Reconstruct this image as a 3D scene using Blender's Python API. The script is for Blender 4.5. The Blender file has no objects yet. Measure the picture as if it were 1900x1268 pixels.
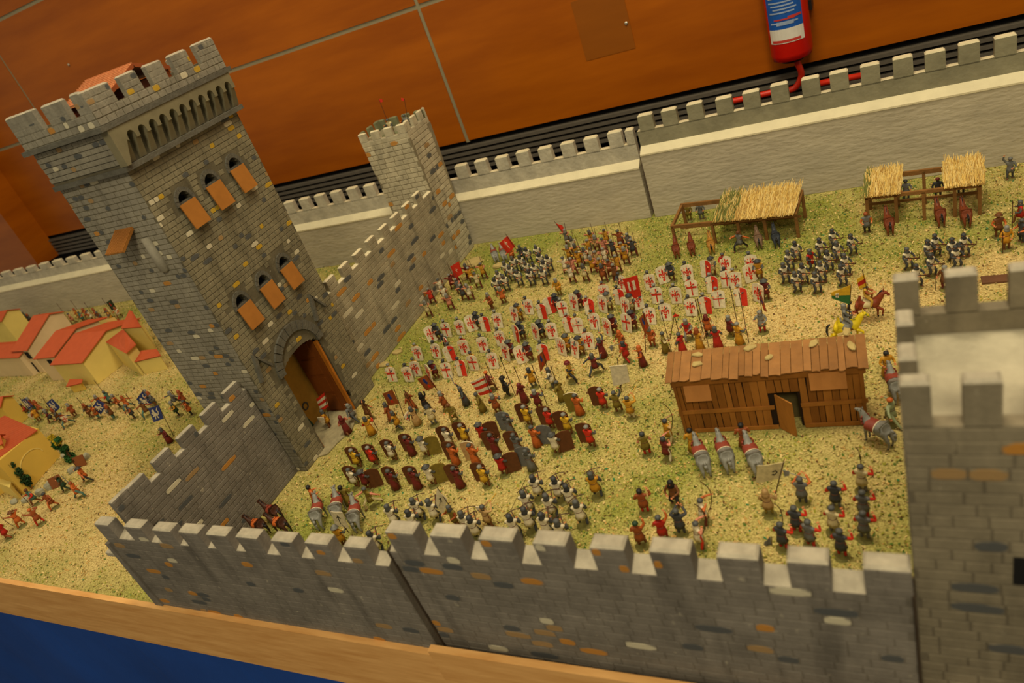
import bpy, math, random
import numpy as np
from mathutils import Vector, Matrix
random.seed(7)
RNG = np.random.default_rng(7)
C = bpy.context.scene.collection
SC = bpy.context.scene
PI = math.pi
S = 0.55            # metres in one model unit (the camera stands one unit above the diorama board)
Z0 = 0.78           # height of the diorama's ground above the floor of the room

# ------------------------------------------------------------------ camera
FPX = 1349.026
R = np.array([[0.8797484402644413, 0.35107227442310296, -0.32061026181903823],
              [-0.06398514364489138, -0.5807836555210746, -0.8115394302634474],
              [-0.47111419342344735, 0.7344648416438787, -0.4884801051670451]])
CAMP = np.array([0.0, 0.0, 1.0])
def W(p):           # model units -> metres
    return Vector((p[0]*S, p[1]*S, p[2]*S + Z0))
cd = bpy.data.cameras.new('camera'); cam = bpy.data.objects.new('camera', cd); C.objects.link(cam)
cd.sensor_width = 36; cd.lens = FPX/1900*36; cd.clip_start = 0.02; cd.clip_end = 60
m = Matrix(((R[0][0], -R[1][0], -R[2][0], 0), (R[0][1], -R[1][1], -R[2][1], 0), (R[0][2], -R[1][2], -R[2][2], 0), (0, 0, 0, 1)))
m.translation = W(CAMP)
cam.matrix_world = m
SC.camera = cam
cd.dof.use_dof = True; cd.dof.focus_distance = 1.85*S; cd.dof.aperture_fstop = 7.0
# ------------------------------------------------------------------ world, lamps, exposure
w = bpy.data.worlds.new('room_light'); SC.world = w; w.use_nodes = True
w.node_tree.nodes['Background'].inputs[0].default_value = (1.0, 0.86, 0.60, 1)
w.node_tree.nodes['Background'].inputs[1].default_value = 0.38
def area(name, loc, to, size, power, col):
    d = bpy.data.lights.new(name, 'AREA'); d.shape = 'DISK'; d.size = size*S; d.energy = power; d.color = col
    o = bpy.data.objects.new(name, d); C.objects.link(o); o.location = W(loc)
    o.rotation_euler = (W(to)-W(loc)).to_track_quat('-Z', 'Y').to_euler(); return o
area('front_fill_lamp', (-0.2, 1.3, 3.6), (-0.6, 1.5, 0), 0.9, 24, (1.0, 0.85, 0.57))
area('front_fill_lamp', (-2.4, 0.6, 3.6), (-2.0, 1.0, 0), 0.9, 8, (1.0, 0.85, 0.57))
area('front_fill_lamp', (0.6, -1.6, 3.2), (-0.5, 1.0, 0.1), 0.9, 23, (1.0, 0.85, 0.57))  # unseen fill placed behind the camera to brighten the wall fronts
SC.view_settings.view_transform = 'Standard'; SC.view_settings.look = 'None'
SC.view_settings.gamma = 1.0; SC.view_settings.use_curve_mapping = False
SC.view_settings.exposure = -0.13

# ------------------------------------------------------------------ measuring: a picture point -> a place on a known plane
def ray(px, py):
    return R.T @ np.array([px-950, py-634, FPX])
def at(px, py, z=0.0):
    d = ray(px, py); return CAMP + d*((z-CAMP[2])/d[2])
def on_x(px, py, x):
    d = ray(px, py); return CAMP + d*((x-CAMP[0])/d[0])
def on_y(px, py, y):
    d = ray(px, py); return CAMP + d*((y-CAMP[1])/d[1])
def proj(p):
    q = R @ (np.asarray(p, float)-CAMP); return 950+FPX*q[0]/q[2], 634+FPX*q[1]/q[2], q[2]

# ------------------------------------------------------------------ materials
def lin(c):
    return tuple(((v/255)/12.92 if v/255 <= 0.04045 else ((v/255+0.055)/1.055)**2.4) for v in c)
MATS = {}
def mat(name, rgb, rough=0.75, var=0.12, scale=60.0, bump=0.0, bscale=300.0, rgb2=None, spec=0.3, stretch=None, metallic=0):
    if name in MATS: return MATS[name]
    m = bpy.data.materials.new(name); m.use_nodes = True; MATS[name] = m
    nt = m.node_tree; b = nt.nodes['Principled BSDF']
    c = lin(rgb); c2 = lin(rgb2) if rgb2 else tuple(v*(1-var*2) for v in c)
    b.inputs['Roughness'].default_value = rough
    b.inputs['Specular IOR Level'].default_value = spec
    b.inputs['Metallic'].default_value = metallic
    g = nt.nodes.new('ShaderNodeNewGeometry')
    vec = g.outputs['Position']
    if stretch:
        mp = nt.nodes.new('ShaderNodeMapping'); mp.inputs['Scale'].default_value = stretch
        nt.links.new(vec, mp.inputs['Vector']); vec = mp.outputs[0]
    n = nt.nodes.new('ShaderNodeTexNoise'); n.inputs['Scale'].default_value = scale; n.inputs['Detail'].default_value = 5
    n.inputs['Roughness'].default_value = 0.62
    nt.links.new(vec, n.inputs['Vector'])
    r = nt.nodes.new('ShaderNodeValToRGB'); r.color_ramp.elements[0].position = 0.3; r.color_ramp.elements[1].position = 0.68
    r.color_ramp.elements[0].color = (*c2, 1)
    r.color_ramp.elements[1].color = (*[min(1, v*(1+var*0.5)) for v in c], 1)
    nt.links.new(n.outputs[0], r.inputs[0]); nt.links.new(r.outputs[0], b.inputs['Base Color'])
    if bump:
        n2 = nt.nodes.new('ShaderNodeTexNoise'); n2.inputs['Scale'].default_value = bscale; n2.inputs['Detail'].default_value = 4
        nt.links.new(vec, n2.inputs['Vector'])
        bp = nt.nodes.new('ShaderNodeBump'); bp.inputs['Strength'].default_value = bump; bp.inputs['Distance'].default_value = 0.002
        nt.links.new(n2.outputs[0], bp.inputs['Height']); nt.links.new(bp.outputs[0], b.inputs['Normal'])
    return m

def dab_mat(name, base, dab, rough=0.8):
    """painted stone: base grey, a dab of paint (ragged ellipse across the stone's own UV square)"""
    if name in MATS: return MATS[name]
    m = bpy.data.materials.new(name); m.use_nodes = True; MATS[name] = m
    nt = m.node_tree; b = nt.nodes['Principled BSDF']; b.inputs['Roughness'].default_value = rough
    b.inputs['Specular IOR Level'].default_value = 0.25
    L = nt.links.new
    g = nt.nodes.new('ShaderNodeNewGeometry')
    # grey wash with dark and pale weathering
    n = nt.nodes.new('ShaderNodeTexNoise'); n.inputs['Scale'].default_value = 34; n.inputs['Detail'].default_value = 8; n.inputs['Roughness'].default_value = 0.7
    L(g.outputs['Position'], n.inputs['Vector'])
    r = nt.nodes.new('ShaderNodeValToRGB'); c = lin(base)
    r.color_ramp.elements[0].position = 0.34; r.color_ramp.elements[0].color = (*[v*0.72 for v in c], 1)
    r.color_ramp.elements[1].position = 0.70; r.color_ramp.elements[1].color = (*[min(1, v*1.22) for v in c], 1)
    L(n.outputs[0], r.inputs[0])
    # vertical dirt runs
    mp = nt.nodes.new('ShaderNodeMapping'); mp.inputs['Scale'].default_value = (42, 42, 5.0)
    L(g.outputs['Position'], mp.inputs['Vector'])
    n3 = nt.nodes.new('ShaderNodeTexNoise'); n3.inputs['Scale'].default_value = 1.0; n3.inputs['Detail'].default_value = 3
    L(mp.outputs[0], n3.inputs['Vector'])
    mr = nt.nodes.new('ShaderNodeMapRange'); mr.inputs['From Min'].default_value = 0.56; mr.inputs['From Max'].default_value = 0.74
    mr.inputs['To Min'].default_value = 0.0; mr.inputs['To Max'].default_value = 0.55
    L(n3.outputs[0], mr.inputs['Value'])
    mx = nt.nodes.new('ShaderNodeMix'); mx.data_type = 'RGBA'
    L(mr.outputs[0], mx.inputs['Factor']); L(r.outputs[0], mx.inputs['A']); mx.inputs['B'].default_value = (*[v*0.33 for v in c], 1)
    # pale scuffs
    n4 = nt.nodes.new('ShaderNodeTexNoise'); n4.inputs['Scale'].default_value = 130; n4.inputs['Detail'].default_value = 3
    L(g.outputs['Position'], n4.inputs['Vector'])
    mr4 = nt.nodes.new('ShaderNodeMapRange'); mr4.inputs['From Min'].default_value = 0.68; mr4.inputs['From Max'].default_value = 0.76; mr4.inputs['To Max'].default_value = 0.6
    L(n4.outputs[0], mr4.inputs['Value'])
    mx4 = nt.nodes.new('ShaderNodeMix'); mx4.data_type = 'RGBA'
    L(mr4.outputs[0], mx4.inputs['Factor']); L(mx.outputs['Result'], mx4.inputs['A']); mx4.inputs['B'].default_value = (*lin((170, 162, 140)), 1)
    out = mx4.outputs['Result']
    if dab:
        uv = nt.nodes.new('ShaderNodeUVMap')
        vm = nt.nodes.new('ShaderNodeVectorMath'); vm.operation = 'SUBTRACT'; vm.inputs[1].default_value = (0.5, 0.5, 0)
        L(uv.outputs[0], vm.inputs[0])
        vl = nt.nodes.new('ShaderNodeVectorMath'); vl.operation = 'LENGTH'; L(vm.outputs[0], vl.inputs[0])
        n5 = nt.nodes.new('ShaderNodeTexNoise'); n5.inputs['Scale'].default_value = 160; L(g.outputs['Position'], n5.inputs['Vector'])
        ad = nt.nodes.new('ShaderNodeMath'); ad.operation = 'MULTIPLY_ADD'; ad.inputs[1].default_value = 0.34; L(n5.outputs[0], ad.inputs[0]); L(vl.outputs['Value'], ad.inputs[2])
        m5 = nt.nodes.new('ShaderNodeMapRange'); m5.inputs['From Min'].default_value = 0.63; m5.inputs['From Max'].default_value = 0.76
        m5.inputs['To Min'].default_value = 0.92; m5.inputs['To Max'].default_value = 0.0
        L(ad.outputs[0], m5.inputs['Value'])
        mx5 = nt.nodes.new('ShaderNodeMix'); mx5.data_type = 'RGBA'
        L(m5.outputs[0], mx5.inputs['Factor']); L(out, mx5.inputs['A']); mx5.inputs['B'].default_value = (*lin(dab), 1)
        out = mx5.outputs['Result']
    L(out, b.inputs['Base Color'])
    bp = nt.nodes.new('ShaderNodeBump'); bp.inputs['Strength'].default_value = 0.5; bp.inputs['Distance'].default_value = 0.0008
    n6 = nt.nodes.new('ShaderNodeTexNoise'); n6.inputs['Scale'].default_value = 420; n6.inputs['Detail'].default_value = 4
    L(g.outputs['Position'], n6.inputs['Vector']); L(n6.outputs[0], bp.inputs['Height']); L(bp.outputs[0], b.inputs['Normal'])
    return m

def palette(key, base):
    dabs = [None, (178, 122, 44), (184, 148, 34), (196, 188, 160), (74, 77, 78), (152, 122, 78)]
    nm = ['plain', 'orange dab', 'ochre dab', 'white dab', 'dark dab', 'tan dab']
    return [dab_mat(f'{key} stone {n}', base, d) for n, d in zip(nm, dabs)]

# ------------------------------------------------------------------ mesh helpers (everything in model units)
class MB:
    def __init__(s): s.v = []; s.f = []; s.m = []; s.uv = []
    def add(s, verts, faces, mi=0, uvs=None):
        k = len(s.v); s.v.extend(tuple(float(c) for c in p) for p in verts)
        for i, f in enumerate(faces):
            s.f.append(tuple(a+k for a in f)); s.m.append(mi)
            s.uv.append(uvs[i] if uvs else [(0, 0)]*len(f))
        return s
    def hexa(s, p, mi=0):      # eight corners, bottom four then top four
        return s.add(p, [(3, 2, 1, 0), (4, 5, 6, 7), (0, 1, 5, 4), (1, 2, 6, 5), (2, 3, 7, 6), (3, 0, 4, 7)], mi)
    def box(s, x0, x1, y0, y1, z0, z1, mi=0):
        return s.hexa([(x0, y0, z0), (x1, y0, z0), (x1, y1, z0), (x0, y1, z0), (x0, y0, z1), (x1, y0, z1), (x1, y1, z1), (x0, y1, z1)], mi)
    def bevbox(s, x0, x1, y0, y1, z0, z1, b=0.003, mi=0, mt=None, jit=0):
        """box with chamfered upper edges (top gets material mt)"""
        if mt is None: mt = mi
        j = lambda: random.uniform(-jit, jit)
        P = [(x0, y0, z0), (x1, y0, z0), (x1, y1, z0), (x0, y1, z0)]
        Q = [(x0+j(), y0+j(), z1-b), (x1+j(), y0+j(), z1-b), (x1+j(), y1+j(), z1-b), (x0+j(), y1+j(), z1-b)]
        T = [(x0+b, y0+b, z1+j()), (x1-b, y0+b, z1+j()), (x1-b, y1-b, z1+j()), (x0+b, y1-b, z1+j())]
        s.add(P+Q, [(3, 2, 1, 0), (0, 1, 5, 4), (1, 2, 6, 5), (2, 3, 7, 6), (3, 0, 4, 7)], mi)
        return s.add(Q+T, [(4, 5, 6, 7), (0, 1, 5, 4), (1, 2, 6, 5), (2, 3, 7, 6), (3, 0, 4, 7)], mt)
    def rod(s, a, b, ra, rb=None, n=6, mi=0):
        a = np.array(a, float); b = np.array(b, float); rb = ra if rb is None else rb
        d = b-a; d = d/(np.linalg.norm(d)+1e-12); u = np.cross(d, (0.3, 0.2, 0.93)); u /= np.linalg.norm(u); v = np.cross(d, u)
        P = [a+ra*(math.cos(2*PI*i/n)*u+math.sin(2*PI*i/n)*v) for i in range(n)] + [b+rb*(math.cos(2*PI*i/n)*u+math.sin(2*PI*i/n)*v) for i in range(n)]
        return s.add(P, [(i, (i+1) % n, n+(i+1) % n, n+i) for i in range(n)] + [tuple(range(n-1, -1, -1)), tuple(range(n, 2*n))], mi)
    def tube(s, pts, r, n=10, mi=0):
        pts = [np.array(p, float) for p in pts]; V = []; u = None
        for i, p in enumerate(pts):
            d = pts[min(i+1, len(pts)-1)]-pts[max(i-1, 0)]; d /= np.linalg.norm(d)
            u = np.cross(d, (0.1, 1.0, 0.05)) if u is None else u-d*(u@d); u /= np.linalg.norm(u); v = np.cross(d, u)
            V += [p+r*(math.cos(2*PI*k/n)*u+math.sin(2*PI*k/n)*v) for k in range(n)]
        m = len(pts)
        return s.add(V, [(i*n+k, i*n+(k+1) % n, (i+1)*n+(k+1) % n, (i+1)*n+k) for i in range(m-1) for k in range(n)]+[tuple(range(n-1, -1, -1)), tuple(range((m-1)*n, m*n))], mi)
    def bar(s, a, b, w, h, mi=0, up=(0, 0, 1)):
        """rectangular bar between two points; w across, h along up"""
        a = np.array(a, float); b = np.array(b, float); d = (b-a)/np.linalg.norm(b-a)
        u = np.cross(d, up); u /= np.linalg.norm(u); v = np.cross(u, d)
        P = []
        for p in (a, b):
            for sx, sy in ((-1, -1), (1, -1), (1, 1), (-1, 1)): P.append(p+u*sx*w/2+v*sy*h/2)
        return s.hexa(P, mi)
    def lathe(s, prof, n=10, c=(0, 0, 0), mi=0, sx=1, sy=1, cap=True):
        P = []
        for r, z in prof:
            for i in range(n):
                t = 2*PI*i/n; P.append((c[0]+r*math.cos(t)*sx, c[1]+r*math.sin(t)*sy, c[2]+z))
        F = [(k*n+i, k*n+(i+1) % n, (k+1)*n+(i+1) % n, (k+1)*n+i) for k in range(len(prof)-1) for i in range(n)]
        if cap: F += [tuple(range(n-1, -1, -1)), tuple(range((len(prof)-1)*n, len(prof)*n))]
        return s.add(P, F, mi)
    def prism(s, poly, t0, t1, frame, mi=0):
        """polygon in (u, v) of frame (o, du, dv, n) extruded from t0 to t1 along n"""
        o, du, dv, nn = [np.array(q, float) for q in frame]
        k = len(poly)
        P = [o+du*u+dv*v+nn*t0 for u, v in poly]+[o+du*u+dv*v+nn*t1 for u, v in poly]
        return s.add(P, [tuple(range(k-1, -1, -1)), tuple(range(k, 2*k))]+[(i, (i+1) % k, k+(i+1) % k, k+i) for i in range(k)], mi)
    def mesh(s, name, mats, smooth=False, scale=S):
        me = bpy.data.meshes.new(name)
        me.from_pydata([(x*scale, y*scale, z*scale) for x, y, z in s.v], [], s.f)
        for mt in (mats if isinstance(mats, (list, tuple)) else [mats]): me.materials.append(mt)
        me.polygons.foreach_set('material_index', s.m)
        if any(any(q) for f in s.uv for q in f):
            ul = me.uv_layers.new(name='UVMap'); ul.data.foreach_set('uv', [c for f in s.uv for q in f for c in q])
        if smooth: me.polygons.foreach_set('use_smooth', [True]*len(me.polygons))
        me.update(); return me

def link(name, me, parent=None, loc=None):
    o = bpy.data.objects.new(name, me); C.objects.link(o)
    if parent is not None: o.parent = parent
    elif loc is None: o.location = (0, 0, Z0)
    if loc is not None: o.location = loc
    return o
def empty(name, p, rz=0.0):
    o = bpy.data.objects.new(name, None); C.objects.link(o); o.location = W(p); o.rotation_euler = (0, 0, rz); o.empty_display_size = 0.01; return o
def tag(o, label, cat, group=None, kind=None):
    o['label'] = label; o['category'] = cat
    if group: o['group'] = group
    if kind: o['kind'] = kind
    return o
class Part:
    """collects geometry given in board coordinates for a thing whose Empty stands at p"""
    def __init__(s, root, p): s.root = root; s.p = p
    def put(s, name, mb, mats, smooth=False, parent=None, kind=None, label=None):
        mb.v = [(x-s.p[0], y-s.p[1], z-s.p[2]) for x, y, z in mb.v]
        o = link(name, mb.mesh(name, mats, smooth), parent or s.root)
        if kind: o['kind'] = kind
        if label: o['label'] = label
        return o

# ------------------------------------------------------------------ bricks
BRICKS = {}
def brick_unit(kind, mats):
    """unit stone 1 x 1 wide, standing 1 proud of its bed, chamfered; UV square across the face"""
    key = (kind, tuple(m.name for m in mats))
    if key in BRICKS: return BRICKS[key]
    out = []
    for mt in mats:
        b = 0.08
        me = bpy.data.meshes.new('brick')
        V = [(0, 0, -1), (1, 0, -1), (1, 1, -1), (0, 1, -1), (b*.4, b, 1), (1-b*.4, b, 1), (1-b*.4, 1-b, 1), (b*.4, 1-b, 1)]
        Fc = [(4, 5, 6, 7), (0, 1, 5, 4), (1, 2, 6, 5), (2, 3, 7, 6), (3, 0, 4, 7)]
        me.from_pydata(V, [], Fc); me.materials.append(mt)
        ul = me.uv_layers.new(name='UVMap')
        ul.data.foreach_set('uv', [c for f in Fc for i in f for c in (V[i][0], V[i][1])])
        me.update(); out.append(me)
    BRICKS[key] = out; return out
def dist(p): return float(np.linalg.norm(np.asarray(p)-CAMP))
def lay_bricks(part, faces, mats, probs, quota=290, d=0.0012, joint=0.0011):
    """faces: list of dict(o, du, dv, n, W, H, bw, bh, ok(u0,u1,v0,v1), hold(u,v) optional warp) ; the nearest stones become brick parts, the rest one joined part"""
    allb = []
    for fc in faces:
        o, du, dv, n = [np.array(fc[k], float) for k in ('o', 'du', 'dv', 'n')]
        rows = max(1, int(round(fc['H']/fc['bh']))); bh = fc['H']/rows
        for r in range(rows):
            u = -random.uniform(0, fc['bw'])
            while u < fc['W']:
                bw = fc['bw']*random.uniform(0.6, 1.45)
                u0, u1 = max(0, u), min(fc['W'], u+bw); u += bw
                if u1-u0 < fc['bw']*0.3: continue
                v0, v1 = r*bh, (r+1)*bh
                if 'ok' in fc and not fc['ok'](u0, u1, v0, v1): continue
                mi = int(RNG.choice(len(mats), p=fc.get('probs', probs)))
                h = d*random.uniform(0.45, 1.25)
                allb.append((dist(o+du*(u0+u1)/2+dv*(v0+v1)/2), o+du*(u0+joint/2)+dv*(v0+joint/2), du*(u1-u0-joint), dv*(v1-v0-joint), n*h, mi))
    allb.sort(key=lambda t: t[0])
    units = brick_unit('b', mats)
    single = allb[:quota]
    base = np.array(part.p, float)
    for _, o, a, b_, c, mi in single:
        ob = bpy.data.objects.new('brick', units[mi]); C.objects.link(ob); ob.parent = part.root
        q = (o-base)*S
        M = Matrix(((a[0]*S, b_[0]*S, c[0]*S, q[0]), (a[1]*S, b_[1]*S, c[1]*S, q[1]), (a[2]*S, b_[2]*S, c[2]*S, q[2]), (0, 0, 0, 1)))
        ob.matrix_local = M
    rest = allb[quota:]
    if rest:
        mb = MB(); b = 0.08
        for _, o, a, b_, c, mi in rest:
            U = [(0, 0, -1), (1, 0, -1), (1, 1, -1), (0, 1, -1), (b*.4, b, 1), (1-b*.4, b, 1), (1-b*.4, 1-b, 1), (b*.4, 1-b, 1)]
            Fc = [(4, 5, 6, 7), (0, 1, 5, 4), (1, 2, 6, 5), (2, 3, 7, 6), (3, 0, 4, 7)]
            mb.add([o+a*p[0]+b_*p[1]+c*p[2] for p in U], Fc, mi, [[(U[i][0], U[i][1]) for i in f] for f in Fc])
        part.put('masonry', mb, mats, kind='stuff')
# ------------------------------------------------------------------ the room
M_panel = mat('orange wood panel', (166, 88, 4), rough=0.42, var=0.10, scale=2.2, stretch=(1, 1, 7), rgb2=(142, 70, 2), spec=0.25)
M_panel2 = mat('darker wood panel square', (142, 78, 8), rough=0.45, var=0.08, scale=3, stretch=(1, 1, 7))
M_joint = mat('grey joint strip', (140, 132, 104), rough=0.5, var=0.05)
M_slat = mat('dark grey slat', (94, 88, 78), rough=0.5, var=0.08)
M_black = mat('black recess', (14, 13, 13), rough=0.9, var=0.05)
M_floor = mat('dark carpet floor', (52, 50, 52), rough=0.95, var=0.1)
M_steel = mat('steel screw', (190, 185, 165), rough=0.35, metallic=0.7)
YW = 2.75
mb = MB().box(-9, 5, -4, 6, -1.46, -1.42); o = link('floor', mb.mesh('floor', M_floor)); o['kind'] = 'structure'
wall = link('wall_back', MB().box(-9, 5, YW+0.03, YW+0.12, -1.42, 3.2).mesh('wall_back', M_black)); wall['kind'] = 'structure'
JX = -1.598
hz = [0.222, 0.790, 1.358, 1.93, 2.5, 3.1]
vx = [-8.9, -6.6, -4.1, JX, 0.904, 3.4, 4.9]
jw = 0.017
for i in range(len(vx)-1):
    for k in range(len(hz)-1):
        x0, x1 = vx[i]+jw/2, vx[i+1]-jw/2
        if x1 < -4.76 or x0 > 1.5 and k > 3: pass
        p = link('panel', MB().box(x0, x1, YW, YW+0.02, hz[k]+jw/2, hz[k+1]-jw/2).mesh('panel', M_panel), wall, loc=(0, 0, 0))
for i, x in enumerate(vx[1:-1]):
    link('joint_strip', MB().box(x-jw/2, x+jw/2, YW+0.004, YW+0.03, hz[0], hz[-1]).mesh('joint_strip', M_joint), wall, loc=(0, 0, 0))
for z in hz[1:-1]:
    link('joint_strip', MB().box(vx[0], vx[-1], YW+0.0045, YW+0.03, z-jw/2, z+jw/2).mesh('joint_strip', M_joint), wall, loc=(0, 0, 0))
p0 = on_y(1060, 30, YW); p1 = on_y(1185, 95, YW)
link('square_patch', MB().box(-0.985, -0.79, YW-0.0015, YW+0.001, 0.425, 0.64).mesh('square_patch', M_panel2), wall, loc=(0, 0, 0))
for q in ((1162, 43), (128, 120)):
    a = on_y(q[0], q[1], YW)
    link('screw', MB().lathe([(0.0065, 0), (0.0065, 0.004), (0.004, 0.006)], 8).mesh('screw', M_steel), wall, loc=(a[0]*S, a[1]*S, a[2]*S)).rotation_euler = (PI/2, 0, 0)
# slatted skirting grille under the panels
for k in range(5):
    z = 0.208-k*0.023
    s = link('slat', MB().box(-8.9, 4.9, YW-0.012, YW+0.02, z-0.0125, z).mesh('slat', M_slat), wall, loc=(0, 0, 0))
link('skirting', MB().box(-8.9, 4.9, YW+0.004, YW+0.02, -1.42, 0.05).mesh('skirting', M_black), wall, loc=(0, 0, 0))
for ob in wall.children: ob.location = (0, 0, 0) if 'screw' not in ob.name else ob.location
# pilaster at the left
pil = link('trim_1', MB().box(-6.2, -4.74, YW-0.16, YW, 0.1, 3.1).mesh('trim_1', M_panel)); pil['kind'] = 'structure'

# fire extinguisher with its red hose
M_red = mat('glossy red paint', (196, 24, 12), rough=0.25, var=0.04, spec=0.6)
M_bluel = mat('label blue', (24, 84, 170), rough=0.4, var=0.06)
M_whitel = mat('label white', (216, 212, 200), rough=0.4, var=0.04)
M_redl = mat('label red', (190, 60, 50), rough=0.4, var=0.04)
M_hose = mat('red hose rubber', (200, 40, 14), rough=0.35, var=0.05, spec=0.5)
M_blk = mat('black plastic', (26, 24, 24), rough=0.4, var=0.05)
eb = on_y(1470, 100, YW-0.09); ex, ez = eb[0], eb[2]
ey = YW-0.09; er = 0.066
EX = (ex, ey, ez)
ext = tag(empty('fire_extinguisher', EX), 'red fire extinguisher with blue and white label on the orange wall', 'fire extinguisher')
P = Part(ext, EX)
P.put('cylinder', MB().lathe([(0.045, -0.012), (er-0.004, -0.006), (er, 0.012), (er, 0.50), (er-0.01, 0.53), (0.03, 0.56), (0.022, 0.58)], 28, EX), M_red, smooth=True)
P.put('bottom_ring', MB().lathe([(0.035, -0.02), (0.042, -0.012), (0.04, 0.0)], 20, EX), M_blk, smooth=True)
P.put('valve', MB().lathe([(0.02, 0.58), (0.024, 0.60), (0.015, 0.64)], 12, EX).box(ex-0.008, ex+0.008, ey-0.09, ey+0.01, 0.63+ez, 0.65+ez), M_blk)
P.put('bracket', MB().box(ex+0.02, ex+0.075, ey+0.01, YW, ez+0.12, ez+0.15).box(ex-0.05, ex+0.05, ey+0.05, YW, ez+0.3, ez+0.34), M_blk)
def curved_patch(mb, a0, a1, z0, z1, mi=0, n=10, r=er+0.0012):
    V = []; F = []
    for i in range(n+1):
        t = a0+(a1-a0)*i/n
        for z in (z0, z1): V.append((ex+r*math.sin(t), ey-r*math.cos(t), ez+z))
    for i in range(n): F.append((2*i, 2*i+2, 2*i+3, 2*i+1))
    mb.add(V, F, mi)
lab = MB(); A0, A1 = -0.95, 0.80
curved_patch(lab, A0, A1, 0.055, 0.10, 1); curved_patch(lab, A0, A1, 0.10, 0.46, 0)
lb = P.put('label', lab, [M_bluel, M_whitel])
icons = MB()
for a in (-0.62, -0.05, 0.5): curved_patch(icons, a-0.13, a+0.13, 0.195, 0.232, 0, 3, er+0.0022)
P.put('pictogram', icons, M_whitel, parent=lb)
lines = MB()
for k in range(7):
    if k == 4: continue
    z = 0.180-k*0.0105
    curved_patch(lines, -0.75+0.1*(k % 3), 0.55-0.12*(k % 2), z, z+0.0045, 0 if k != 5 else 1, 6, er+0.0022)
curved_patch(lines, -0.45, 0.35, 0.112, 0.123, 0, 4, er+0.0022); curved_patch(lines, 0.1, 0.75, 0.13, 0.137, 1, 4, er+0.0022)
curved_patch(lines, -0.8, 0.6, 0.058, 0.066, 1, 6, er+0.002)
P.put('lettering', lines, [mat('label pale print', (150, 170, 200), 0.5), M_redl], parent=lb)
hose = MB()
pts = []
H1 = on_y(1480, 105, ey); 
path = [(ex+0.012, ey, ez), (ex+0.012, ey, ez-0.03), on_y(1487, 138, ey), on_y(1478, 160, ey), on_y(1462, 168, ey), on_y(1436, 171, ey), on_y(1405, 178, ey), on_y(1340, 192, ey)]
path = [np.array(p) for p in path]
sm = []
for i in range(len(path)-1):
    p_1, p_0, p1_, p2_ = path[max(0, i-1)], path[i], path[i+1], path[min(len(path)-1, i+2)]
    for k in range(5):
        t = k/5; sm.append(0.5*((2*p_0)+(-p_1+p1_)*t+(2*p_1-5*p_0+4*p1_-p2_)*t*t+(-p_1+3*p_0-3*p1_+p2_)*t**3))
sm.append(path[-1])
hose.tube(sm, 0.0105, 12)
P.put('hose', hose, M_hose, smooth=True)
pipe = MB(); a = on_y(1515, 156, ey); b = on_y(1600, 140, ey); pipe.rod(a, b, 0.0105, n=10)
P.put('hose', pipe, M_hose, smooth=True)

# ------------------------------------------------------------------ the diorama boards
M_pine = mat('pine board', (226, 176, 110), rough=0.5, var=0.10, scale=14, stretch=(1, 6, 9), rgb2=(206, 150, 84))
M_cloth = mat('blue table cloth', (22, 72, 158), rough=0.9, var=0.10, scale=5, bump=0.3, bscale=900)
M_under = mat('board base', (60, 48, 34), rough=0.9)
def greenness(x, y):
    """0 = bare sand, 1 = green turf"""
    from mathutils import noise
    v = 0.5+0.45*noise.noise((x*3.1, y*3.1, 0.3))+0.42*noise.noise((x*8.3+5, y*8.3, 1.7))+0.25*noise.noise((x*21, y*21, 4.1))
    if x > -1.4:
        yc = 1.12+0.42*(x+1.4)-0.06*(x+1.4)**2
        v -= 0.62*math.exp(-((y-yc)/0.11)**2)
        if y > 1.75: v += 0.15
        v += 0.2*math.exp(-((x+1.25)/0.12)**2)
    else:
        v -= 0.38*math.exp(-((y-0.80-0.0*(x+1.4))/0.20)**2)+0.1
        if y < 0.66: v += 0.22
    return min(1, max(0, v+0.04))
M_sand = bpy.data.materials.new('sand and turf'); M_sand.use_nodes = True
nt = M_sand.node_tree; b = nt.nodes['Principled BSDF']; b.inputs['Roughness'].default_value = 0.95; b.inputs['Specular IOR Level'].default_value = 0.1
vc = nt.nodes.new('ShaderNodeVertexColor'); vc.layer_name = 'turf'
n = nt.nodes.new('ShaderNodeTexNoise'); n.inputs['Scale'].default_value = 500; n.inputs['Detail'].default_value = 6
g = nt.nodes.new('ShaderNodeNewGeometry'); nt.links.new(g.outputs['Position'], n.inputs['Vector'])
r = nt.nodes.new('ShaderNodeValToRGB'); r.color_ramp.elements[0].position = 0.36; r.color_ramp.elements[0].color = (0.62, 0.60, 0.50, 1)
r.color_ramp.elements[1].position = 0.64; r.color_ramp.elements[1].color = (1.2, 1.2, 1.15, 1)
nt.links.new(n.outputs[0], r.inputs[0])
mx = nt.nodes.new('ShaderNodeMix'); mx.data_type = 'RGBA'; mx.blend_type = 'MULTIPLY'; mx.inputs['Factor'].default_value = 1
nt.links.new(vc.outputs['Color'], mx.inputs['A']); nt.links.new(r.outputs[0], mx.inputs['B']); nt.links.new(mx.outputs['Result'], b.inputs['Base Color'])
bp = nt.nodes.new('ShaderNodeBump'); bp.inputs['Strength'].default_value = 0.9; bp.inputs['Distance'].default_value = 0.0012
nt.links.new(n.outputs[0], bp.inputs['Height']); nt.links.new(bp.outputs[0], b.inputs['Normal'])
SAND = np.array(lin((204, 182, 124))); TURF = np.array(lin((144, 148, 72)))
def yback(x): return 2.215 if x > -1.58 else 2.215+(x+1.58)*0.034
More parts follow.
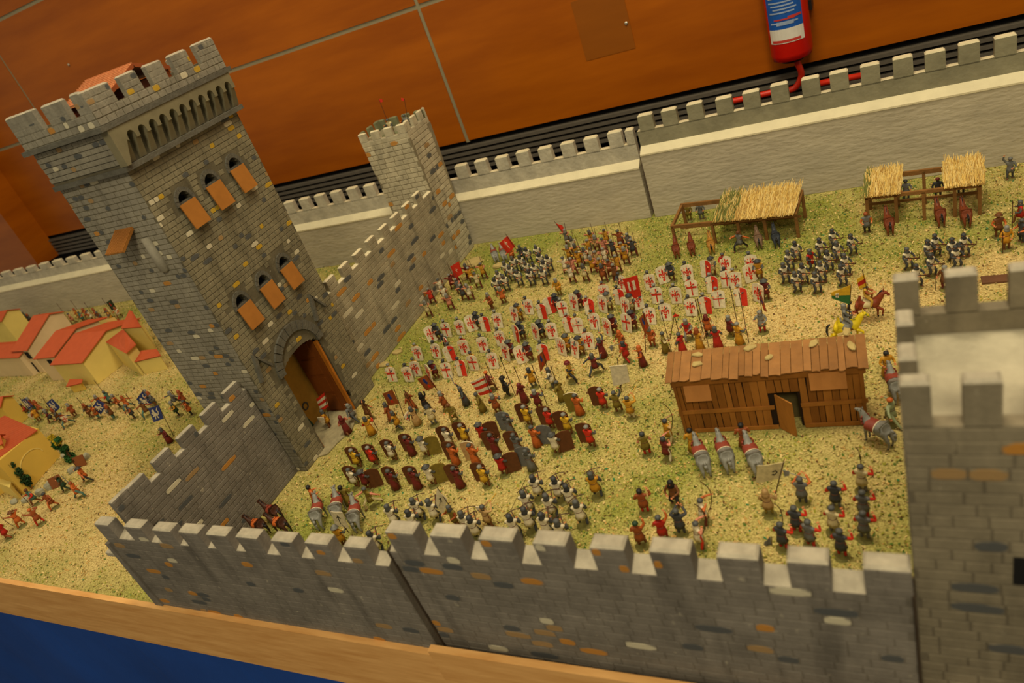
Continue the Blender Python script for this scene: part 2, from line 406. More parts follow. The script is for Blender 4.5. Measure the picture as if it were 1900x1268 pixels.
def ground(part, x0, x1, y0, step):
    nx = int((x1-x0)/step); ny = int((2.24-y0)/step)
    V = []; col = []
    for j in range(ny+1):
        for i in range(nx+1):
            x = x0+(x1-x0)*i/nx; y = y0+(2.24-y0)*j/ny
            z = random.uniform(-0.0015, -0.0003)
            V.append((x, y, z)); gq = greenness(x, y); c = SAND*(1-gq)+TURF*gq
            col.extend((c[0], c[1], c[2], 1))
    F = [(j*(nx+1)+i, j*(nx+1)+i+1, (j+1)*(nx+1)+i+1, (j+1)*(nx+1)+i) for j in range(ny) for i in range(nx)]
    mb = MB(); mb.add(V, F)
    o = part.put('turf', mb, M_sand, smooth=True)
    ca = o.data.color_attributes.new('turf', 'FLOAT_COLOR', 'POINT'); ca.data.foreach_set('color', col)
    return o
FL = [mat('flock straw', (218, 192, 126), 0.9, 0.08), mat('flock sand', (196, 158, 88), 0.9, 0.08), mat('flock olive', (146, 144, 50), 0.9, 0.1), mat('flock green', (84, 112, 40), 0.9, 0.1), mat('flock teal', (52, 118, 72), 0.9, 0.1), mat('flock brown', (96, 68, 34), 0.9, 0.1)]
def flock(part, x0, x1, y0, y1, n, size):
    xs = RNG.uniform(x0, x1, n); ys = RNG.uniform(y0, y1, n)
    keep = np.ones(n, bool)          # no turf under the walls, towers and the shed
    for a, b, c_, d_ in ((-1.45, 1.3, 0.556, 0.592), (-1.58, -1.34, 0.978, 1.34), (-1.405, -1.37, 0.58, 2.04), (-1.59, -1.39, 2.04, 2.2), (-0.006, 0.27, 0.568, 0.77), (-0.41, -0.06, 1.12, 1.20), (-1.35, -1.295, 1.04, 1.22)):
        keep &= ~((xs > a-.005) & (xs < b+.005) & (ys > c_-.005) & (ys < d_+.005))
    xs, ys = xs[keep], ys[keep]; n = len(xs)
    V = np.zeros((n, 4, 3)); mi = np.zeros(n, int)
    for i in range(n):
        g = greenness(xs[i], ys[i])
        mi[i] = int(np.searchsorted(np.cumsum([0.43-0.25*g, 0.33-0.23*g, 0.12+0.24*g, 0.06+0.20*g, 0.010+0.018*g]), RNG.random()))
    a = RNG.uniform(0, 2*PI, n); l = size*RNG.uniform(0.5, 1.5, n); wd = l*RNG.uniform(0.35, 0.8, n); t = RNG.uniform(-0.9, 0.9, n); t2 = RNG.uniform(-0.9, 0.9, n)
    U = np.stack([np.cos(a)*l, np.sin(a)*l, t*l], 1)/2; Q = np.stack([-np.sin(a)*wd, np.cos(a)*wd, t2*wd], 1)/2
    c = np.stack([xs, ys, RNG.uniform(0.0006, 0.0022, n)], 1)-np.array(part.p)
    V[:, 0] = c-U-Q; V[:, 1] = c+U-Q*0.6; V[:, 2] = c+U*0.8+Q; V[:, 3] = c-U+Q
    me = bpy.data.meshes.new('flock'); me.vertices.add(4*n); me.vertices.foreach_set('co', (V*S).ravel())
    me.loops.add(4*n); me.loops.foreach_set('vertex_index', np.arange(4*n)); me.polygons.add(n)
    me.polygons.foreach_set('loop_start', np.arange(n)*4); me.polygons.foreach_set('loop_total', np.full(n, 4))
    for m_ in FL: me.materials.append(m_)
    me.polygons.foreach_set('material_index', mi); me.update(calc_edges=True)
    o = link('grass', me, part.root, loc=(0, 0, 0)); o['kind'] = 'stuff'; return o
# left board
def board(x0, x1, yl0, yl1, z0, z1, label, nf, gstep):
    p = ((x0+x1)/2, 1.4, -0.14)
    root = tag(empty('diorama_board', p), label, 'board')
    P = Part(root, p)
    P.put('base_slab', MB().box(x0, x1, 0.568, 2.42, -0.14, -0.004), M_under)
    yf = 0.567
    ground(P, x0, x1, yf, gstep)
    flock(P, x0+0.003, x1-0.003, yf+0.002, 2.18, nf, 0.0038)
    th = 0.013
    P.put('front_plank', MB().hexa([(x0, yl0-th, z0-0.155), (x1, yl1-th, z1-0.155), (x1, yl1, z1-0.155), (x0, yl0, z0-0.155), (x0, yl0-th, z0), (x1, yl1-th, z1), (x1, yl1, z1), (x0, yl0, z0)]), M_pine)
    P.put('end_plank', MB().box(x1-0.008, x1, 0.569, 2.2, -0.139, -0.005), M_pine)
    c = MB(); n = 60; V = []
    for i in range(n+1):
        x = x0+(x1-x0)*i/n; yy = 0.567+0.010*math.sin(i*0.9)+0.004*math.sin(i*2.3)
        V += [(x, 0.585, -0.13), (x, yy, -0.5), (x, yy-0.012, -1.40)]
    F = [(3*i+k, 3*i+3+k, 3*i+4+k, 3*i+1+k) for i in range(n) for k in (0, 1)]
    c.add(V, F)
    return P, root
PL, board_l = board(-4.65, -0.7215, 0.566, 0.563, 0.004, 0.006, 'left board of the diorama, sand and turf edged by a low pine plank', 95000, 0.02)
PR, board_r = board(-0.7205, 1.25, 0.548, 0.556, 0.044, 0.066, 'right board of the diorama, turf ground edged by a taller pine plank', 70000, 0.02)
# blue cloth skirts
for x0, x1, lb_ in ((-4.65, -0.725, 'deep blue cloth hanging under the left pine plank'), (-0.712, 1.25, 'deep blue cloth hanging under the right pine plank')):
    c = MB(); n = 80; V = []
    for i in range(n+1):
        x = x0+(x1-x0)*i/n; yy = 0.578+0.006*math.sin(x*9)+0.003*math.sin(x*23)
        V += [(x, 0.585, -0.1415), (x, yy, -0.5), (x, yy-0.012, -1.41)]
    c.add(V, [(3*i+k, 3*i+3+k, 3*i+4+k, 3*i+1+k) for i in range(n) for k in (0, 1)])
    c.add([(x0, 0.6, -1.42), (x1, 0.6, -1.42), (x1, 2.2, -1.42), (x0, 2.2, -1.42), (x0, 0.6, -0.1415), (x1, 0.6, -0.1415), (x1, 2.2, -0.1415), (x0, 2.2, -0.1415)], [(0, 1, 5, 4), (1, 2, 6, 5), (2, 3, 7, 6), (3, 0, 4, 7)])
    tag(link('table_cloth', c.mesh('table_cloth', M_cloth, smooth=False)), lb_, 'tablecloth')

# ------------------------------------------------------------------ masonry palettes
MORT = {k: dab_mat(k+' joints', c, None) for k, c in (('gate tower', (98, 92, 73)), ('near wall', (108, 102, 91)), ('corner tower', (136, 127, 102)), ('far curtain', (144, 135, 110)), ('right tower', (108, 100, 83)))}
PT = palette('gate tower', (126, 119, 95)); PTP = [0.885, 0.004, 0.035, 0.028, 0.04, 0.008]
PTL = palette('gate tower side', (136, 131, 116)); PTLP = [0.885, 0.018, 0.0, 0.02, 0.06, 0.017]
PN = palette('near wall', (120, 114, 104)); PNP = [0.905, 0.025, 0.0, 0.02, 0.032, 0.018]
PB = palette('corner tower', (182, 173, 146)); PBP = [0.86, 0.035, 0.01, 0.03, 0.055, 0.01]
PFc = palette('far curtain', (156, 147, 122)); PFP = [0.88, 0.042, 0.0, 0.028, 0.04, 0.01]
PR_ = palette('right tower', (128, 119, 98)); PRP = [0.89, 0.03, 0.0, 0.022, 0.04, 0.018]
M_pale = mat('pale grey paint', (170, 162, 142), rough=0.8, var=0.16, scale=70, bump=0.4, bscale=260)
M_plas = mat('rough grey plaster', (180, 171, 148), rough=0.85, var=0.09, scale=16, bump=0.7, bscale=60, stretch=(1, 1, 3))
M_plasd = mat('parapet grey green plaster', (136, 132, 108), rough=0.85, var=0.16, scale=22, bump=0.5, bscale=120)
M_plasl = mat('pale parapet plaster', (182, 176, 156), rough=0.85, var=0.14, scale=40, bump=0.6, bscale=140)
M_ledge = mat('pale ledge paint', (214, 204, 170), rough=0.8, var=0.06, scale=30, bump=0.4, bscale=200)
M_dkst = mat('dark grey moulding', (96, 94, 84), rough=0.75, var=0.15, scale=60, bump=0.4, bscale=300)

def crenellated(P, o, du, n, L, H, th, mer, mh, mats, probs, bw, bh, key_top, quota, sill=0.006, d=0.0011, joint=0.001, hfun=None, mortar=None):
    """wall whose visible face starts at o, runs along du and looks along n; mer = list of (u0, u1)"""
    o = np.array(o, float); du = np.array(du, float); n = np.array(n, float); up = np.array((0, 0, 1.0)); bk = -n
    core = MB()
    def blk(u0, u1, z0, z1, mb, b=0.0, mi=0, mt=None, sl=0.0):
        p = lambda u, t, z: o+du*u+bk*t+up*z
        if b:
            q0 = [p(u0, 0, z0), p(u1, 0, z0), p(u1, th, z0), p(u0, th, z0)]
            q1 = [p(u0, 0, z1-b), p(u1, 0, z1-b), p(u1, th, z1-b), p(u0, th, z1-b)]
            q2 = [p(u0+b, b*1.2, z1), p(u1-b, b*1.2, z1), p(u1-b, th-b, z1), p(u0+b, th-b, z1)]
            mb.add(q0+q1, [(3, 2, 1, 0), (0, 1, 5, 4), (1, 2, 6, 5), (2, 3, 7, 6), (3, 0, 4, 7)], mi)
            mb.add(q1+q2, [(4, 5, 6, 7), (0, 1, 5, 4), (1, 2, 6, 5), (2, 3, 7, 6), (3, 0, 4, 7)], mt)
        else:
            mb.add([p(u0, 0, z0), p(u1, 0, z0), p(u1, th, z0), p(u0, th, z0), p(u0, 0, z1-sl), p(u1, 0, z1-sl), p(u1, th, z1), p(u0, th, z1)],
                   [(3, 2, 1, 0), (0, 1, 5, 4), (1, 2, 6, 5), (2, 3, 7, 6), (3, 0, 4, 7)], mi)
            mb.add([p(u0, 0, z1-sl), p(u1, 0, z1-sl), p(u1, th, z1), p(u0, th, z1)], [(0, 1, 2, 3)], mt)
    blk(0, L, 0.0, H, core, 0, 0, 1, sill)
    P.put('wall_body', core, [mortar or mats[0], key_top])
    for (u0, u1) in mer:
        q = MB(); blk(u0, u1, H-sill, H+mh+random.uniform(-0.0015, 0.0015), q, 0.0032, 0, 1)
        P.put('merlon', q, [mats[0], key_top])
    faces = [dict(o=o, du=du, dv=up, n=n, W=L, H=H-sill, bw=bw, bh=bh)]
    for (u0, u1) in mer:
        faces.append(dict(o=o+du*(u0+0.001)+up*(H-sill), du=du, dv=up, n=n, W=u1-u0-0.002, H=mh+sill-0.004, bw=bw*0.8, bh=bh))
    lay_bricks(P, faces, mats, probs, quota, d, joint)

# ---- near wall, left module
def mxs(zx, zy, k, pts, z, dy=0):
    return [at(zx+a/k, zy+b/k, z)[0] for a, b in pts]
ux = [on_y(x/2.111, 880+y/2.111, 0.563)[0] for x, y in ((398, 196), (480, 205), (482, 200), (546, 207), (583, 206), (655, 214), (690, 218), (766, 226), (800, 230), (880, 240), (920, 245), (1005, 255), (1058, 259), (1142, 270), (1193, 272), (1286, 285), (1347, 290), (1436, 302))]
X0, X1 = -1.447, -0.727
p = (X0, 0.563, 0)
near1 = tag(empty('rampart', p), 'near grey stone wall on the left board, nine merlons, bottom left of the photo', 'model wall')
P = Part(near1, p)
mer = [(ux[i]-X0, ux[i+1]-X0) for i in range(0, len(ux), 2)]
mer[0] = (0, 0.045); mer[1] = (on_y(229, 978, 0.563)[0]-X0, on_y(260, 981, 0.563)[0]-X0)
mer = [(a, b) for a, b in mer if b-a > 0.01]
crenellated(P, p, (1, 0, 0), (0, -1, 0), X1-X0, 0.229, 0.022, mer, 0.033, PN, PNP, 0.034, 0.0148, M_pale, 280, sill=0.008, d=0.0006, joint=0.0008, mortar=MORT['near wall'])
q = MB().prism([(0, 0), (-0.024, 0), (-0.012, 0.205), (0, 0.205)], -0.02, 0.004, ((X0, 0.563, 0), (1, 0, 0), (0, 0, 1), (0, -1, 0)))
P.put('corner_buttress', q, PN[0])
P.put('buttress_ledge', MB().bevbox(X0-0.048, X0-0.008, 0.562, 0.592, 0.160, 0.172, 0.002), M_pale)
# ---- near wall, right module
f2 = [(45, 205, 155), (310, 485, 180), (597, 790, 202), (912, 1100, 222), (1243, 1440, 238), (1592, 1828, 258)]
mer2 = [(on_y(700+a/3.167, 940+y/3.167, 0.563)[0], on_y(700+b/3.167, 940+(y+3)/3.167, 0.563)[0]) for a, b, y in f2]
f3 = [(430, 690, 292), (870, 1135, 308), (1352, 1662, 330)]
mer2 += [(on_y(1200+a/3.393, 940+y/3.393, 0.563)[0], on_y(1200+b/3.393, 940+(y+3)/3.393, 0.563)[0]) for a, b, y in f3]
X0, X1 = -0.708, -0.006
p = (X0, 0.563, 0)
near2 = tag(empty('rampart', p), 'near grey stone wall on the right board, taller, in front of the archers', 'model wall')
P = Part(near2, p)
crenellated(P, p, (1, 0, 0), (0, -1, 0), X1-X0, 0.268, 0.024, [(a-X0, b-X0) for a, b in mer2], 0.037, PN, PNP, 0.036, 0.0155, M_pale, 290, sill=0.010, d=0.0006, joint=0.0008, mortar=MORT['near wall'])
P.put('end_board', MB().box(X0-0.002, X0+0.001, 0.560, 0.588, 0.0, 0.262), M_under)
P.put('end_board', MB().box(X1-0.001, X1+0.002, 0.560, 0.588, 0.0, 0.262), M_under)

# ---- near curtain wall (from the corner to the gate tower); its visible face looks +X
def curtain(label, xa, ya, xb, yb, H, mh, th, mer_y, mats, probs, bw, bh, quota, mw, top=M_pale, mortar=None):
    p = (xa, ya, 0); d = np.array((xb-xa, yb-ya, 0.0)); L = np.linalg.norm(d); d /= L
    root = tag(empty('curtain_wall', p), label, 'model wall', kind='thing'); P = Part(root, p)
    mer = [((y-ya)/d[1]-mw/2, (y-ya)/d[1]+mw/2) for y in mer_y]
    mer = [(max(0, a), min(L, b)) for a, b in mer]
    crenellated(P, p, d, (d[1], -d[0], 0), L, H, th, mer, mh, mats, probs, bw, bh, top, quota, sill=0.003, d=0.0008, joint=0.0010, mortar=mortar)
    return P
curtain('grey stepped-looking curtain wall from the near corner up to the gate tower', -1.382, 0.586, -1.377, 0.980, 0.272, 0.029, 0.010, [0.604, 0.648, 0.722, 0.796, 0.872, 0.948], PN, PNP, 0.038, 0.0125, 285, 0.047, mortar=MORT['near wall'])
fy = [float(v) for v in (1.965, 1.888, 1.808, 1.729, 1.647, 1.570, 1.492, 1.415, 1.345)]
curtain('speckled curtain wall from the gate tower back to the corner tower', -1.380, 1.332, -1.388, 2.038, 0.292, 0.030, 0.012, [y-0.012 for y in fy], PFc, PFP, 0.040, 0.0155, 285, 0.042, top=M_ledge, mortar=MORT['far curtain'])

# ---- back walls of smooth plaster
def backwall(label, xa, ya, xb, yb, zl, zc, zt, mer, mats=(M_plas, M_plasd, M_ledge), topm=M_ledge, cut=0.03):
    p = (xa, ya, 0); d = np.array((xb-xa, yb-ya, 0.0)); L = np.linalg.norm(d); d /= L; nn = np.array((d[1], -d[0], 0))
    root = tag(empty('back_rampart', p), label, 'model wall', kind='thing'); P = Part(root, p)
    def pr(poly, u0, u1, mi, mb):   # poly in (t back, z), extruded along the wall
        k = len(poly); a = np.array(p)
        V = [a+d*u0-nn*t+np.array((0, 0, z)) for t, z in poly]+[a+d*u1-nn*t+np.array((0, 0, z)) for t, z in poly]
        mb.add(V, [tuple(range(k)), tuple(range(2*k-1, k-1, -1))]+[(i, k+i, k+(i+1) % k, (i+1) % k) for i in range(k)], mi)
    b = MB(); pr([(0, 0), (0.05, 0), (0.05, zl-0.002), (0, zl-0.002)], 0, L, 0, b); P.put('wall_body', b, mats[0])
    g = MB(); pr([(-0.002, zl-0.006), (0.052, zl-0.006), (0.052, zl+0.016), (cut, zl+0.016), (-0.002, zl-0.001)], 0, L, 0, g); P.put('ledge', g, mats[2])
    c = MB(); pr([(cut, zl+0.010), (0.052, zl+0.010), (0.052, zc), (cut, zc)], 0, L, 0, c); P.put('parapet', c, mats[1])
    if len(mer) < 2: return
    for u0, u1 in mer:
        q = MB(); a = np.array(p)
        z1 = zt+random.uniform(-0.002, 0.002); bb = 0.004
        def pt(u, t, z): return a+d*u-nn*t+np.array((0, 0, z))
        A = [pt(u0, cut, zc-0.004), pt(u1, cut, zc-0.004), pt(u1, 0.052, zc-0.004), pt(u0, 0.052, zc-0.004)]
        B = [pt(u0, cut, z1-bb), pt(u1, cut, z1-bb), pt(u1, 0.052, z1-bb), pt(u0, 0.052, z1-bb)]
        T = [pt(u0+bb, cut+bb/2, z1), pt(u1-bb, cut+bb/2, z1), pt(u1-bb, 0.052-bb/2, z1), pt(u0+bb, 0.052-bb/2, z1)]
        q.add(A+B, [(0, 1, 5, 4), (1, 2, 6, 5), (2, 3, 7, 6), (3, 0, 4, 7)], 0)
        q.add(B+T, [(4, 5, 6, 7), (0, 1, 5, 4), (1, 2, 6, 5), (2, 3, 7, 6), (3, 0, 4, 7)], 1)
        P.put('merlon', q, [mats[1], topm])
    es = [0]+[v for m_ in mer for v in m_]+[L]
    for i in range(0, len(es)-1, 2):
        if es[i+1]-es[i] > 0.004:
            a = np.array(p); u0, u1 = es[i], es[i+1]
            tc = MB().add([a+d*u-nn*t+np.array((0, 0, zc+0.001)) for u, t in ((u0, cut-0.001), (u1, cut-0.001), (u1, 0.052), (u0, 0.052))], [(0, 1, 2, 3)])
            P.put('crenel_sill', tc, topm)
xs_m = [on_y(px, py, 2.21)[0] for px, py in ((855, 320), (894, 311), (932, 303), (973, 294), (1012, 285), (1055, 276), (1096, 268), (1140, 260))]
step = (xs_m[-1]-xs_m[0])/7
m2 = []
x = xs_m[-1]
while x > -2.35: m2.append(x); x -= step
m2 = sorted(m2)+[-0.712]
# left of the gate tower the wall runs slightly nearer
LA = (-4.6, 2.075); LB = (-2.30, 2.175)
Ld = math.hypot(LB[0]-LA[0], LB[1]-LA[1])
backwall('long low grey back wall behind the red-roofed houses', *LA, *LB, 0.180, 0.238, 0.270, [(k*0.112+0.02, k*0.112+0.082) for k in range(int(Ld/0.112))], mats=(M_plas, M_plasl, M_ledge))
w_ = step*0.56
backwall('short grey back wall between the gate tower and the small corner tower', -2.292, 2.178, -1.590, 2.184, 0.181, 0.250, 0.300, [(max(0, x+2.292-w_/2), x+2.292+w_/2) for x in m2 if x+2.292 > 0 and x < -1.63], mats=(M_plas, M_plasl, M_ledge))
backwall('grey back wall between the small corner tower and the tall wall section', -1.450, 2.187, -0.708, 2.19, 0.181, 0.250, 0.300, [(max(0, x+1.450-w_/2), min(0.742, x+1.450+w_/2)) for x in m2 if x > -1.37], mats=(M_plas, M_plasl, M_ledge))
mr = [(1195, 213), (1239, 203), (1287, 192), (1341, 180), (1392, 170), (1445, 160), (1503, 148), (1556, 138), (1614, 126), (1675, 114), (1735, 104), (1798, 93), (1866, 78)]
xr = [on_y(px, py, 2.22)[0] for px, py in mr]; stp = (xr[-1]-xr[0])/12
xr += [xr[-1]+stp*(k+1) for k in range(9)]
backwall('tall grey back wall behind the two thatched stables', -0.694, 2.188, 1.2, 2.19, 0.222, 0.286, 0.337, [(max(0, x+0.694-stp*0.30), x+0.694+stp*0.30) for x in xr if x < 1.15])

# ------------------------------------------------------------------ the gate tower
TX, TY0, TW = -1.345, 0.981, 0.347      # front face plane, its near edge and its width
LEAN = 0.022
def tp(y, z, x=TX): return np.array((x, y+LEAN*z, z))
p = (-1.46, 1.15, 0)
gate = tag(empty('gate_tower', p), 'tall grey stone gate tower with battlements, orange shutters and open wooden gates', 'model tower')
P = Part(gate, p)
GY0, GY1, GZ = 1.063, 1.224, 0.225          # gate opening
def arch_z(y, y0, y1, zs, za): 
    t = (y-(y0+y1)/2)/((y1-y0)/2); return zs+(za-zs)*math.sqrt(max(0, 1-t*t)) if abs(t) <= 1 else -1
WIN = [(1.070, .686, .727), (1.157, .688, .729), (1.243, .690, .731), (1.064, .426, .469), (1.151, .428, .471), (1.236, .430, .473)]
core = MB(); D0 = -1.575
XI = TX-0.020      # wall skin thickness at openings
# skin of the front wall, cut for gate and windows, built of column strips
ys = sorted(set([TY0, TY0+TW] + list(np.linspace(GY0, GY1, 13)) + [v for y, a, b in WIN for v in np.linspace(y-0.021, y+0.021, 7)]))
ys = [y for y in ys]
for a, b in zip(ys[:-1], ys[1:]):
    c = (a+b)/2; cuts = []
    if GY0 <= c <= GY1: cuts.append((-1, arch_z(c, GY0-0.001, GY1+0.001, GZ, 0.262)))
    for y, z0, z1 in WIN:
        if abs(c-y) < 0.021: cuts.append((z0, arch_z(c, y-0.0215, y+0.0215, z0+0.012, z1)))
    cuts.sort(); z = 0.0
    segs = []
    for c0, c1 in cuts:
        if c0 > z: segs.append((z, c0))
        z = max(z, c1)
    segs.append((z, 0.82))
    for s0, s1 in segs:
        core.hexa([(TX, a+LEAN*s0, s0), (TX, b+LEAN*s0, s0), (XI, b+LEAN*s0, s0), (XI, a+LEAN*s0, s0), (TX, a+LEAN*s1, s1), (TX, b+LEAN*s1, s1), (XI, b+LEAN*s1, s1), (XI, a+LEAN*s1, s1)])
# side, back walls
def slab(x0, x1, y0, y1, z0=0, z1=0.82, mb=core):
    mb.hexa([(x0, y0+LEAN*z0, z0), (x1, y0+LEAN*z0, z0), (x1, y1+LEAN*z0, z0), (x0, y1+LEAN*z0, z0), (x0, y0+LEAN*z1, z1), (x1, y0+LEAN*z1, z1), (x1, y1+LEAN*z1, z1), (x0, y1+LEAN*z1, z1)])
slab(D0, XI, TY0, TY0+0.012); slab(D0, XI, TY0+TW-0.012, TY0+TW); 
P.put('tower_body', core, MORT['gate tower'])
yel = MB(); slab(D0, D0+0.012, TY0+0.012, TY0+TW-0.012, mb=yel)
P.put('rear_wall', yel, mat('ochre inner paint', (176, 124, 34), 0.8, 0.1))
ins = MB(); slab(D0+0.012, XI, TY0+0.0125, TY0+TW-0.0125, 0.36, 0.365, ins); P.put('inner_floor', ins, M_black)
GYc = (GY0+GY1)/2
def okf(u0, u1, v0, v1):
    y0, y1 = TY0+u0, TY0+u1
    for y in (y0, (y0+y1)/2, y1):
        for v in (v0, v1):
            if GY0-0.001 < y < GY1+0.001 and v < arch_z(y, GY0-0.005, GY1+0.005, GZ, 0.266): return False
            t = (y-GYc)/0.096; t2 = (y-GYc)/0.073
            if v > 0.232 and abs(t) < 1 and v < arch_z(y, GYc-0.096, GYc+0.096, 0.238, 0.330) and not (abs(t2) < 0.96 and v < arch_z(y, GYc-0.073, GYc+0.073, 0.238, 0.305)): return False
            for wy, a, b in WIN:
                if ((y-wy)/0.0295)**2+(max(0, v-a-0.012)/(b-a+0.001))**2 < 1 and v > a+0.003: return False
    return True
front = dict(o=tp(TY0, 0), du=(0, 1, 0), dv=(0, LEAN, 1), n=(1, 0, 0), W=TW, H=0.815, bw=0.0215, bh=0.0118, ok=okf, probs=PTP)
side = dict(o=(D0, TY0, 0), du=(1, 0, 0), dv=(0, LEAN, 1), n=(0, -1, 0), W=TX-D0, H=0.815, bw=0.0215, bh=0.0118)
# cap: left face between the two mouldings, parapets
cap_s = dict(o=(D0-0.004, TY0+LEAN*0.82-0.006, 0.828), du=(1, 0, 0), dv=(0, LEAN, 1), n=(0, -1, 0), W=TX-D0+0.012, H=0.066, bw=0.019, bh=0.0112)
lay_bricks(P, [front], PT, PTP, 200, d=0.0008, joint=0.0009)
# second set of faces uses the greyer side palette
class P2(Part): pass
cp = MB()
XF = TX+0.012; YS = TY0-0.008; YE = TY0+TW+0.012
def capbox(x0, x1, y0, y1, z0, z1, mb, mi=0): slab(x0, x1, y0, y1, z0, z1, mb) if mi == 0 else None
capbox(D0-0.003, TX, TY0-0.004, TY0+TW+0.004, 0.815, 0.90, cp)
P.put('cap_body', cp, MORT['gate tower'])
# machicolation: plaster band with scalloped lower edge, fins between the niches
NY0, NY1 = YS+0.030, YE-0.006; N = 11; pw = (NY1-NY0)/N
band = [(YS, 0.898), (YS, 0.823), (YS+0.010, 0.823), (YS+0.022, 0.850), (NY0, 0.866)]
for k in range(N):
    a = NY0+k*pw+pw*0.16; b = NY0+(k+1)*pw-pw*0.16
    band += [(a, 0.862)]+[(a+(b-a)*(1-math.cos(t))/2, 0.868+math.sin(t)*0.012) for t in np.linspace(0, PI, 7)]+[(b, 0.862)]
band += [(YE, 0.862), (YE, 0.898)]
band = band[::-1]
M_mach = mat('smooth olive grey plaster', (124, 117, 90), 0.8, 0.12, 40)
q = MB(); q.prism([(y+LEAN*z, z) for y, z in band], 0, 0.022, ((TX, 0, 0), (0, 1, 0), (0, 0, 1), (1, 0, 0))); P.put('machicolation_band', q, M_mach)
for k in range(N+1):
    y = NY0+k*pw; hw = pw*0.17
    zz = 0.83
    q = MB().add([(TX, y-hw*1.7+LEAN*zz, 0.823), (TX, y+hw*1.7+LEAN*zz, 0.823), (TX+0.004, y+hw*1.7+LEAN*zz, 0.823), (TX+0.004, y-hw*1.7+LEAN*zz, 0.823),
                  (TX, y-hw+LEAN*.87, 0.872), (TX, y+hw+LEAN*.87, 0.872), (TX+0.0215, y+hw+LEAN*.87, 0.872), (TX+0.0215, y-hw+LEAN*.87, 0.872)],
                 [(0, 3, 2, 1), (4, 5, 6, 7), (0, 1, 5, 4), (1, 2, 6, 5), (2, 3, 7, 6), (3, 0, 4, 7)])
    P.put('corbel', q, M_mach)
# mouldings
def ring(z, e, h, name):
    q = MB(); x0, x1, y0, y1 = D0-e, TX+0.010+e, TY0-0.006-e, TY0+TW+0.010+e
    slab(x0, x1, y0, y1, z, z+h, q); P.put(name, q, M_dkst)
ring(0.812, 0.004, 0.010, 'moulding'); ring(0.896, 0.014, 0.010, 'moulding')
# parapet
PZ0, PZ1, PZT = 0.906, 0.934, 0.974
xf, yn, yf_, xb = TX+0.018, TY0-0.012, TY0+TW+0.018, D0-0.008
par = MB(); t_ = 0.012
slab(xf-t_, xf, yn, yf_, PZ0, PZ1, par); slab(xb, xf-t_, yn, yn+t_, PZ0, PZ1, par); slab(xb, xb+t_, yn+t_, yf_, PZ0, PZ1, par); slab(xb+t_, xf-t_, yf_-t_, yf_, PZ0, PZ1, par)
P.put('parapet', par, MORT['gate tower'])
deck = MB(); slab(xb+t_, xf-t_, yn+t_, yf_-t_, 0.90, 0.912, deck); P.put('deck', deck, M_dkst)
fcs = [front, side]
def merl(x0, x1, y0, y1, z1=PZT):
    q = MB(); b = 0.003; yo = LEAN*PZ1
    q.bevbox(x0, x1, y0+yo, y1+yo, PZ1-0.001, z1+random.uniform(-0.001, 0.002), b, 0, 1, 0.0006); P.put('merlon', q, [PTL[0], M_pale])
pf = []
Lm = (yf_-yn)
my = [(0.0, 0.066), (0.094, 0.138), (0.166, 0.210), (0.238, 0.288), (0.315, Lm)]
for a, b in my:
    merl(xf-t_, xf, yn+a, yn+b)
    pf.append(dict(o=(xf, yn+a+LEAN*PZ1, PZ1), du=(0, 1, 0), dv=(0, LEAN, 1), n=(1, 0, 0), W=b-a-0.001, H=PZT-PZ1-0.004, bw=0.016, bh=0.0115, probs=PTP))
pf.append(dict(o=(xf, yn+LEAN*PZ0, PZ0), du=(0, 1, 0), dv=(0, LEAN, 1), n=(1, 0, 0), W=Lm, H=PZ1-PZ0, bw=0.019, bh=0.0115, probs=PTP))
mx_ = [(xb, xb+0.095), (xb+0.125, xb+0.190), (xf-0.036, xf-t_)]
for a, b in mx_:
    merl(a, b, yn, yn+t_)
    pf.append(dict(o=(a, yn+LEAN*PZ1, PZ1), du=(1, 0, 0), dv=(0, LEAN, 1), n=(0, -1, 0), W=b-a-0.001, H=PZT-PZ1-0.004, bw=0.016, bh=0.0115))
pf.append(dict(o=(xb, yn+LEAN*PZ0, PZ0), du=(1, 0, 0), dv=(0, LEAN, 1), n=(0, -1, 0), W=xf-xb, H=PZ1-PZ0, bw=0.019, bh=0.0115))
merl(xb, xb+t_, yn+0.20, yn+0.235)
merl(xb+0.10, xb+0.14, yf_-t_, yf_, PZT-0.012)
lay_bricks(P, pf+[cap_s, side], PTL, PTLP, 100, d=0.0008, joint=0.0009)
# arch ring over the gate: voussoirs
def voussoirs(yc, zs, r_in, r_out, z_in, z_out, n, name, dpt=0.004, m_=M_dkst, x=TX):
    for k in range(n):
        a0 = PI*k/n+0.012; a1 = PI*(k+1)/n-0.012
        poly = []
        for a in np.linspace(a0, a1, 3): poly.append((yc-math.cos(a)*r_out, zs+math.sin(a)*(z_out-zs)))
        for a in np.linspace(a1, a0, 3): poly.append((yc-math.cos(a)*r_in, zs+math.sin(a)*(z_in-zs)))
        q = MB().prism([(y+LEAN*z, z) for y, z in poly], -0.003, dpt*random.uniform(0.85, 1.1), ((x, 0, 0), (0, 1, 0), (0, 0, 1), (1, 0, 0)))
        P.put(name, q, m_)
voussoirs(GYc, 0.236, 0.073, 0.095, 0.304, 0.329, 13, 'arch_stone', 0.006)
for wy, z0, z1 in WIN:
    voussoirs(wy, z0+0.014, 0.0205, 0.0285, z1-0.001, z1+0.009, 9, 'window_stone', 0.0032)
M_shut = mat('orange brown shutter board', (162, 106, 44), 0.55, 0.07, 60)
M_shutd = mat('shutter board back', (150, 84, 34), 0.6, 0.08, 60)
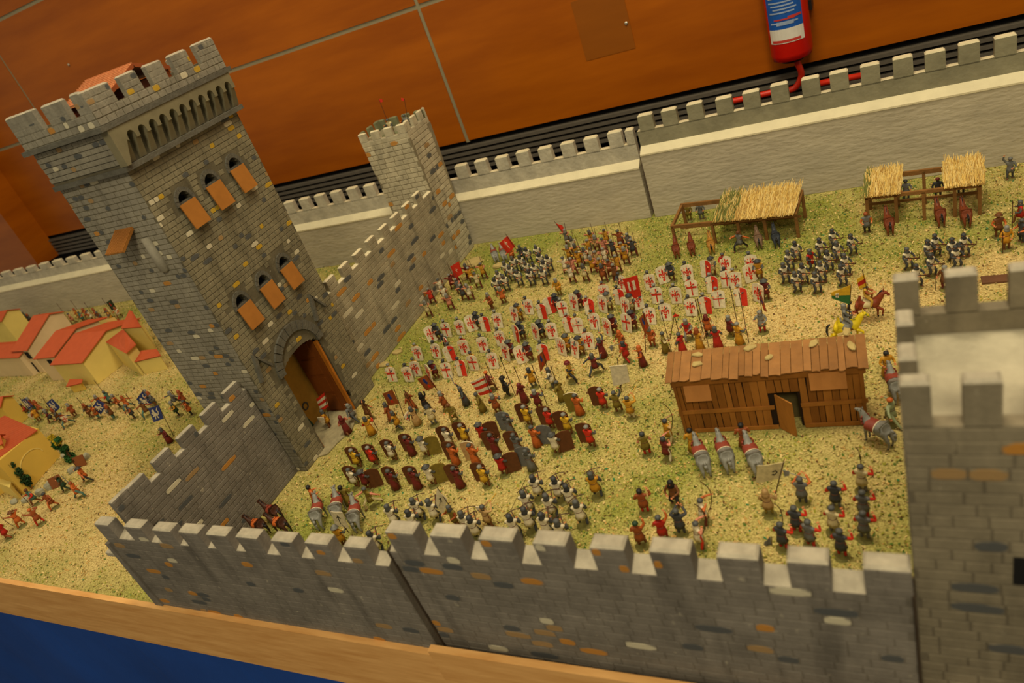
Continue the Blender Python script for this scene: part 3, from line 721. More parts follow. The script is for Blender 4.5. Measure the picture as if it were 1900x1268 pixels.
for i, (wy, z0, z1) in enumerate(WIN):
    k = 1 if i < 3 else 0
    q = MB(); y0, y1 = wy-0.024+0.0, wy+0.0235; zt, zb = z0+0.017, z0-0.040
    x_t, x_b = TX+0.003, TX+0.012
    dl = LEAN*zt
    q.hexa([(x_b, y0+dl, zb), (x_b+0.003, y0+dl, zb), (x_b+0.003, y1+dl, zb), (x_b, y1+dl, zb), (x_t, y0+dl, zt), (x_t+0.003, y0+dl, zt), (x_t+0.003, y1+dl, zt), (x_t, y1+dl, zt)])
    P.put('shutter', q, M_shut)
    sl_ = MB().box(TX-0.015, TX-0.001, wy-0.020+dl, wy+0.020+dl, z0+0.008, z0+0.020); P.put('window_sill', sl_, M_dkst)
    bk_ = MB().box(TX-0.021, TX-0.0205, wy-0.024+dl, wy+0.024+dl, z0-0.002, z1+0.004); P.put('window_recess', bk_, M_black)
# gate leaves and wooden frame
M_door = mat('dark reddish door wood', (120, 64, 18), 0.55, 0.12, 30, stretch=(1, 1, 0.3))
M_doorf = mat('orange gate frame wood', (172, 104, 30), 0.5, 0.1, 30)
P.put('gate_frame', MB().box(TX-0.014, TX-0.002, GY1-0.007, GY1+0.0, 0, GZ+0.010), M_doorf); P.put('gate_frame', MB().box(TX-0.014, TX-0.002, GY0, GY0+0.003, 0, GZ+0.004), M_doorf)
# right leaf stands open inwards, with raised panels
leaf = MB(); xa, xb2 = TX-0.016, TX-0.098
leaf.box(xb2, xa, GY1-0.010, GY1-0.004, 0.001, 0.250)
lf = P.put('gate_leaf', leaf, M_door)
def lp(x0, x1, z0, z1, nm='door_panel'):
    P.put(nm, MB().bevbox(-0.5, 0.5, -0.5, 0.5, 0, 1, 0.0).hexa([(x0, GY1-0.013, z0), (x1, GY1-0.013, z0), (x1, GY1-0.010, z0), (x0, GY1-0.010, z0), (x0, GY1-0.013, z1), (x1, GY1-0.013, z1), (x1, GY1-0.010, z1), (x0, GY1-0.010, z1)]) if False else
          MB().hexa([(x0, GY1-0.013, z0), (x1, GY1-0.013, z0), (x1, GY1-0.010, z0), (x0, GY1-0.010, z0), (x0, GY1-0.013, z1), (x1, GY1-0.013, z1), (x1, GY1-0.010, z1), (x0, GY1-0.010, z1)]), M_door, parent=lf)
for z0, z1 in ((0.010, 0.062), (0.072, 0.122), (0.132, 0.180), (0.190, 0.235)): lp(xb2+0.014, xa-0.018, z0, z1)
leaf2 = MB().box(TX-0.090, TX-0.016, GY0-0.02, GY0-0.013, 0.001, 0.235); lf2 = P.put('gate_leaf', leaf2, M_door)
P.put('door_leaf_edge', MB().box(TX-0.094, TX-0.090, GY0-0.022, GY0-0.010, 0.001, 0.235), M_door)
small = [(1.072, 0.0), (1.135, 0.0), (1.135, 0.080), (1.122, 0.100), (1.106, 0.106), (1.088, 0.100), (1.072, 0.082)]
P.put('rear_door', MB().prism(small, 0, 0.003, ((TX-0.108, 0, 0), (0, 1, 0), (0, 0, 1), (1, 0, 0))), mat('rear door brown', (104, 52, 14), 0.6))
rg = MB(); c0 = np.array((TX-0.1065, 1.165, 0.062))
for k in range(12):
    a, b = 2*PI*k/12, 2*PI*(k+1)/12
    rg.rod(c0+np.array((0, math.cos(a)*0.010, math.sin(a)*0.010)), c0+np.array((0, math.cos(b)*0.010, math.sin(b)*0.010)), 0.002, n=5)
P.put('ring_handle', rg, M_dkst)
P.put('passage_wall', MB().box(TX-0.112, TX-0.108, TY0+0.014, TY0+TW-0.014, 0.0, 0.355), mat('ochre passage wall', (196, 148, 58), 0.8, 0.1))
P.put('passage_floor', MB().box(TX-0.108, TX-0.002, GY0-0.03, GY1-0.014, 0.0, 0.0012), mat('passage floor grey', (150, 140, 108), 0.9, 0.1))
P.put('hinge', MB().box(TX-0.004, TX+0.002, GY1+0.001, GY1+0.006, 0.045, 0.062), M_blk)
# little gabled niches on both sides of the arch
for (yt, zt, hw, hh) in ((1.021, 0.338, 0.023, 0.068), (1.268, 0.350, 0.023, 0.070)):
    q = MB(); e = 0.0
    fr_ = ((TX, 0, 0), (0, 1, 0), (0, 0, 1), (1, 0, 0))
    q.prism([(yt-0.003, zt), (yt-hw, zt-hh), (yt-hw+0.007, zt-hh), (yt+0.003, zt-0.012)], 0, 0.010, fr_)
    P.put('niche_hood', q, M_dkst)
    q = MB(); q.prism([(yt-0.003, zt), (yt+0.001, zt-0.014), (yt+hw+0.006, zt-hh+0.010), (yt+hw+0.008, zt-hh+0.018)], 0, 0.010, fr_)
    P.put('niche_hood', q, M_dkst)
# wooden canopy and stone bracket on the left face
cz = TY0+LEAN*0.7-0.001
q = MB(); P.put('canopy', q.hexa([(-1.487, cz-0.050, 0.668), (-1.429, cz-0.050, 0.668), (-1.429, cz-0.047, 0.665), (-1.487, cz-0.047, 0.665), (-1.487+0.004, cz, 0.700), (-1.425, cz, 0.700), (-1.425, cz, 0.695), (-1.487+0.004, cz, 0.695)]), M_shut)
rb = MB()
for k in range(14):
    x = -1.486+k*0.0043; rb.bar((x, cz-0.0505, 0.6695), (x+0.003, cz, 0.7015), 0.0016, 0.0016)
P.put('canopy_rib', rb, M_shut, kind='stuff')
ang = []
br = MB().lathe([(0.004, 0.0), (0.013, 0.006), (0.014, 0.03), (0.011, 0.085)], 9, (-1.405, cz-0.003, 0.588), sx=1.0, sy=0.8); P.put('latrine_shaft', br, PTL[5], smooth=True)
# roofed hut on the tower top
M_roofp = mat('salmon roof boards', (210, 140, 92), 0.7, 0.08, 80)
M_roofd = mat('roof edge wood', (150, 76, 36), 0.7, 0.1)
hp = (-1.46, 1.19, 0.912); hut = Part(None, hp)
rz = 1.012; ez_ = 0.963; ry = TY0+LEAN+0.195
x0h, x1h = -1.60, -1.415
x0h, x1h, ry, rz, ew = -1.535, -1.375, 1.172, 0.985, 0.092
q = MB()
for sgn in (-1, 1):
    q.hexa([(x0h, ry, rz-0.004), (x1h, ry, rz-0.004), (x1h, ry+sgn*ew, rz-0.037), (x0h, ry+sgn*ew, rz-0.037), (x0h, ry, rz), (x1h, ry, rz), (x1h, ry+sgn*ew, rz-0.033), (x0h, ry+sgn*ew, rz-0.033)])
P.put('hut_roof', q, M_roofp)
rb = MB()
for k in range(13):
    t = k/12*ew; rb.bar((x0h, ry-t, rz-0.033*k/12+0.001), (x1h, ry-t, rz-0.033*k/12+0.001), 0.002, 0.002)
P.put('roof_rib', rb, M_roofp, kind='stuff')
q = MB()
for sgn in (-1, 1): q.bar((x1h+0.001, ry, rz-0.004), (x1h+0.001, ry+sgn*ew, rz-0.037), 0.003, 0.008)
P.put('barge_board', q, M_roofd)
for x in (x0h+0.012, x1h-0.008):
    for yy in (ry-ew+0.012, ry+ew-0.012): P.put('hut_post', MB().box(x-0.004, x+0.004, yy-0.004, yy+0.004, 0.90, rz-0.037), M_roofd)
P.put('hut_shade_block', MB().box(x0h+0.014, x1h-0.014, ry-ew+0.014, ry+ew-0.014, 0.905, rz-0.038), mat('hut interior shade', (70, 30, 12), 0.8))  # dark block whose colour stands in for the shade inside the open gable
P.put('rear_boards', MB(), M_roofd) if False else None

# threshold slab of paving before the gate
ts = tag(link('threshold_slab', MB().prism([(TX+0.0-0.09, 1.066), (TX-0.09, 1.222), (TX+0.005, 1.215), (TX+0.030, 1.185), (TX+0.045, 1.13), (TX+0.030, 1.085), (TX+0.025, 1.04), (TX, 1.03)], 0.0005, 0.003, ((0, 0, 0), (1, 0, 0), (0, 1, 0), (0, 0, 1))).mesh('threshold_slab', mat('grey paving', (160, 150, 116), 0.9, 0.16, 90, bump=0.6, bscale=200))), 'grey cracked paving slab in the open gateway of the tall tower', 'paving')

# ------------------------------------------------------------------ the small corner tower at the back
p = (-1.485, 2.14, 0)
ct = tag(empty('corner_tower', p), 'small pale stone corner tower with battlements at the back', 'model tower'); P = Part(ct, p)
cx0, cx1, cy0, cy1, CZ = -1.585, -1.392, 2.042, 2.183, 0.500
core = MB(); core.hexa([(cx0, cy0, 0), (cx1, cy0, 0), (cx1, cy1-0.02, 0), (cx0, cy1, 0), (cx0+0.004, cy0, CZ-0.022), (cx1, cy0, CZ-0.022), (cx1, cy1+0.018, CZ-0.022), (cx0+0.004, cy1, CZ-0.022)])
P.put('tower_body', core, MORT['corner tower'])
tk = 0.011
q = MB(); q.box(cx0, cx1, cy0, cy0+tk, CZ-0.022, CZ); q.box(cx1-tk, cx1, cy0+tk, cy1+0.012, CZ-0.022, CZ); q.box(cx0, cx0+tk, cy0+tk, cy1, CZ-0.022, CZ); q.box(cx0+tk, cx1-tk, cy1-tk, cy1, CZ-0.022, CZ)
P.put('parapet', q, PB[0])
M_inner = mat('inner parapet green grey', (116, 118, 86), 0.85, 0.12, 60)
fc = []
cw = cx1-cx0; cl = cy1+0.012-cy0
for a, b in ((0.0, 0.030), (0.052, 0.085), (0.107, 0.138), (0.160, cw)):
    q = MB().bevbox(cx0+a, cx0+b, cy0, cy0+tk, CZ-0.001, CZ+0.030, 0.003, 0, 1); P.put('merlon', q, [PB[0], M_ledge])
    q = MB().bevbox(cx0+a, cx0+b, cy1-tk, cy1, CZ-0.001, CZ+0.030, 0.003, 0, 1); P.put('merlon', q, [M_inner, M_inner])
for a, b in ((0.014, 0.034), (0.058, 0.085), (0.108, 0.133), (0.150, cl)):
    q = MB().bevbox(cx1-tk, cx1, cy0+a, cy0+b, CZ-0.001, CZ+0.032, 0.003, 0, 1); P.put('merlon', q, [PB[0], M_ledge])
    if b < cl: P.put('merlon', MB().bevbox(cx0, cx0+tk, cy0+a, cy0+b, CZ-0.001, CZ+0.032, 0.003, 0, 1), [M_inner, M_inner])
lay_bricks(P, [dict(o=(cx0, cy0, 0), du=(1, 0, 0), dv=(0, 0, 1), n=(0, -1, 0), W=cw, H=CZ, bw=0.032, bh=0.0175, probs=[0.95, 0.01, 0.01, 0.01, 0.015, 0.005]),
               dict(o=(cx1, cy0, 0), du=(0, 1, 0), dv=(0, 0.02, 1), n=(1, 0, 0), W=cl-0.025, H=CZ, bw=0.032, bh=0.0175)], PB, PBP, 290, d=0.0012, joint=0.0013)

# ------------------------------------------------------------------ the near tower at the right edge
p = (0.13, 0.67, 0)
rt = tag(empty('corner_tower', p), 'large dark stone tower with pale flat top at the right edge', 'model tower'); P = Part(rt, p)
rx0, rx1, ry0, ry1 = -0.004, 0.27, 0.572, 0.765; RZ = 0.465; RP = 0.506; RM = 0.545
P.put('tower_body', MB().box(rx0, rx1, ry0, ry1, 0, RZ), MORT['right tower'])
P.put('platform', MB().box(rx0+0.014, rx1-0.014, ry0+0.014, ry1-0.014, RZ, RZ+0.006), mat('pale sandy roof paint', (178, 170, 146), 0.9, 0.16, 30, bump=0.5))
q = MB(); t2 = 0.016
q.box(rx0, rx1, ry0, ry0+t2, RZ, RP-0.012); q.box(rx0, rx0+t2, ry0+t2, ry1-t2, RZ, RP-0.012); q.box(rx0, rx1, ry1-t2, ry1, RZ, RP-0.008); q.box(rx1-t2, rx1, ry0+t2, ry1-t2, RZ, RP-0.008)
P.put('parapet', q, PR_[0])
for a, b in ((0, 0.024), (0.048, 0.077), (0.104, 0.134), (0.16, 0.19), (0.216, 0.274)):
    P.put('merlon', MB().bevbox(rx0+a, rx0+b, ry0, ry0+t2, RP-0.013, RM, 0.003, 0, 1), [PR_[0], M_pale])
    P.put('merlon', MB().bevbox(rx0+a, rx0+b, ry1-t2, ry1, RP-0.009, RM, 0.003, 0, 1), [PR_[0], M_pale])
for a, b in ((0.05, 0.078), (0.108, 0.136)):
    P.put('merlon', MB().bevbox(rx0, rx0+t2, ry0+a, ry0+b, RP-0.013, RM-0.01, 0.003, 0, 1), [PR_[0], M_pale])
P.put('arrow_slit', MB().box(0.083, 0.098, ry0-0.002, ry0+0.001, 0.285, 0.325), M_black)
lay_bricks(P, [dict(o=(rx0, ry0, 0.02), du=(1, 0, 0), dv=(0, 0, 1), n=(0, -1, 0), W=rx1-rx0, H=RP-0.014-0.02, bw=0.036, bh=0.0165),
               dict(o=(rx0, ry1, 0.02), du=(0, -1, 0), dv=(0, 0, 1), n=(-1, 0, 0), W=ry1-ry0, H=RP-0.014-0.02, bw=0.036, bh=0.0165)], PR_, PRP, 290, d=0.0008, joint=0.0009)
# ------------------------------------------------------------------ red roofed houses outside the gate
M_roof = mat('red roof card', (182, 84, 46), 0.7, 0.05, 60)
M_yel = mat('yellow house wall', (220, 198, 112), 0.85, 0.07, 12)
M_yel2 = mat('deep yellow house wall', (214, 180, 80), 0.85, 0.07, 12)
M_crm = mat('cream house wall', (212, 188, 144), 0.85, 0.07, 12)
M_win = mat('black window opening', (18, 16, 16), 0.9, 0.02)
def roof_plate(P, quad, mt=M_roof, th=0.003, ribs=16, name='roof'):
    """quad: eave-left, eave-right, ridge-right, ridge-left; ribs run down the slope"""
    a, b, c, d = [np.array(q, float) for q in quad]; n = np.cross(b-a, d-a); n /= np.linalg.norm(n)
    if n[2] < 0: n = -n
    q = MB(); q.add([a-n*th, b-n*th, c-n*th, d-n*th, a, b, c, d], [(3, 2, 1, 0), (4, 5, 6, 7), (0, 1, 5, 4), (1, 2, 6, 5), (2, 3, 7, 6), (3, 0, 4, 7)])
    o = P.put(name, q, mt)
    L = np.linalg.norm(b-a); k = max(3, int(L/0.0062)); r = MB()
    for i in range(k):
        t = (i+0.5)/k; w_ = L/k*0.55; u = (b-a)/L
        p0 = a+(b-a)*t; p1 = d+(c-d)*t; h = n*0.0012
        r.add([p0-u*w_/2, p0+u*w_/2, p1+u*w_/2, p1-u*w_/2, p0+h, p1+h], [(0, 1, 4), (1, 2, 5, 4), (0, 4, 5, 3), (2, 3, 5)])
    P.put('roof_rib', r, mt, kind='stuff', parent=o)
def house(label, roofs, walls, wins=(), mat_w=M_yel, extra=None):
    """roofs: quads of 3D points; walls: [(footprint [(x, y, z_top)...], material)]; wins on vertical faces"""
    xs = [p for w_ in walls for p in w_[0]]; c = (sum(p[0] for p in xs)/len(xs), sum(p[1] for p in xs)/len(xs), 0)
    root = tag(empty('model_house', c), label, 'model house'); P = Part(root, c)
    for fp, mw in walls:
        k = len(fp); q = MB()
        q.add([(x, y, 0) for x, y, z in fp]+[(x, y, z) for x, y, z in fp], [tuple(range(k-1, -1, -1)), tuple(range(k, 2*k))]+[(i, (i+1) % k, k+(i+1) % k, k+i) for i in range(k)])
        P.put('house_wall', q, mw)
    for rf in roofs: roof_plate(P, rf)
    for (x0, x1, y, z0, z1) in wins: P.put('window_opening', MB().box(x0, x1, y-0.0016, y+0.002, z0, z1), M_win)
    return root, P
def gable(label, eL, eR, rR, he, hr, mw=M_yel, mside=None, wins=(), back=1.0, ov=0.008):
    EL, ER, RR = at(*eL, he), at(*eR, he), at(*rR, hr)
    u = ER-EL; u[2] = 0; u /= np.linalg.norm(u); v = RR-ER; v[2] = 0; v -= u*(v@u); dv = np.linalg.norm(v); v /= dv
    L = np.linalg.norm(ER-EL)
    A = EL; B = EL+u*L
    RL_, RR_ = A+v*dv+np.array((0, 0, hr-he)), B+v*dv+np.array((0, 0, hr-he))
    bh = he+(hr-he)*(1-back)
    BL, BR = A+v*dv*(1+back), B+v*dv*(1+back); BL[2] = BR[2] = bh
    sl = (hr-he)/dv
    a = A+u*ov*0.5+v*ov; b = B-u*ov+v*ov; m0, m1 = RL_+u*ov*0.5, RR_-u*ov; c0, c1 = BL+u*ov*0.5-v*ov*0.5, BR-u*ov-v*ov*0.5
    t = 0.0045
    w1 = [(a[0], a[1], he+sl*ov-t), (b[0], b[1], he+sl*ov-t), (m1[0], m1[1], hr-t), (m0[0], m0[1], hr-t)]
    w2 = [(m0[0], m0[1], hr-t), (m1[0], m1[1], hr-t), (c1[0], c1[1], bh+sl*ov*0.5-t), (c0[0], c0[1], bh+sl*ov*0.5-t)]
    root, P = house(label, [(A, B, RR_, RL_), (BR, BL, RL_, RR_)], [(w1, mw), (w2, mw)])
    P.ov = (a, b, u, v)
    for (t0, t1, z0, z1) in wins:
        q = MB(); n = -v
        p = [a+(b-a)*t0, a+(b-a)*t1]
        q.hexa([(p[0][0]+n[0]*s_, p[0][1]+n[1]*s_, z) if k == 0 else (p[1][0]+n[0]*s_, p[1][1]+n[1]*s_, z) for z in (z0, z1) for k, s_ in ((0, 0.0015), (1, 0.0015), (1, -0.001), (0, -0.001))])
        P.put('window_opening', q, M_win)
    return P
gable('big yellow model house with a wide red roof and small porch, by the blue banners', (92, 678), (151, 674), (184, 615), 0.108, 0.152, M_yel)
gable('cream model house with red roof and one black window beside the big yellow house', (61, 667), (99, 663), (130, 611), 0.118, 0.158, M_crm, wins=[(0.50, 0.72, 0.080, 0.104)])
gable('narrow cream model house with steep red roof, black window and tall black door', (19, 653), (49, 651), (108, 581), 0.122, 0.196, M_crm, wins=[(0.66, 0.92, 0.075, 0.110), (0.35, 0.68, 0.004, 0.055)], back=0.35)
gable('yellow model house with salmon red roof at the left edge, nearest the back wall', (-80, 612), (2, 597), (42, 570), 0.135, 0.165, M_yel)
gable('low cream model house behind the narrow one, mostly cut off at left', (-60, 668), (33, 664), (2, 640), 0.105, 0.125, M_crm, back=0.4)
gable('long red roofed model building running behind the big yellow house', (138, 618), (224, 596), (234, 588), 0.098, 0.112, M_yel)
# small yellow wing with a pyramid-like red roof
def corner_house(label, px, zs, mw, base_drop=True, ins=0.88):
    pts = [at(p[0], p[1], z) for p, z in zip(px, zs)]
    c = sum(pts)/len(pts)
    fp = [tuple(np.append((c+(p-c)*ins)[:2], p[2]-0.006)) for p in pts]
    return house(label, [tuple(pts)], [(fp, mw)])
corner_house('small yellow model house with ribbed red roof, its corner towards the banners', [(196, 635), (233, 656), (252, 639), (228, 611)], [0.112, 0.112, 0.112, 0.140], M_yel)
corner_house('yellow model house with pointed red roof touching the gate tower', [(224, 610), (262, 607), (245, 578), (240, 576)], [0.142, 0.142, 0.170, 0.170], M_yel)
corner_house('low yellow lean-to with narrow red roof beside the gate tower', [(249, 672), (298, 660), (291, 648), (262, 651)], [0.062, 0.062, 0.075, 0.075], M_yel)
corner_house('tiny red roofed porch on posts in front of the big yellow house', [(122, 718), (151, 711), (153, 704), (129, 704)], [0.036, 0.036, 0.042, 0.042], M_yel2, ins=0.7)
gable('deep yellow model house with ribbed red roof at the left edge above the tree', (-60, 770), (0, 757), (31, 730), 0.100, 0.125, M_yel2)
P = gable('large yellow model house with red roof and blind arch behind the two bushes', (-75, 850), (10, 806), (38, 786), 0.148, 0.168, M_yel2, back=1.0)
# front wing of that house: gable end with a moulded arch
A = [at(8, 808, 0.150), at(98, 790, 0.125)]
B0, B1 = at(48, 919), at(113, 845)
fp = [(B0[0], B0[1], 0.135), (B1[0], B1[1], 0.118), (B1[0]-0.30, B1[1]+0.05, 0.118), (B0[0]-0.38, B0[1]+0.06, 0.135)]
root, P = house('yellow model house front with moulded blind arch beside the rubble stones', [((B0[0]-0.02, B0[1]-0.012, 0.138), (B1[0]+0.012, B1[1]-0.01, 0.120), (B1[0]-0.28, B1[1]+0.06, 0.126), (B0[0]-0.38, B0[1]+0.06, 0.144))], [(fp, M_yel2)])
dd = (B1-B0); L = np.linalg.norm(dd); dd /= L; nn = np.array((dd[1], -dd[0], 0))
arc = MB()
for k in range(10):
    a, b_ = PI*k/10, PI*(k+1)/10
    f = lambda t: B0+dd*(L*0.5-math.cos(t)*L*0.28)+np.array((0, 0, 0.055+math.sin(t)*0.035))
    arc.bar(f(a), f(b_), 0.003, 0.003)
arc.bar(B0+dd*L*0.22, B0+dd*L*0.22+np.array((0, 0, 0.055)), 0.003, 0.003); arc.bar(B0+dd*L*0.78, B0+dd*L*0.78+np.array((0, 0, 0.055)), 0.003, 0.003)
P.put('arch_moulding', arc, M_yel)
C0 = at(-30, 900); C1 = at(40, 925)
house('low deep yellow wall block at the left edge below the bushes', [], [([(C0[0], C0[1], 0.05), (C1[0], C1[1]-0.004, 0.05), (C1[0]-0.04, C1[1]+0.03, 0.05), (C0[0]-0.04, C0[1]+0.03, 0.05)], M_yel)])

# ------------------------------------------------------------------ stones, bushes, rubble
M_rock = mat('sand coloured rock', (182, 162, 104), 0.9, 0.10, 60, bump=0.6, bscale=160)
M_rub = mat('pale grey rubble', (160, 158, 136), 0.9, 0.14, 80, bump=0.5, bscale=200)
def stone(px, py, w_, d_, h, label, mt, rot=0.0, z=0.0, name='stone', cat='stone', group=None, seed=0, tilt=0.0, above=None):
    rn = random.Random(seed)
    P_ = at(px, py, z) if above is None else above
    q = MB(); n = 9; rings = [(0.86, -0.001), (1.0, h*0.35), (0.92, h*0.75), (0.6, h)]
    J = [rn.uniform(0.78, 1.2) for _ in range(n)]; V = []
    for r, zz in rings:
        for i in range(n):
            t = 2*PI*i/n; V.append((math.cos(t)*r*J[i]*w_/2*rn.uniform(.94, 1.06), math.sin(t)*r*J[i]*d_/2*rn.uniform(.94, 1.06), zz*rn.uniform(0.85, 1.1)))
    F = [(k*n+i, k*n+(i+1) % n, (k+1)*n+(i+1) % n, (k+1)*n+i) for k in range(3) for i in range(n)]+[tuple(range(n-1, -1, -1)), tuple(range(3*n, 4*n))]
    q.add(V, F); o = link(name, q.mesh(name, mt), loc=W(P_)); o.rotation_euler = (tilt, 0, rot)
    return tag(o, label, cat, group)
stone(878, 492, 0.085, 0.06, 0.020, 'large flat sandy rock at the foot of the small corner tower', M_rock, 0.5, seed=3)
stone(925, 495, 0.045, 0.03, 0.012, 'small sandy rock right of the large flat rock by the corner tower', M_rock, 0.2, seed=4)
stone(868, 516, 0.04, 0.03, 0.006, 'thin sandy stone slab just below the large flat rock', M_rock, 0.8, seed=5)
stone(737, 655, 0.036, 0.024, 0.008, 'upper flat sandy stone by the gate tower foot, next to white shields', M_rock, 0.1, seed=6)
stone(713, 678, 0.036, 0.028, 0.008, 'lower flat sandy stone by the gate tower foot, next to white shields', M_rock, 0.6, seed=7)
for i, (x, y, w_, h, t) in enumerate([(28, 933, 0.026, 0.012, 'lowest stone of the grey rubble barricade at left, behind the attackers'), (50, 930, 0.030, 0.014, 'broad grey block, second lowest stone of the rubble barricade'), (76, 918, 0.028, 0.020, 'grey rubble block in the middle of the barricade, behind a kneeling attacker'), (95, 906, 0.030, 0.022, 'tall pale grey rubble block leaning between the two brown shields'), (135, 876, 0.028, 0.016, 'grey rubble stone under the green and yellow bush'), (163, 850, 0.026, 0.018, 'topmost grey rubble stone, beside the upright brown panel'), (120, 846, 0.030, 0.012, 'pale grey stone half hidden behind the yellow bush')]):
    stone(x, y, w_, w_*0.7, h, t, M_rub, 0.4*i, seed=20+i)
M_brn = mat('brown wooden panel', (120, 66, 26), 0.7, 0.1, 60)
for (x, y, lb, an) in ((152, 866, 'upright brown mantlet board beside the topmost rubble stone', 0.5), (109, 904, 'dark brown mantlet board held among the rubble stones', 0.7)):
    p_ = at(x, y); q = MB().bevbox(-0.018, 0.018, -0.0015, 0.0015, 0, 0.036, 0.001)
    o = link('mantlet', q.mesh('mantlet', M_brn), loc=W(p_)); o.rotation_euler = (-0.35, 0, an); tag(o, lb, 'shield')
LEAF = [mat('dark bush leaves', (40, 66, 30), 0.9, 0.15, 200), mat('green bush leaves', (46, 92, 40), 0.9, 0.15, 200), mat('yellow bush leaves', (196, 168, 36), 0.9, 0.15, 200)]
M_stem = mat('bush stem', (92, 64, 36), 0.9)
def bush(base, blobs, label, seed):
    p_ = at(*base); c = tuple(p_); root = tag(empty('bush', c), label, 'bush'); P = Part(root, c); rn = random.Random(seed)
    st = MB(); fo = MB()
    for (dx, z, r, mi) in blobs:
        top = p_+np.array((dx, 0.004, z)); st.rod(p_+np.array((0, 0, -0.001)), top, 0.0011, 0.0006, 5)
        for _ in range(int(520*r/0.02)):
            v = np.array([rn.gauss(0, 1) for _ in range(3)]); v /= np.linalg.norm(v); c0 = top+v*r*rn.random()**0.4*np.array((1, 0.9, 0.9))
            a = np.array([rn.uniform(-1, 1) for _ in range(3)])*0.0032; b_ = np.array([rn.uniform(-1, 1) for _ in range(3)])*0.0032
            fo.add([c0-a, c0+b_, c0+a, c0-b_], [(0, 1, 2, 3)], mi if rn.random() < 0.88 else 1)
    P.put('stem', st, M_stem); P.put('foliage', fo, LEAF, kind='stuff')
bush((60, 908), [(-0.004, 0.038, 0.018, 0), (-0.010, 0.068, 0.017, 0), (-0.016, 0.096, 0.014, 0), (-0.002, 0.020, 0.010, 0), (-0.028, 0.045, 0.012, 0)], 'dark green bush standing before the blind arch of the yellow house', 1)
bush((22, 888), [(-0.012, 0.055, 0.018, 0), (-0.004, 0.03, 0.014, 0)], 'dark green bush at the left edge, left of the taller bush', 2)
bush((138, 858), [(-0.008, 0.050, 0.015, 1), (-0.026, 0.072, 0.015, 1), (-0.006, 0.085, 0.014, 2), (-0.020, 0.10, 0.012, 2), (0.006, 0.060, 0.010, 1), (-0.012, 0.015, 0.020, 1), (0.004, 0.092, 0.010, 1), (-0.034, 0.062, 0.010, 1)], 'bright green and yellow bush by the corner of the yellow house', 3)

# ------------------------------------------------------------------ the plank shed
M_pl = [mat(f'shed plank {i}', c, 0.65, 0.14, 50, bump=0.4, bscale=220, stretch=(1, 1, 0.35)) for i, c in enumerate([(156, 100, 36), (144, 91, 32), (166, 108, 42), (134, 83, 28)])]
M_rp = [mat(f'shed roof plank {i}', c, 0.7, 0.12, 60, bump=0.4, bscale=220) for i, c in enumerate([(150, 104, 54), (139, 95, 47), (158, 111, 60)])]
M_board = mat('pale shutter board', (186, 126, 66), 0.6, 0.05, 60)
FLp, FRp = at(1273, 801), at(1612, 785)
du = FRp-FLp; SL = np.linalg.norm(du); du /= SL; dn = np.array((du[1], -du[0], 0)); up = np.array((0, 0, 1.0)); bk = -dn
HF, HB, SD = 0.139, 0.150, 0.058
c = tuple(FLp+du*SL/2+bk*SD/2); shed = tag(empty('plank_shed', c), 'brown plank shed with flat stones on its roof and open door', 'shed'); P = Part(shed, c)
fr4 = lambda o: (o, du, up, dn)
DU0, DU1 = 0.185, 0.225
x = 0.0; rn = random.Random(5)
while x < SL-0.004:
    w_ = rn.uniform(0.010, 0.016); x1 = min(SL, x+w_)
    zb = 0.088 if DU0-0.006 < (x+x1)/2 < DU1+0.004 else 0.002
    s1, s2 = rn.uniform(-0.0012, 0.0012), rn.uniform(-0.0012, 0.0012)
    top = HF-0.004-(rn.uniform(0.003, 0.012) if rn.random() < 0.35 else 0)
    q = MB().prism([(x+s1, zb), (x1-0.0012+s2*0.5, zb), (x1-0.0012-s2, top), (x-s1, top)], 0, rn.uniform(0.002, 0.0032), fr4(FLp))
    P.put('wall_plank', q, rn.choice(M_pl)); x = x1
dk = MB().prism([(0.002, 0.0), (DU0, 0.0), (DU0, 0.086), (DU1, 0.086), (DU1, 0.0), (SL-0.002, 0), (SL-0.002, HF-0.014), (0.002, HF-0.014)], -0.004, -0.002, fr4(FLp)); P.put('wall_backing', dk, mat('dark shed inside', (40, 26, 14), 0.9))
P.put('side_wall', MB().prism([(0, 0), (SD, 0), (SD, HB-0.004), (0, HF-0.004)], -0.003, 0, (FRp-du*0.001, bk, up, du)), M_pl[3])
P.put('side_wall', MB().prism([(0, 0), (SD, 0), (SD, HB-0.004), (0, HF-0.004)], -0.003, 0, (FLp, bk, up, -du)), M_pl[3])
P.put('rear_wall', MB().prism([(0, 0), (SL, 0), (SL, HB-0.004), (0, HB-0.004)], 0, 0.003, (FLp+bk*SD, du, up, dn)), M_pl[1])
P.put('floor_strip', MB().prism([(DU0-0.002, 0), (DU1+0.002, 0), (DU1+0.002, 0.08), (DU0-0.002, 0.08)], -0.03, -0.028, fr4(FLp)), mat('shed inside olive', (96, 86, 50), 0.9))
def rail(u0, u1, v0, v1, h=0.008, nm='rail'):
    a = FLp+du*u0+up*v0+dn*0.0045; b_ = FLp+du*u1+up*v1+dn*0.0045
    P.put(nm, MB().bar(a, b_, 0.0035, h, up=tuple(up)), M_pl[2])
rail(-0.003, DU0-0.004, 0.054, 0.054); rail(0.02, DU0-0.002, 0.005, 0.005); rail(DU1+0.004, SL+0.003, 0.056, 0.058); rail(DU1+0.006, SL, 0.005, 0.005)
P.put('lintel_beam', MB().bar(FLp+du*-0.004+up*(HF-0.010)+dn*0.005, FLp+du*(SL+0.004)+up*(HF-0.010)+dn*0.005, 0.004, 0.012), M_pl[1])
for u in (0.002, SL-0.004): P.put('corner_post', MB().bar(FLp+du*u+dn*0.0055, FLp+du*u+dn*0.0055+up*(HF-0.01), 0.006, 0.004, up=tuple(dn)), M_pl[1])
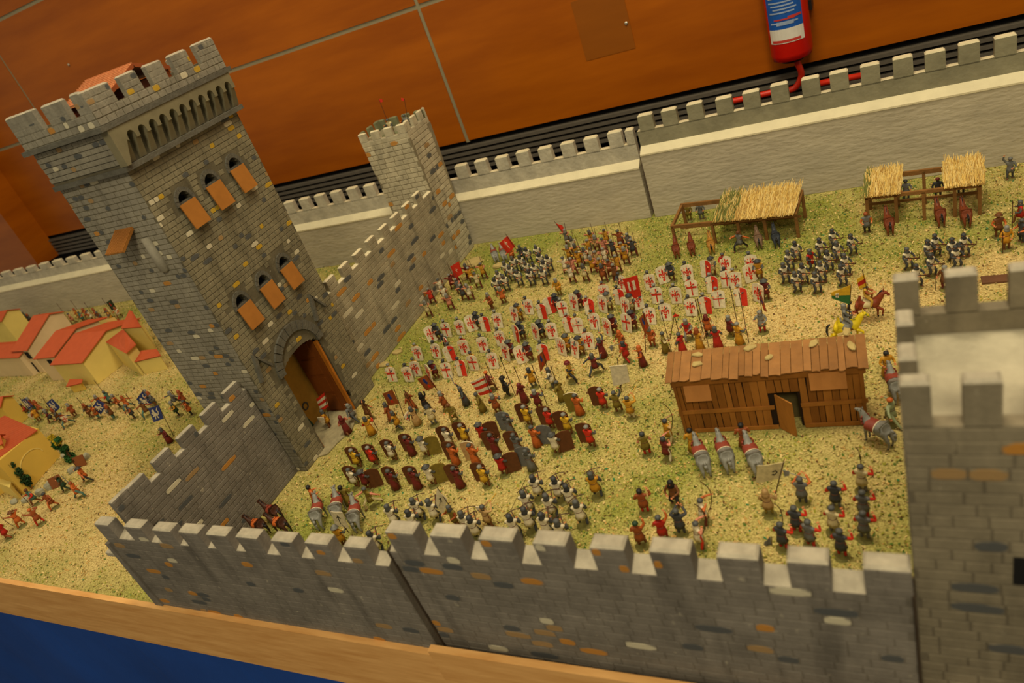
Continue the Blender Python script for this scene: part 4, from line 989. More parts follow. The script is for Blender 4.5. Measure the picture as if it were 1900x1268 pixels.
for u0, u1, v0, v1 in ((0.020, 0.070, 0.088, 0.123), (0.250, 0.312, 0.096, 0.131)):
    q = MB(); a = FLp+du*u0; b_ = FLp+du*u1
    q.hexa([a+dn*0.014+up*v0, b_+dn*0.014+up*v0, b_+dn*0.012+up*v0, a+dn*0.012+up*v0, a+dn*0.008+up*v1, b_+dn*0.008+up*v1, b_+dn*0.006+up*v1, a+dn*0.006+up*v1]); P.put('shutter', q, M_board)
# door, hinged on its left side and swung out
ha = FLp+du*(DU0+0.001)+dn*0.004; dd_ = (du*0.75+dn*0.66); dd_ /= np.linalg.norm(dd_)
q = MB(); nn_ = np.cross(dd_, up)
q.hexa([ha+up*0.002, ha+dd_*0.040+up*0.002, ha+dd_*0.040+nn_*0.0025+up*0.002, ha+nn_*0.0025+up*0.002, ha+up*0.086, ha+dd_*0.040+up*0.083, ha+dd_*0.040+nn_*0.0025+up*0.083, ha+nn_*0.0025+up*0.086]); P.put('door', q, M_pl[2])
# roof planks run front to back
ER0, ER1 = FLp-du*0.012+dn*0.012+up*(HF-0.001), FLp+du*(SL+0.010)+dn*0.012+up*(HF-0.001)
sv = bk*(SD+0.020)+up*(HB-HF+0.006); sl_ = np.linalg.norm(sv); svn = sv/sl_; rn_ = np.cross(du, svn)
x = 0.0; LR = np.linalg.norm(ER1-ER0)
while x < LR-0.003:
    w_ = rn.uniform(0.010, 0.022); x1 = min(LR, x+w_); j0 = rn.uniform(-0.004, 0.003)
    q = MB().prism([(x, j0), ((x+x1)/2, j0-rn.uniform(-0.002, 0.002)), (x1-0.0009, j0+rn.uniform(-0.003, 0.003)), (x1-0.0009, sl_), (x, sl_)], 0, rn.uniform(0.0018, 0.0028), (ER0, du, svn, rn_))
    P.put('roof_plank', q, rn.choice(M_rp)); x = x1
for i, (px, py, s_, t) in enumerate([(1295, 661, 1.0, 'leftmost flat stone on the shed roof, near its back edge'), (1294, 678, 1.0, 'flat stone on the shed roof, lower left, by the front eave'), (1392, 648, 1.1, 'oval flat stone on the middle of the shed roof'), (1427, 666, 0.8, 'small flat stone right of centre, near the front eave of the shed roof'), (1510, 640, 1.1, 'long flat stone on the right half of the shed roof'), (1571, 618, 1.1, 'rightmost upper flat stone on the shed roof'), (1580, 645, 1.2, 'flat stone on the lower right corner of the shed roof')]):
    # meet the roof plane
    d_ = ray(px, py); t_ = ((ER0-CAMP) @ rn_)/(d_ @ rn_); hp_ = CAMP+d_*t_+rn_*0.0032
    stone(0, 0, 0.022*s_, 0.013*s_, 0.004, t, M_rock, 0.3*i, seed=50+i, above=hp_, tilt=math.atan2(svn[2], 1.0))

# ------------------------------------------------------------------ thatched stables
M_st = mat('stable timber', (132, 92, 44), 0.75, 0.14, 60, bump=0.3)
STRAW = [mat('straw gold', (220, 188, 104), 0.85, 0.06, 40), mat('straw pale', (232, 208, 136), 0.85, 0.06, 40), mat('straw brown', (182, 144, 74), 0.85, 0.06, 40), mat('straw green', (112, 118, 58), 0.85, 0.08, 40)]
def stable(label, f0, f1, depth, hf, hb, posts, thatch, left_low=False, skew=0.0):
    A0, A1 = at(*f0), at(*f1); d = A1-A0; L = np.linalg.norm(d); d /= L; n = np.array((d[1], -d[0], 0)); b_ = -n
    c = tuple(A0+d*L/2+b_*depth/2); root = tag(empty('stable', c), label, 'stable'); P = Part(root, c)
    t = 0.0078
    for u in posts:
        P.put('post', MB().bar(A0+d*u*L+up*-0.001, A0+d*u*L+up*hf, t, t, up=tuple(n)), M_st)
        P.put('post', MB().bar(A0+d*u*L+b_*depth+up*-0.001, A0+d*u*L+b_*depth+up*hb, t, t, up=tuple(n)), M_st)
    P.put('front_beam', MB().bar(A0-d*0.004+up*hf, A1+d*0.004+up*hf, t, 0.009), M_st)
    P.put('rear_beam', MB().bar(A0-d*0.004+b_*depth+up*hb, A1+d*0.004+b_*depth+up*hb, t, 0.012), M_st)
    for u in (0, 1): P.put('side_beam', MB().bar(A0+d*u*L+up*hf, A0+d*u*L+b_*depth+up*hb, t, 0.009), M_st)
    P.put('manger_rail', MB().bar(A0+b_*depth*0.55+up*hf*0.45, A1+b_*depth*0.55+up*hf*0.45, 0.004, 0.007), M_st)
    rn = random.Random(9)
    for (u0, u1, green) in thatch:
        q = MB(); w_ = (u1-u0)*L; sv = b_*(depth+0.022)+up*(hb-hf); o = A0+d*u0*L-b_*0.012+up*(hf+0.006)
        nn = np.cross(d, sv/np.linalg.norm(sv))
        pl = MB().hexa([o, o+d*w_, o+d*w_+sv, o+sv, o+nn*0.003, o+d*w_+nn*0.003, o+d*w_+sv+nn*0.003, o+sv+nn*0.003]); P.put('thatch_bed', pl, STRAW[2])
        for k in range(int(w_/0.2*3300)):
            u = rn.uniform(0, w_); s0 = rn.uniform(-0.07, 0.85); s1 = s0+rn.uniform(0.2, 0.42)
            if s1 > 1.1: s1 = rn.uniform(1.02, 1.28)
            a = o+d*u+sv*s0+nn*rn.uniform(0.002, 0.007); e = o+d*(u+rn.uniform(-0.006, 0.006))+sv*s1+nn*rn.uniform(0.003, 0.016)
            wv = d*rn.uniform(0.0004, 0.0008); hv = nn*0.0006
            mi = rn.choice([0, 0, 1, 1, 2])
            if green and green[0] < u/w_ < green[1] and rn.random() < 0.62: mi = 3
            q.add([a-wv, a+wv, a+hv, e-wv, e+wv, e+hv], [(0, 1, 4, 3), (1, 2, 5, 4), (2, 0, 3, 5)], mi)
        P.put('thatch', q, STRAW, kind='stuff')
    return P
stable('open timber stable with straw thatch on its right two thirds, five horses in front', (1256, 458), (1482, 440), 0.115, 0.068, 0.080, [0, 0.34, 0.55, 0.76, 1.0], [(0.36, 0.995, (0.0, 0.28))])
stable('taller timber stable with two separate tufts of straw thatch, right of the first', (1612, 417), (1818, 397), 0.090, 0.078, 0.092, [0, 0.27, 0.52, 0.79, 1.0], [(-0.02, 0.32, (0.0, 0.15)), (0.70, 1.04, None)])
q = MB(); a = at(1822, 533, 0.0); 
o = tag(link('wooden_hatch', MB().bevbox(-0.025, 0.025, -0.014, 0.014, 0.0, 0.005, 0.001).mesh('wooden_hatch', mat('dark plank lid', (104, 70, 46), 0.8, 0.12, 60)), loc=W(at(1846, 520))), 'dark brown flat wooden board seen between battlements of the right tower', 'board')
# ------------------------------------------------------------------ painted miniatures
FH = 0.0575         # height of a standing soldier in model units
COL = {'red': (176, 34, 22), 'scarlet': (206, 48, 26), 'maroon': (110, 34, 30), 'ochre': (196, 140, 34), 'yellow': (216, 170, 40), 'orange': (196, 100, 40), 'brown': (112, 68, 32), 'rust': (150, 76, 34),
       'olive': (124, 106, 38), 'white': (222, 210, 176), 'cream': (206, 190, 140), 'grey': (104, 104, 100), 'dark grey': (62, 64, 66), 'black': (34, 32, 32), 'dark green': (34, 62, 40), 'green': (52, 110, 58), 'pale green': (150, 160, 118), 'blue': (60, 72, 110),
       'pink': (206, 132, 104), 'tan': (186, 150, 96), 'mail': (82, 84, 82), 'steel': (132, 132, 124), 'skin': (222, 142, 92), 'wood': (70, 42, 20), 'base': (116, 112, 56), 'gold': (200, 160, 60), 'leather': (96, 54, 26), 'navy': (26, 52, 120), 'teal': (70, 110, 100)}
def cm(n):
    mt = mat('paint '+n, COL[n], 0.55, 0.14, 220, spec=0.35); return mt
def skin_mesh(name, pts, edges, smooth_lv=1):
    me = bpy.data.meshes.new(name); me.from_pydata([p[:3] for p in pts], edges, [])
    ob = bpy.data.objects.new(name, me); C.objects.link(ob)
    ob.modifiers.new('s', 'SKIN'); sm_ = ob.modifiers.new('u', 'SUBSURF'); sm_.levels = smooth_lv; sm_.render_levels = smooth_lv
    for i, p in enumerate(pts):
        v = me.skin_vertices[0].data[i]; v.radius = (p[3], p[4] if len(p) > 4 else p[3])
    me.skin_vertices[0].data[0].use_root = True
    dg = bpy.context.evaluated_depsgraph_get(); ev = ob.evaluated_get(dg)
    out = bpy.data.meshes.new_from_object(ev)
    bpy.data.objects.remove(ob); bpy.data.meshes.remove(me)
    return out
def seg_dist(p, a, b):
    ab = b-a; t = max(0, min(1, (p-a) @ ab/(ab @ ab+1e-12))); return np.linalg.norm(p-(a+ab*t))
def finalize(name, me, bones, extra, nslots, scale):
    """colour regions by nearest bone; extra = MB with fingers, eyes, nose (own slots)"""
    V = np.zeros(len(me.vertices)*3); me.vertices.foreach_get('co', V); V = V.reshape(-1, 3)
    F = [tuple(p.vertices) for p in me.polygons]; mi = []
    for f in F:
        c = V[list(f)].mean(0); mi.append(min(bones, key=lambda b: seg_dist(c, b[0], b[1])-b[3])[2])
    verts = [tuple(v) for v in V]+list(extra.v); k = len(V); F2 = F+[tuple(a+k for a in f) for f in extra.f]; mi += extra.m
    out = bpy.data.meshes.new(name); out.from_pydata([(x*scale, y*scale, z*scale) for x, y, z in verts], [], F2)
    for i in range(nslots): out.materials.append(cm('skin'))
    out.polygons.foreach_set('material_index', mi); out.polygons.foreach_set('use_smooth', [True]*len(F2)); out.update()
    bpy.data.meshes.remove(me); return out
def A3(*a): return np.array(a, float)
POSES = {
 'stand': dict(er=(.21, .02, .58), hr=(.17, .20, .58), el=(-.21, .02, .58), hl=(-.17, .20, .58)),
 'pavise': dict(er=(.20, .08, .58), hr=(.12, .24, .60), el=(-.20, .08, .60), hl=(-.10, .26, .66), kr=(.09, .07, .27), kl=(-.09, .04, .27)),
 'spear': dict(er=(.24, .02, .60), hr=(.22, .18, .70), el=(-.20, .04, .58), hl=(-.06, .20, .52)),
 'walk': dict(er=(.24, .02, .60), hr=(.22, .18, .68), el=(-.20, .04, .58), hl=(-.06, .20, .52), kr=(.08, .16, .28), ar=(.08, .18, .05), kl=(-.08, -.03, .27), al=(-.08, -.18, .06)),
 'bow': dict(er=(.30, -.04, .80), hr=(.14, .10, .84), el=(-.20, .18, .80), hl=(-.16, .40, .82), kr=(.11, .02, .27), ar=(.13, -.06, .05), kl=(-.11, .08, .27), al=(-.13, .10, .05)),
 'crossbow': dict(er=(.22, .04, .58), hr=(.12, .22, .60), el=(-.20, .10, .60), hl=(-.06, .32, .62), kr=(.11, .10, .26), ar=(.11, -.04, .05), kl=(-.10, .14, .26), al=(-.10, .10, .05)),
 'lunge': dict(er=(.24, .14, .70), hr=(.18, .34, .78), el=(-.28, -.10, .66), hl=(-.36, -.22, .56), kr=(.12, .24, .30), ar=(.12, .26, .05), kl=(-.10, -.14, .28), al=(-.12, -.34, .06)),
 'armup': dict(er=(.24, .04, .92), hr=(.20, .08, 1.10), el=(-.21, .04, .58), hl=(-.10, .20, .56), kr=(.08, .10, .28), ar=(.08, .10, .05)),
 'shoulder': dict(er=(.27, .10, .66), hr=(.20, .16, .84), el=(-.22, .02, .58), hl=(-.14, .16, .50)),
 'blow': dict(er=(.24, .12, .72), hr=(.10, .30, .86), el=(-.22, .10, .66), hl=(-.02, .34, .86)),
 'ride': dict(er=(.20, .10, .60), hr=(.16, .28, .64), el=(-.20, .08, .58), hl=(-.08, .26, .54), hipr=(.11, .02, .46), hipl=(-.11, .02, .46), kr=(.21, .20, .34), ar=(.22, .14, .10), kl=(-.21, .20, .34), al=(-.22, .14, .10)),
}
BODY = {}
def body(pose):
    if pose in BODY: return BODY[pose]
    q = POSES[pose]; g = lambda k, d: q.get(k, d)
    hipr, hipl = g('hipr', (.075, 0, .47)), g('hipl', (-.075, 0, .47))
    kr, kl, ar, al = g('kr', (.08, .02, .27)), g('kl', (-.08, .02, .27)), g('ar', (.08, 0, .055)), g('al', (-.08, 0, .055))
    pts = [(0, 0, .51, .105, .085), (0, .005, .60, .098, .078), (0, .01, .71, .125, .088), (0, .005, .79, .075, .06), (0, .012, .845, .048), (0, .02, .905, .072, .078), (0, .022, .965, .052, .056),
           (.135, 0, .755, .052), (*q['er'], .042), (*q['hr'], .030), (-.135, 0, .755, .052), (*q['el'], .042), (*q['hl'], .030),
           (*hipr, .072), (*kr, .050), (*ar, .036), (ar[0], ar[1]+.085, .028, .030), (*hipl, .072), (*kl, .050), (*al, .036), (al[0], al[1]+.085, .028, .030)]
    E_ = [(0, 1), (1, 2), (2, 3), (3, 4), (4, 5), (5, 6), (2, 7), (7, 8), (8, 9), (2, 10), (10, 11), (11, 12), (0, 13), (13, 14), (14, 15), (15, 16), (0, 17), (17, 18), (18, 19), (19, 20)]
    me = skin_mesh('body', pts, E_)
    P_ = [A3(*p[:3]) for p in pts]
    slot = {(4, 5): 0, (5, 6): 0, (0, 1): 1, (1, 2): 1, (2, 3): 1, (3, 4): 1, (7, 8): 2, (8, 9): 2, (10, 11): 2, (11, 12): 2, (2, 7): 1, (2, 10): 1, (13, 14): 3, (14, 15): 3, (0, 13): 3, (17, 18): 3, (18, 19): 3, (0, 17): 3, (15, 16): 4, (19, 20): 4}
    bones = [(P_[a], P_[b], s_, 0.02 if s_ == 1 else 0) for (a, b), s_ in slot.items()]
    for h in (9, 12): bones.append((P_[h]-A3(0, 0, .001), P_[h]+A3(0, .02, 0), 0, 0.012))
    ex = MB()
    for hi, ei, sg in ((9, 8, 1), (12, 11, -1)):
        h, e = P_[hi], P_[ei]; d = h-e; d /= np.linalg.norm(d); s_ = np.cross(d, A3(0, 0, 1)); s_ /= (np.linalg.norm(s_)+1e-9); u = np.cross(s_, d)
        for j, (o, l) in enumerate(((-.021, .040), (-.007, .047), (.007, .044), (.021, .034))):
            r0 = h+d*.015+s_*o; m0 = r0+d*l*.6-u*.004; t0 = m0+d*l*.15-u*l*.55
            ex.rod(r0, m0, .0085, .0078, 4, 0); ex.rod(m0, t0, .0078, .006, 4, 0)
        r0 = h-s_*.024*sg+d*.004; m0 = r0-s_*.016*sg+d*.020-u*.004; ex.rod(r0, m0, .0095, .008, 4, 0); ex.rod(m0, m0+d*.018-u*.014+s_*.008*sg, .008, .006, 4, 0)
    # nose, eyes, mouth, ears
    ex.add([(-.012, .092, .893), (.012, .092, .893), (0, .088, .925), (0, .112, .896)], [(0, 1, 3), (1, 2, 3), (2, 0, 3)], 0)
    for sx in (-1, 1):
        ex.box(sx*.028-.009, sx*.028+.009, .080, .0935, .913, .922, 4); ex.box(sx*.074-.006, sx*.074+.006, .01, .032, .89, .925, 0)
    ex.box(-.016, .016, .080, .0925, .870, .875, 4)
    me = finalize('body', me, bones, ex, 5, FH*S); BODY[pose] = me; return me

SHARED = {}
def shared(key, fn):
    if key not in SHARED: SHARED[key] = fn()
    return SHARED[key]
def fmesh(mb, name, nsl=1, smooth=False):
    return mb.mesh(name, [cm('skin')]*nsl, smooth, FH*S)
def m_base():
    mb = MB(); rn = random.Random(3); n = 12
    V = [(math.cos(2*PI*i/n)*.20*rn.uniform(.9, 1.1), math.sin(2*PI*i/n)*.20*rn.uniform(.9, 1.1), -0.01) for i in range(n)]
    V2 = [(x*.82, y*.82, .032) for x, y, z in V]
    mb.add(V+V2, [(i, (i+1) % n, n+(i+1) % n, n+i) for i in range(n)]+[tuple(range(n, 2*n))]); return fmesh(mb, 'base')
def m_skirt(z0, r0, nm='tunic'):
    n = 14; mb = MB(); V = []
    for k, (z, r) in enumerate(((.63, .098), (.585, .108), ((.585+z0)/2, (.108+r0)/2), (z0, r0), (z0+.01, r0*.8))):
        for i in range(n):
            a = 2*PI*i/n; rr = r*(1+(0.10*(k-1)/2 if i % 2 else -0.04*(k-1)/2 if k > 1 else 0)); V.append((math.cos(a)*rr, math.sin(a)*rr*.88, z))
    F = [(k*n+i, k*n+(i+1) % n, (k+1)*n+(i+1) % n, (k+1)*n+i) for k in range(4) for i in range(n)]
    F = [tuple(reversed(f)) for f in F]
    mb.add(V, F); return fmesh(mb, nm, 1, True)
def m_belt():
    mb = MB().lathe([(.107, -.012), (.112, -.006), (.112, .010), (.107, .014)], 14, (0, 0, .59), sy=.88); return fmesh(mb, 'belt')
def m_helm(kind):
    mb = MB(); c = (0, .018, .915)
    if kind == 'cap': mb.lathe([(.083, -.012), (.088, .015), (.078, .055), (.048, .082), (.012, .094)], 12, c)
    elif kind == 'coif':
        mb.lathe([(.105, -.135), (.078, -.075), (.082, -.02), (.087, .02), (.076, .06), (.046, .086), (.012, .095)], 12, (0, .006, .915))
    elif kind == 'kettle': mb.lathe([(.150, -.016), (.158, -.008), (.090, .022), (.085, .05), (.055, .085), (.012, .098)], 14, c)
    elif kind == 'hood': mb.lathe([(.120, -.14), (.085, -.075), (.088, 0), (.088, .035), (.060, .08), (.02, .115)], 12, (0, .0, .915))
    elif kind == 'hat': mb.lathe([(.13, .01), (.135, .02), (.095, .032), (.098, .07), (.09, .095), (.03, .10)], 12, c)
    elif kind == 'hair': mb.lathe([(.080, -.045), (.086, .0), (.084, .035), (.060, .074), (.015, .088)], 12, (0, .004, .915))
    me = fmesh(mb, {'cap': 'helmet', 'coif': 'mail_hood', 'kettle': 'kettle_hat', 'hood': 'hood', 'hat': 'hat', 'hair': 'hair'}[kind], 1, True)
    return me
LILY = [[(.5, .95), (.41, .74), (.44, .52), (.5, .38), (.56, .52), (.59, .74)],
        [(.60, .38), (.55, .45), (.62, .58), (.74, .67), (.87, .61), (.90, .48), (.82, .36), (.75, .40), (.80, .48), (.75, .54), (.67, .48)],
        [(.40, .38), (.33, .48), (.25, .54), (.20, .48), (.25, .40), (.18, .36), (.10, .48), (.13, .61), (.26, .67), (.38, .58), (.45, .45)],
        [(.34, .31), (.66, .31), (.66, .37), (.34, .37)], [(.44, .31), (.43, .22), (.36, .16), (.5, .05), (.64, .16), (.57, .22), (.56, .31)],
        [(.70, .80), (.75, .75), (.80, .80), (.75, .88)], [(.20, .80), (.25, .75), (.30, .80), (.25, .88)]]
CROSS = [[(.44, .02), (.56, .02), (.56, .98), (.44, .98)], [(.02, .50), (.44, .50), (.44, .63), (.02, .63)], [(.56, .50), (.98, .50), (.98, .63), (.56, .63)]]
CROSS_T = [[(.475, .02), (.525, .02), (.525, .98), (.475, .98)], [(.02, .50), (.475, .50), (.475, .55), (.02, .55)], [(.525, .50), (.98, .50), (.98, .55), (.525, .55)]]
HALF = [[(.5, .0), (.93, .0), (.99, .8), (.89, .92), (.7, .985), (.5, 1.0)]]
LION = [[(.30, .10), (.40, .10), (.42, .30), (.52, .38), (.60, .12), (.72, .10), (.70, .16), (.66, .18), (.64, .42), (.58, .58), (.46, .66), (.34, .62), (.32, .48), (.36, .34)],
        [(.34, .62), (.46, .66), (.46, .80), (.38, .90), (.24, .88), (.18, .78), (.26, .74), (.24, .66)], [(.32, .58), (.12, .66), (.06, .60), (.14, .56), (.30, .48)], [(.34, .48), (.14, .40), (.10, .32), (.18, .32), (.36, .38)],
        [(.64, .34), (.78, .40), (.84, .58), (.76, .76), (.86, .90), (.78, .94), (.66, .78), (.76, .60), (.70, .46), (.62, .42)]]
CREST = [[(.36, .50), (.30, .70), (.40, .88), (.58, .90), (.66, .74), (.58, .66), (.70, .52), (.62, .40), (.44, .38)]]
CREST2 = [[(.44, .36), (.60, .38), (.68, .14), (.54, .22), (.44, .10), (.40, .22)]]
XBOW = [[(.47, .12), (.53, .12), (.53, .84), (.5, .90), (.47, .84)], [(.28, .60), (.47, .80), (.53, .80), (.72, .60), (.66, .58), (.52, .72), (.48, .72), (.34, .58)]]
HOOK = [[(.42, .30), (.62, .20), (.80, .42), (.62, .62), (.40, .56), (.46, .50), (.62, .52), (.70, .42), (.60, .30), (.48, .38)]]
def m_shield(wd, h, th=.035):
    out = [(.07, .02), (.93, .0), (1, .80), (.94, .91), (.74, .97), (.5, 1.0), (.26, .97), (.06, .91), (0, .80)]
    mb = MB(); k = len(out); cv = lambda u: -.05*(1-(2*u-1)**2)
    V = [((u-.5)*wd, cv(u)*0, v*h) for u, v in out]+[((u-.5)*wd, th, v*h) for u, v in out]
    mb.add(V, [tuple(range(k))], 0); mb.add(V, [tuple(range(2*k-1, k-1, -1))], 1); mb.add(V, [(i, k+i, k+(i+1) % k, (i+1) % k) for i in range(k)], 0)
    return fmesh(mb, 'shield', 2)
def emblem_mesh(polys, wd, h, y=-.002, th=.006, m=(0.06, 0.08)):
    mb = MB()
    for pl in polys:
        mb.prism([((u*(1-2*m[0])+m[0]-.5)*wd, (v*(1-2*m[1])+m[1])*h) for u, v in pl], y, y-th, ((0, 0, 0), (1, 0, 0), (0, 0, 1), (0, 1, 0)))
    return fmesh(mb, 'emblem')
def m_kite(wd=.34, h=.42):     # small heater shield
    out = [(0.5, 0), (.85, .35), (1, .75), (1, 1), (0, 1), (0, .75), (.15, .35)]; mb = MB(); k = len(out)
    V = [((u-.5)*wd, 0, v*h) for u, v in out]+[((u-.5)*wd, .03, v*h) for u, v in out]
    mb.add(V, [tuple(range(k)), tuple(range(2*k-1, k-1, -1))]+[(i, k+i, k+(i+1) % k, (i+1) % k) for i in range(k)]); return fmesh(mb, 'small_shield')
def m_bow():
    mb = MB(); p = [A3(-.16, .40-.20*(z/0.62)**2, .82+z) for z in np.linspace(-.62, .62, 9)]
    for a, b in zip(p[:-1], p[1:]): mb.rod(a, b, .013, n=5)
    mb.rod(p[0], A3(.06, .12, .84), .003, n=3); mb.rod(A3(.06, .12, .84), p[-1], .003, n=3); return fmesh(mb, 'longbow')
def m_arrow(): return fmesh(MB().rod((.10, .10, .84), (-.18, .52, .83), .006, n=4), 'arrow')
def m_xbow():
    mb = MB().bar((.12, .06, .59), (-.06, .50, .66), .030, .035); c = A3(-.05, .46, .66); s_ = A3(.92, .38, 0)
    p = [c+s_*t-A3(-.05, .12, 0)*(t/.2)**2*.35 for t in np.linspace(-.25, .25, 7)]
    for a, b in zip(p[:-1], p[1:]): mb.rod(a, b, .014, n=5)
    mb.rod(p[0], c-A3(-.04, .12, 0), .003, n=3); mb.rod(c-A3(-.04, .12, 0), p[-1], .003, n=3); return fmesh(mb, 'crossbow')
def m_spear(l, kind='spear'):
    mb = MB().rod((.235, .19, .02), (.235, .19, l), .014, n=5)
    if kind == 'spear': mb.lathe([(.012, 0), (.028, .04), (.002, .15)], 5, (.235, .19, l))
    if kind == 'halberd': mb.hexa([(.235, .185, l-.06), (.36, .185, l-.10), (.36, .195, l-.10), (.235, .195, l-.06), (.235, .185, l+.06), (.37, .185, l+.07), (.37, .195, l+.07), (.235, .195, l+.06)]); mb.lathe([(.012, 0), (.002, .14)], 5, (.235, .19, l))
    return fmesh(mb, kind, 1)
def m_club(): return fmesh(MB().rod((.16, .22, .80), (.30, -.34, 1.02), .012, .028, 6), 'club')
def m_sword(): return fmesh(MB().bar((.20, .12, 1.06), (.30, .14, 1.62), .030, .010).bar((.14, .12, 1.12), (.28, .12, 1.12), .02, .02), 'sword')
def m_axe(): return fmesh(MB().rod((.16, .22, .74), (-.34, .26, .92), .013, n=5).hexa([(-.30, .25, .78), (-.42, .25, .74), (-.42, .27, .74), (-.30, .27, .78), (-.28, .25, .96), (-.44, .25, .98), (-.44, .27, .98), (-.28, .27, .96)]), 'axe')
def m_horn(): return fmesh(MB().rod((.05, .24, .86), (.12, .62, .98), .008, .03, 6), 'horn')

def child(root, name, me, mats, loc=None, rot=None, parent=None):
    o = bpy.data.objects.new(name, me); C.objects.link(o); o.parent = parent or root
    for i, mt in enumerate(mats):
        o.material_slots[i].link = 'OBJECT'; o.material_slots[i].material = mt
    if loc: o.location = [v*FH*S for v in loc]
    if rot: o.rotation_euler = rot
    return o
ROSTER = []      # (root, group key, px, py, look)
def soldier(px, py, pose, ang, coat, arms='mail', legs='brown', boots='leather', head=('cap', 'mail'), skirt='short', items=(), look='', key='', group=None, sc=1.0, base=True, z=0.0, pos=None, belt=True, label=None):
    p_ = at(px, py, z) if pos is None else np.array(pos)
    r = bpy.data.objects.new('soldier_figurine', None); C.objects.link(r); r.location = W(p_)+Vector((0, 0, 0.0004))
    r.rotation_euler = (0, 0, math.radians(ang)+random.uniform(-.08, .08)); r.scale = (sc*1.12, sc*1.12, sc*1.05); r.empty_display_size = 0.01
    r['category'] = 'toy soldier'
    child(r, 'body', body(pose), [cm('skin'), cm(coat), cm(arms), cm(legs), cm(boots)])
    if base: child(r, 'base', shared('base', m_base), [cm('base')])
    if skirt == 'short': child(r, 'tunic', shared('sk', lambda: m_skirt(.33, .150)), [cm(coat)])
    if skirt == 'long': child(r, 'robe', shared('skl', lambda: m_skirt(.07, .175, 'robe')), [cm(coat)])
    if belt and skirt: child(r, 'belt', shared('belt', m_belt), [cm('leather')])
    if head[0]: child(r, {'cap': 'helmet', 'coif': 'mail_hood', 'kettle': 'kettle_hat', 'hood': 'hood', 'hat': 'hat', 'hair': 'hair'}[head[0]], shared('h'+head[0], lambda: m_helm(head[0])), [cm(head[1])])
    for it in items:
        k = it[0]
        if k == 'bow': child(r, 'longbow', shared('bow', m_bow), [cm('wood')])
        elif k == 'crossbow': child(r, 'crossbow', shared('xb', m_xbow), [cm('wood')])
        elif k in ('spear', 'halberd', 'staff'): child(r, k, shared(f'{k}{it[1]}', lambda: m_spear(it[1], k)), [cm('wood')])
        elif k == 'club': child(r, 'club', shared('club', m_club), [cm('tan')])
        elif k == 'sword': child(r, 'sword', shared('sword', m_sword), [cm('steel')])
        elif k == 'axe': child(r, 'axe', shared('axe', m_axe), [cm('steel')])
        elif k == 'horn': child(r, 'horn', shared('horn', m_horn), [cm('gold')])
        elif k == 'round_cross':
            s_ = child(r, 'small_shield', shared('kite', m_kite), [cm('white')], loc=(-.20, .10, .36), rot=(0, 0, math.radians(it[1])))
            child(r, 'emblem', shared('kitec', lambda: emblem_mesh(CROSS, .34, .42)), [cm('scarlet')], parent=s_)
        elif k == 'pavise':      # ('pavise', design, dx, dy, rot, lean)
            s_ = child(r, 'shield', shared('pav', lambda: m_shield(.56, .86)), [cm(it[6] if len(it) > 6 else 'white'), cm(it[7] if len(it) > 7 else 'brown')], loc=(it[2], it[3], 0.01), rot=(math.radians(it[5]), 0, math.radians(it[4])))
            d_ = {'F': LILY, 'C': CROSS, 'c': CROSS_T, 'H': HALF}.get(it[1])
            if d_: child(r, 'emblem', shared('em'+it[1], lambda: emblem_mesh(d_, .56, .86, m=(0.0, 0.0) if it[1] == 'H' else (0.08, 0.08))), [cm('scarlet')], parent=s_)
            if d_: child(r, 'shield_back', shared('pavb', lambda: m_shield(.60, .80, .004)), [cm('brown'), cm('brown')], loc=(0, .037, .02), parent=s_) if False else None
    ROSTER.append([r, key, px, py, look, group, label])
    return r
ORD = ['first', 'second', 'third', 'fourth', 'fifth', 'sixth', 'seventh', 'eighth', 'ninth', 'tenth', 'eleventh', 'twelfth', 'thirteenth', 'fourteenth', 'fifteenth', 'sixteenth', 'seventeenth', 'eighteenth', 'nineteenth', 'twentieth']
ORD += ['twenty-'+o for o in ORD[:9]]+['thirtieth']

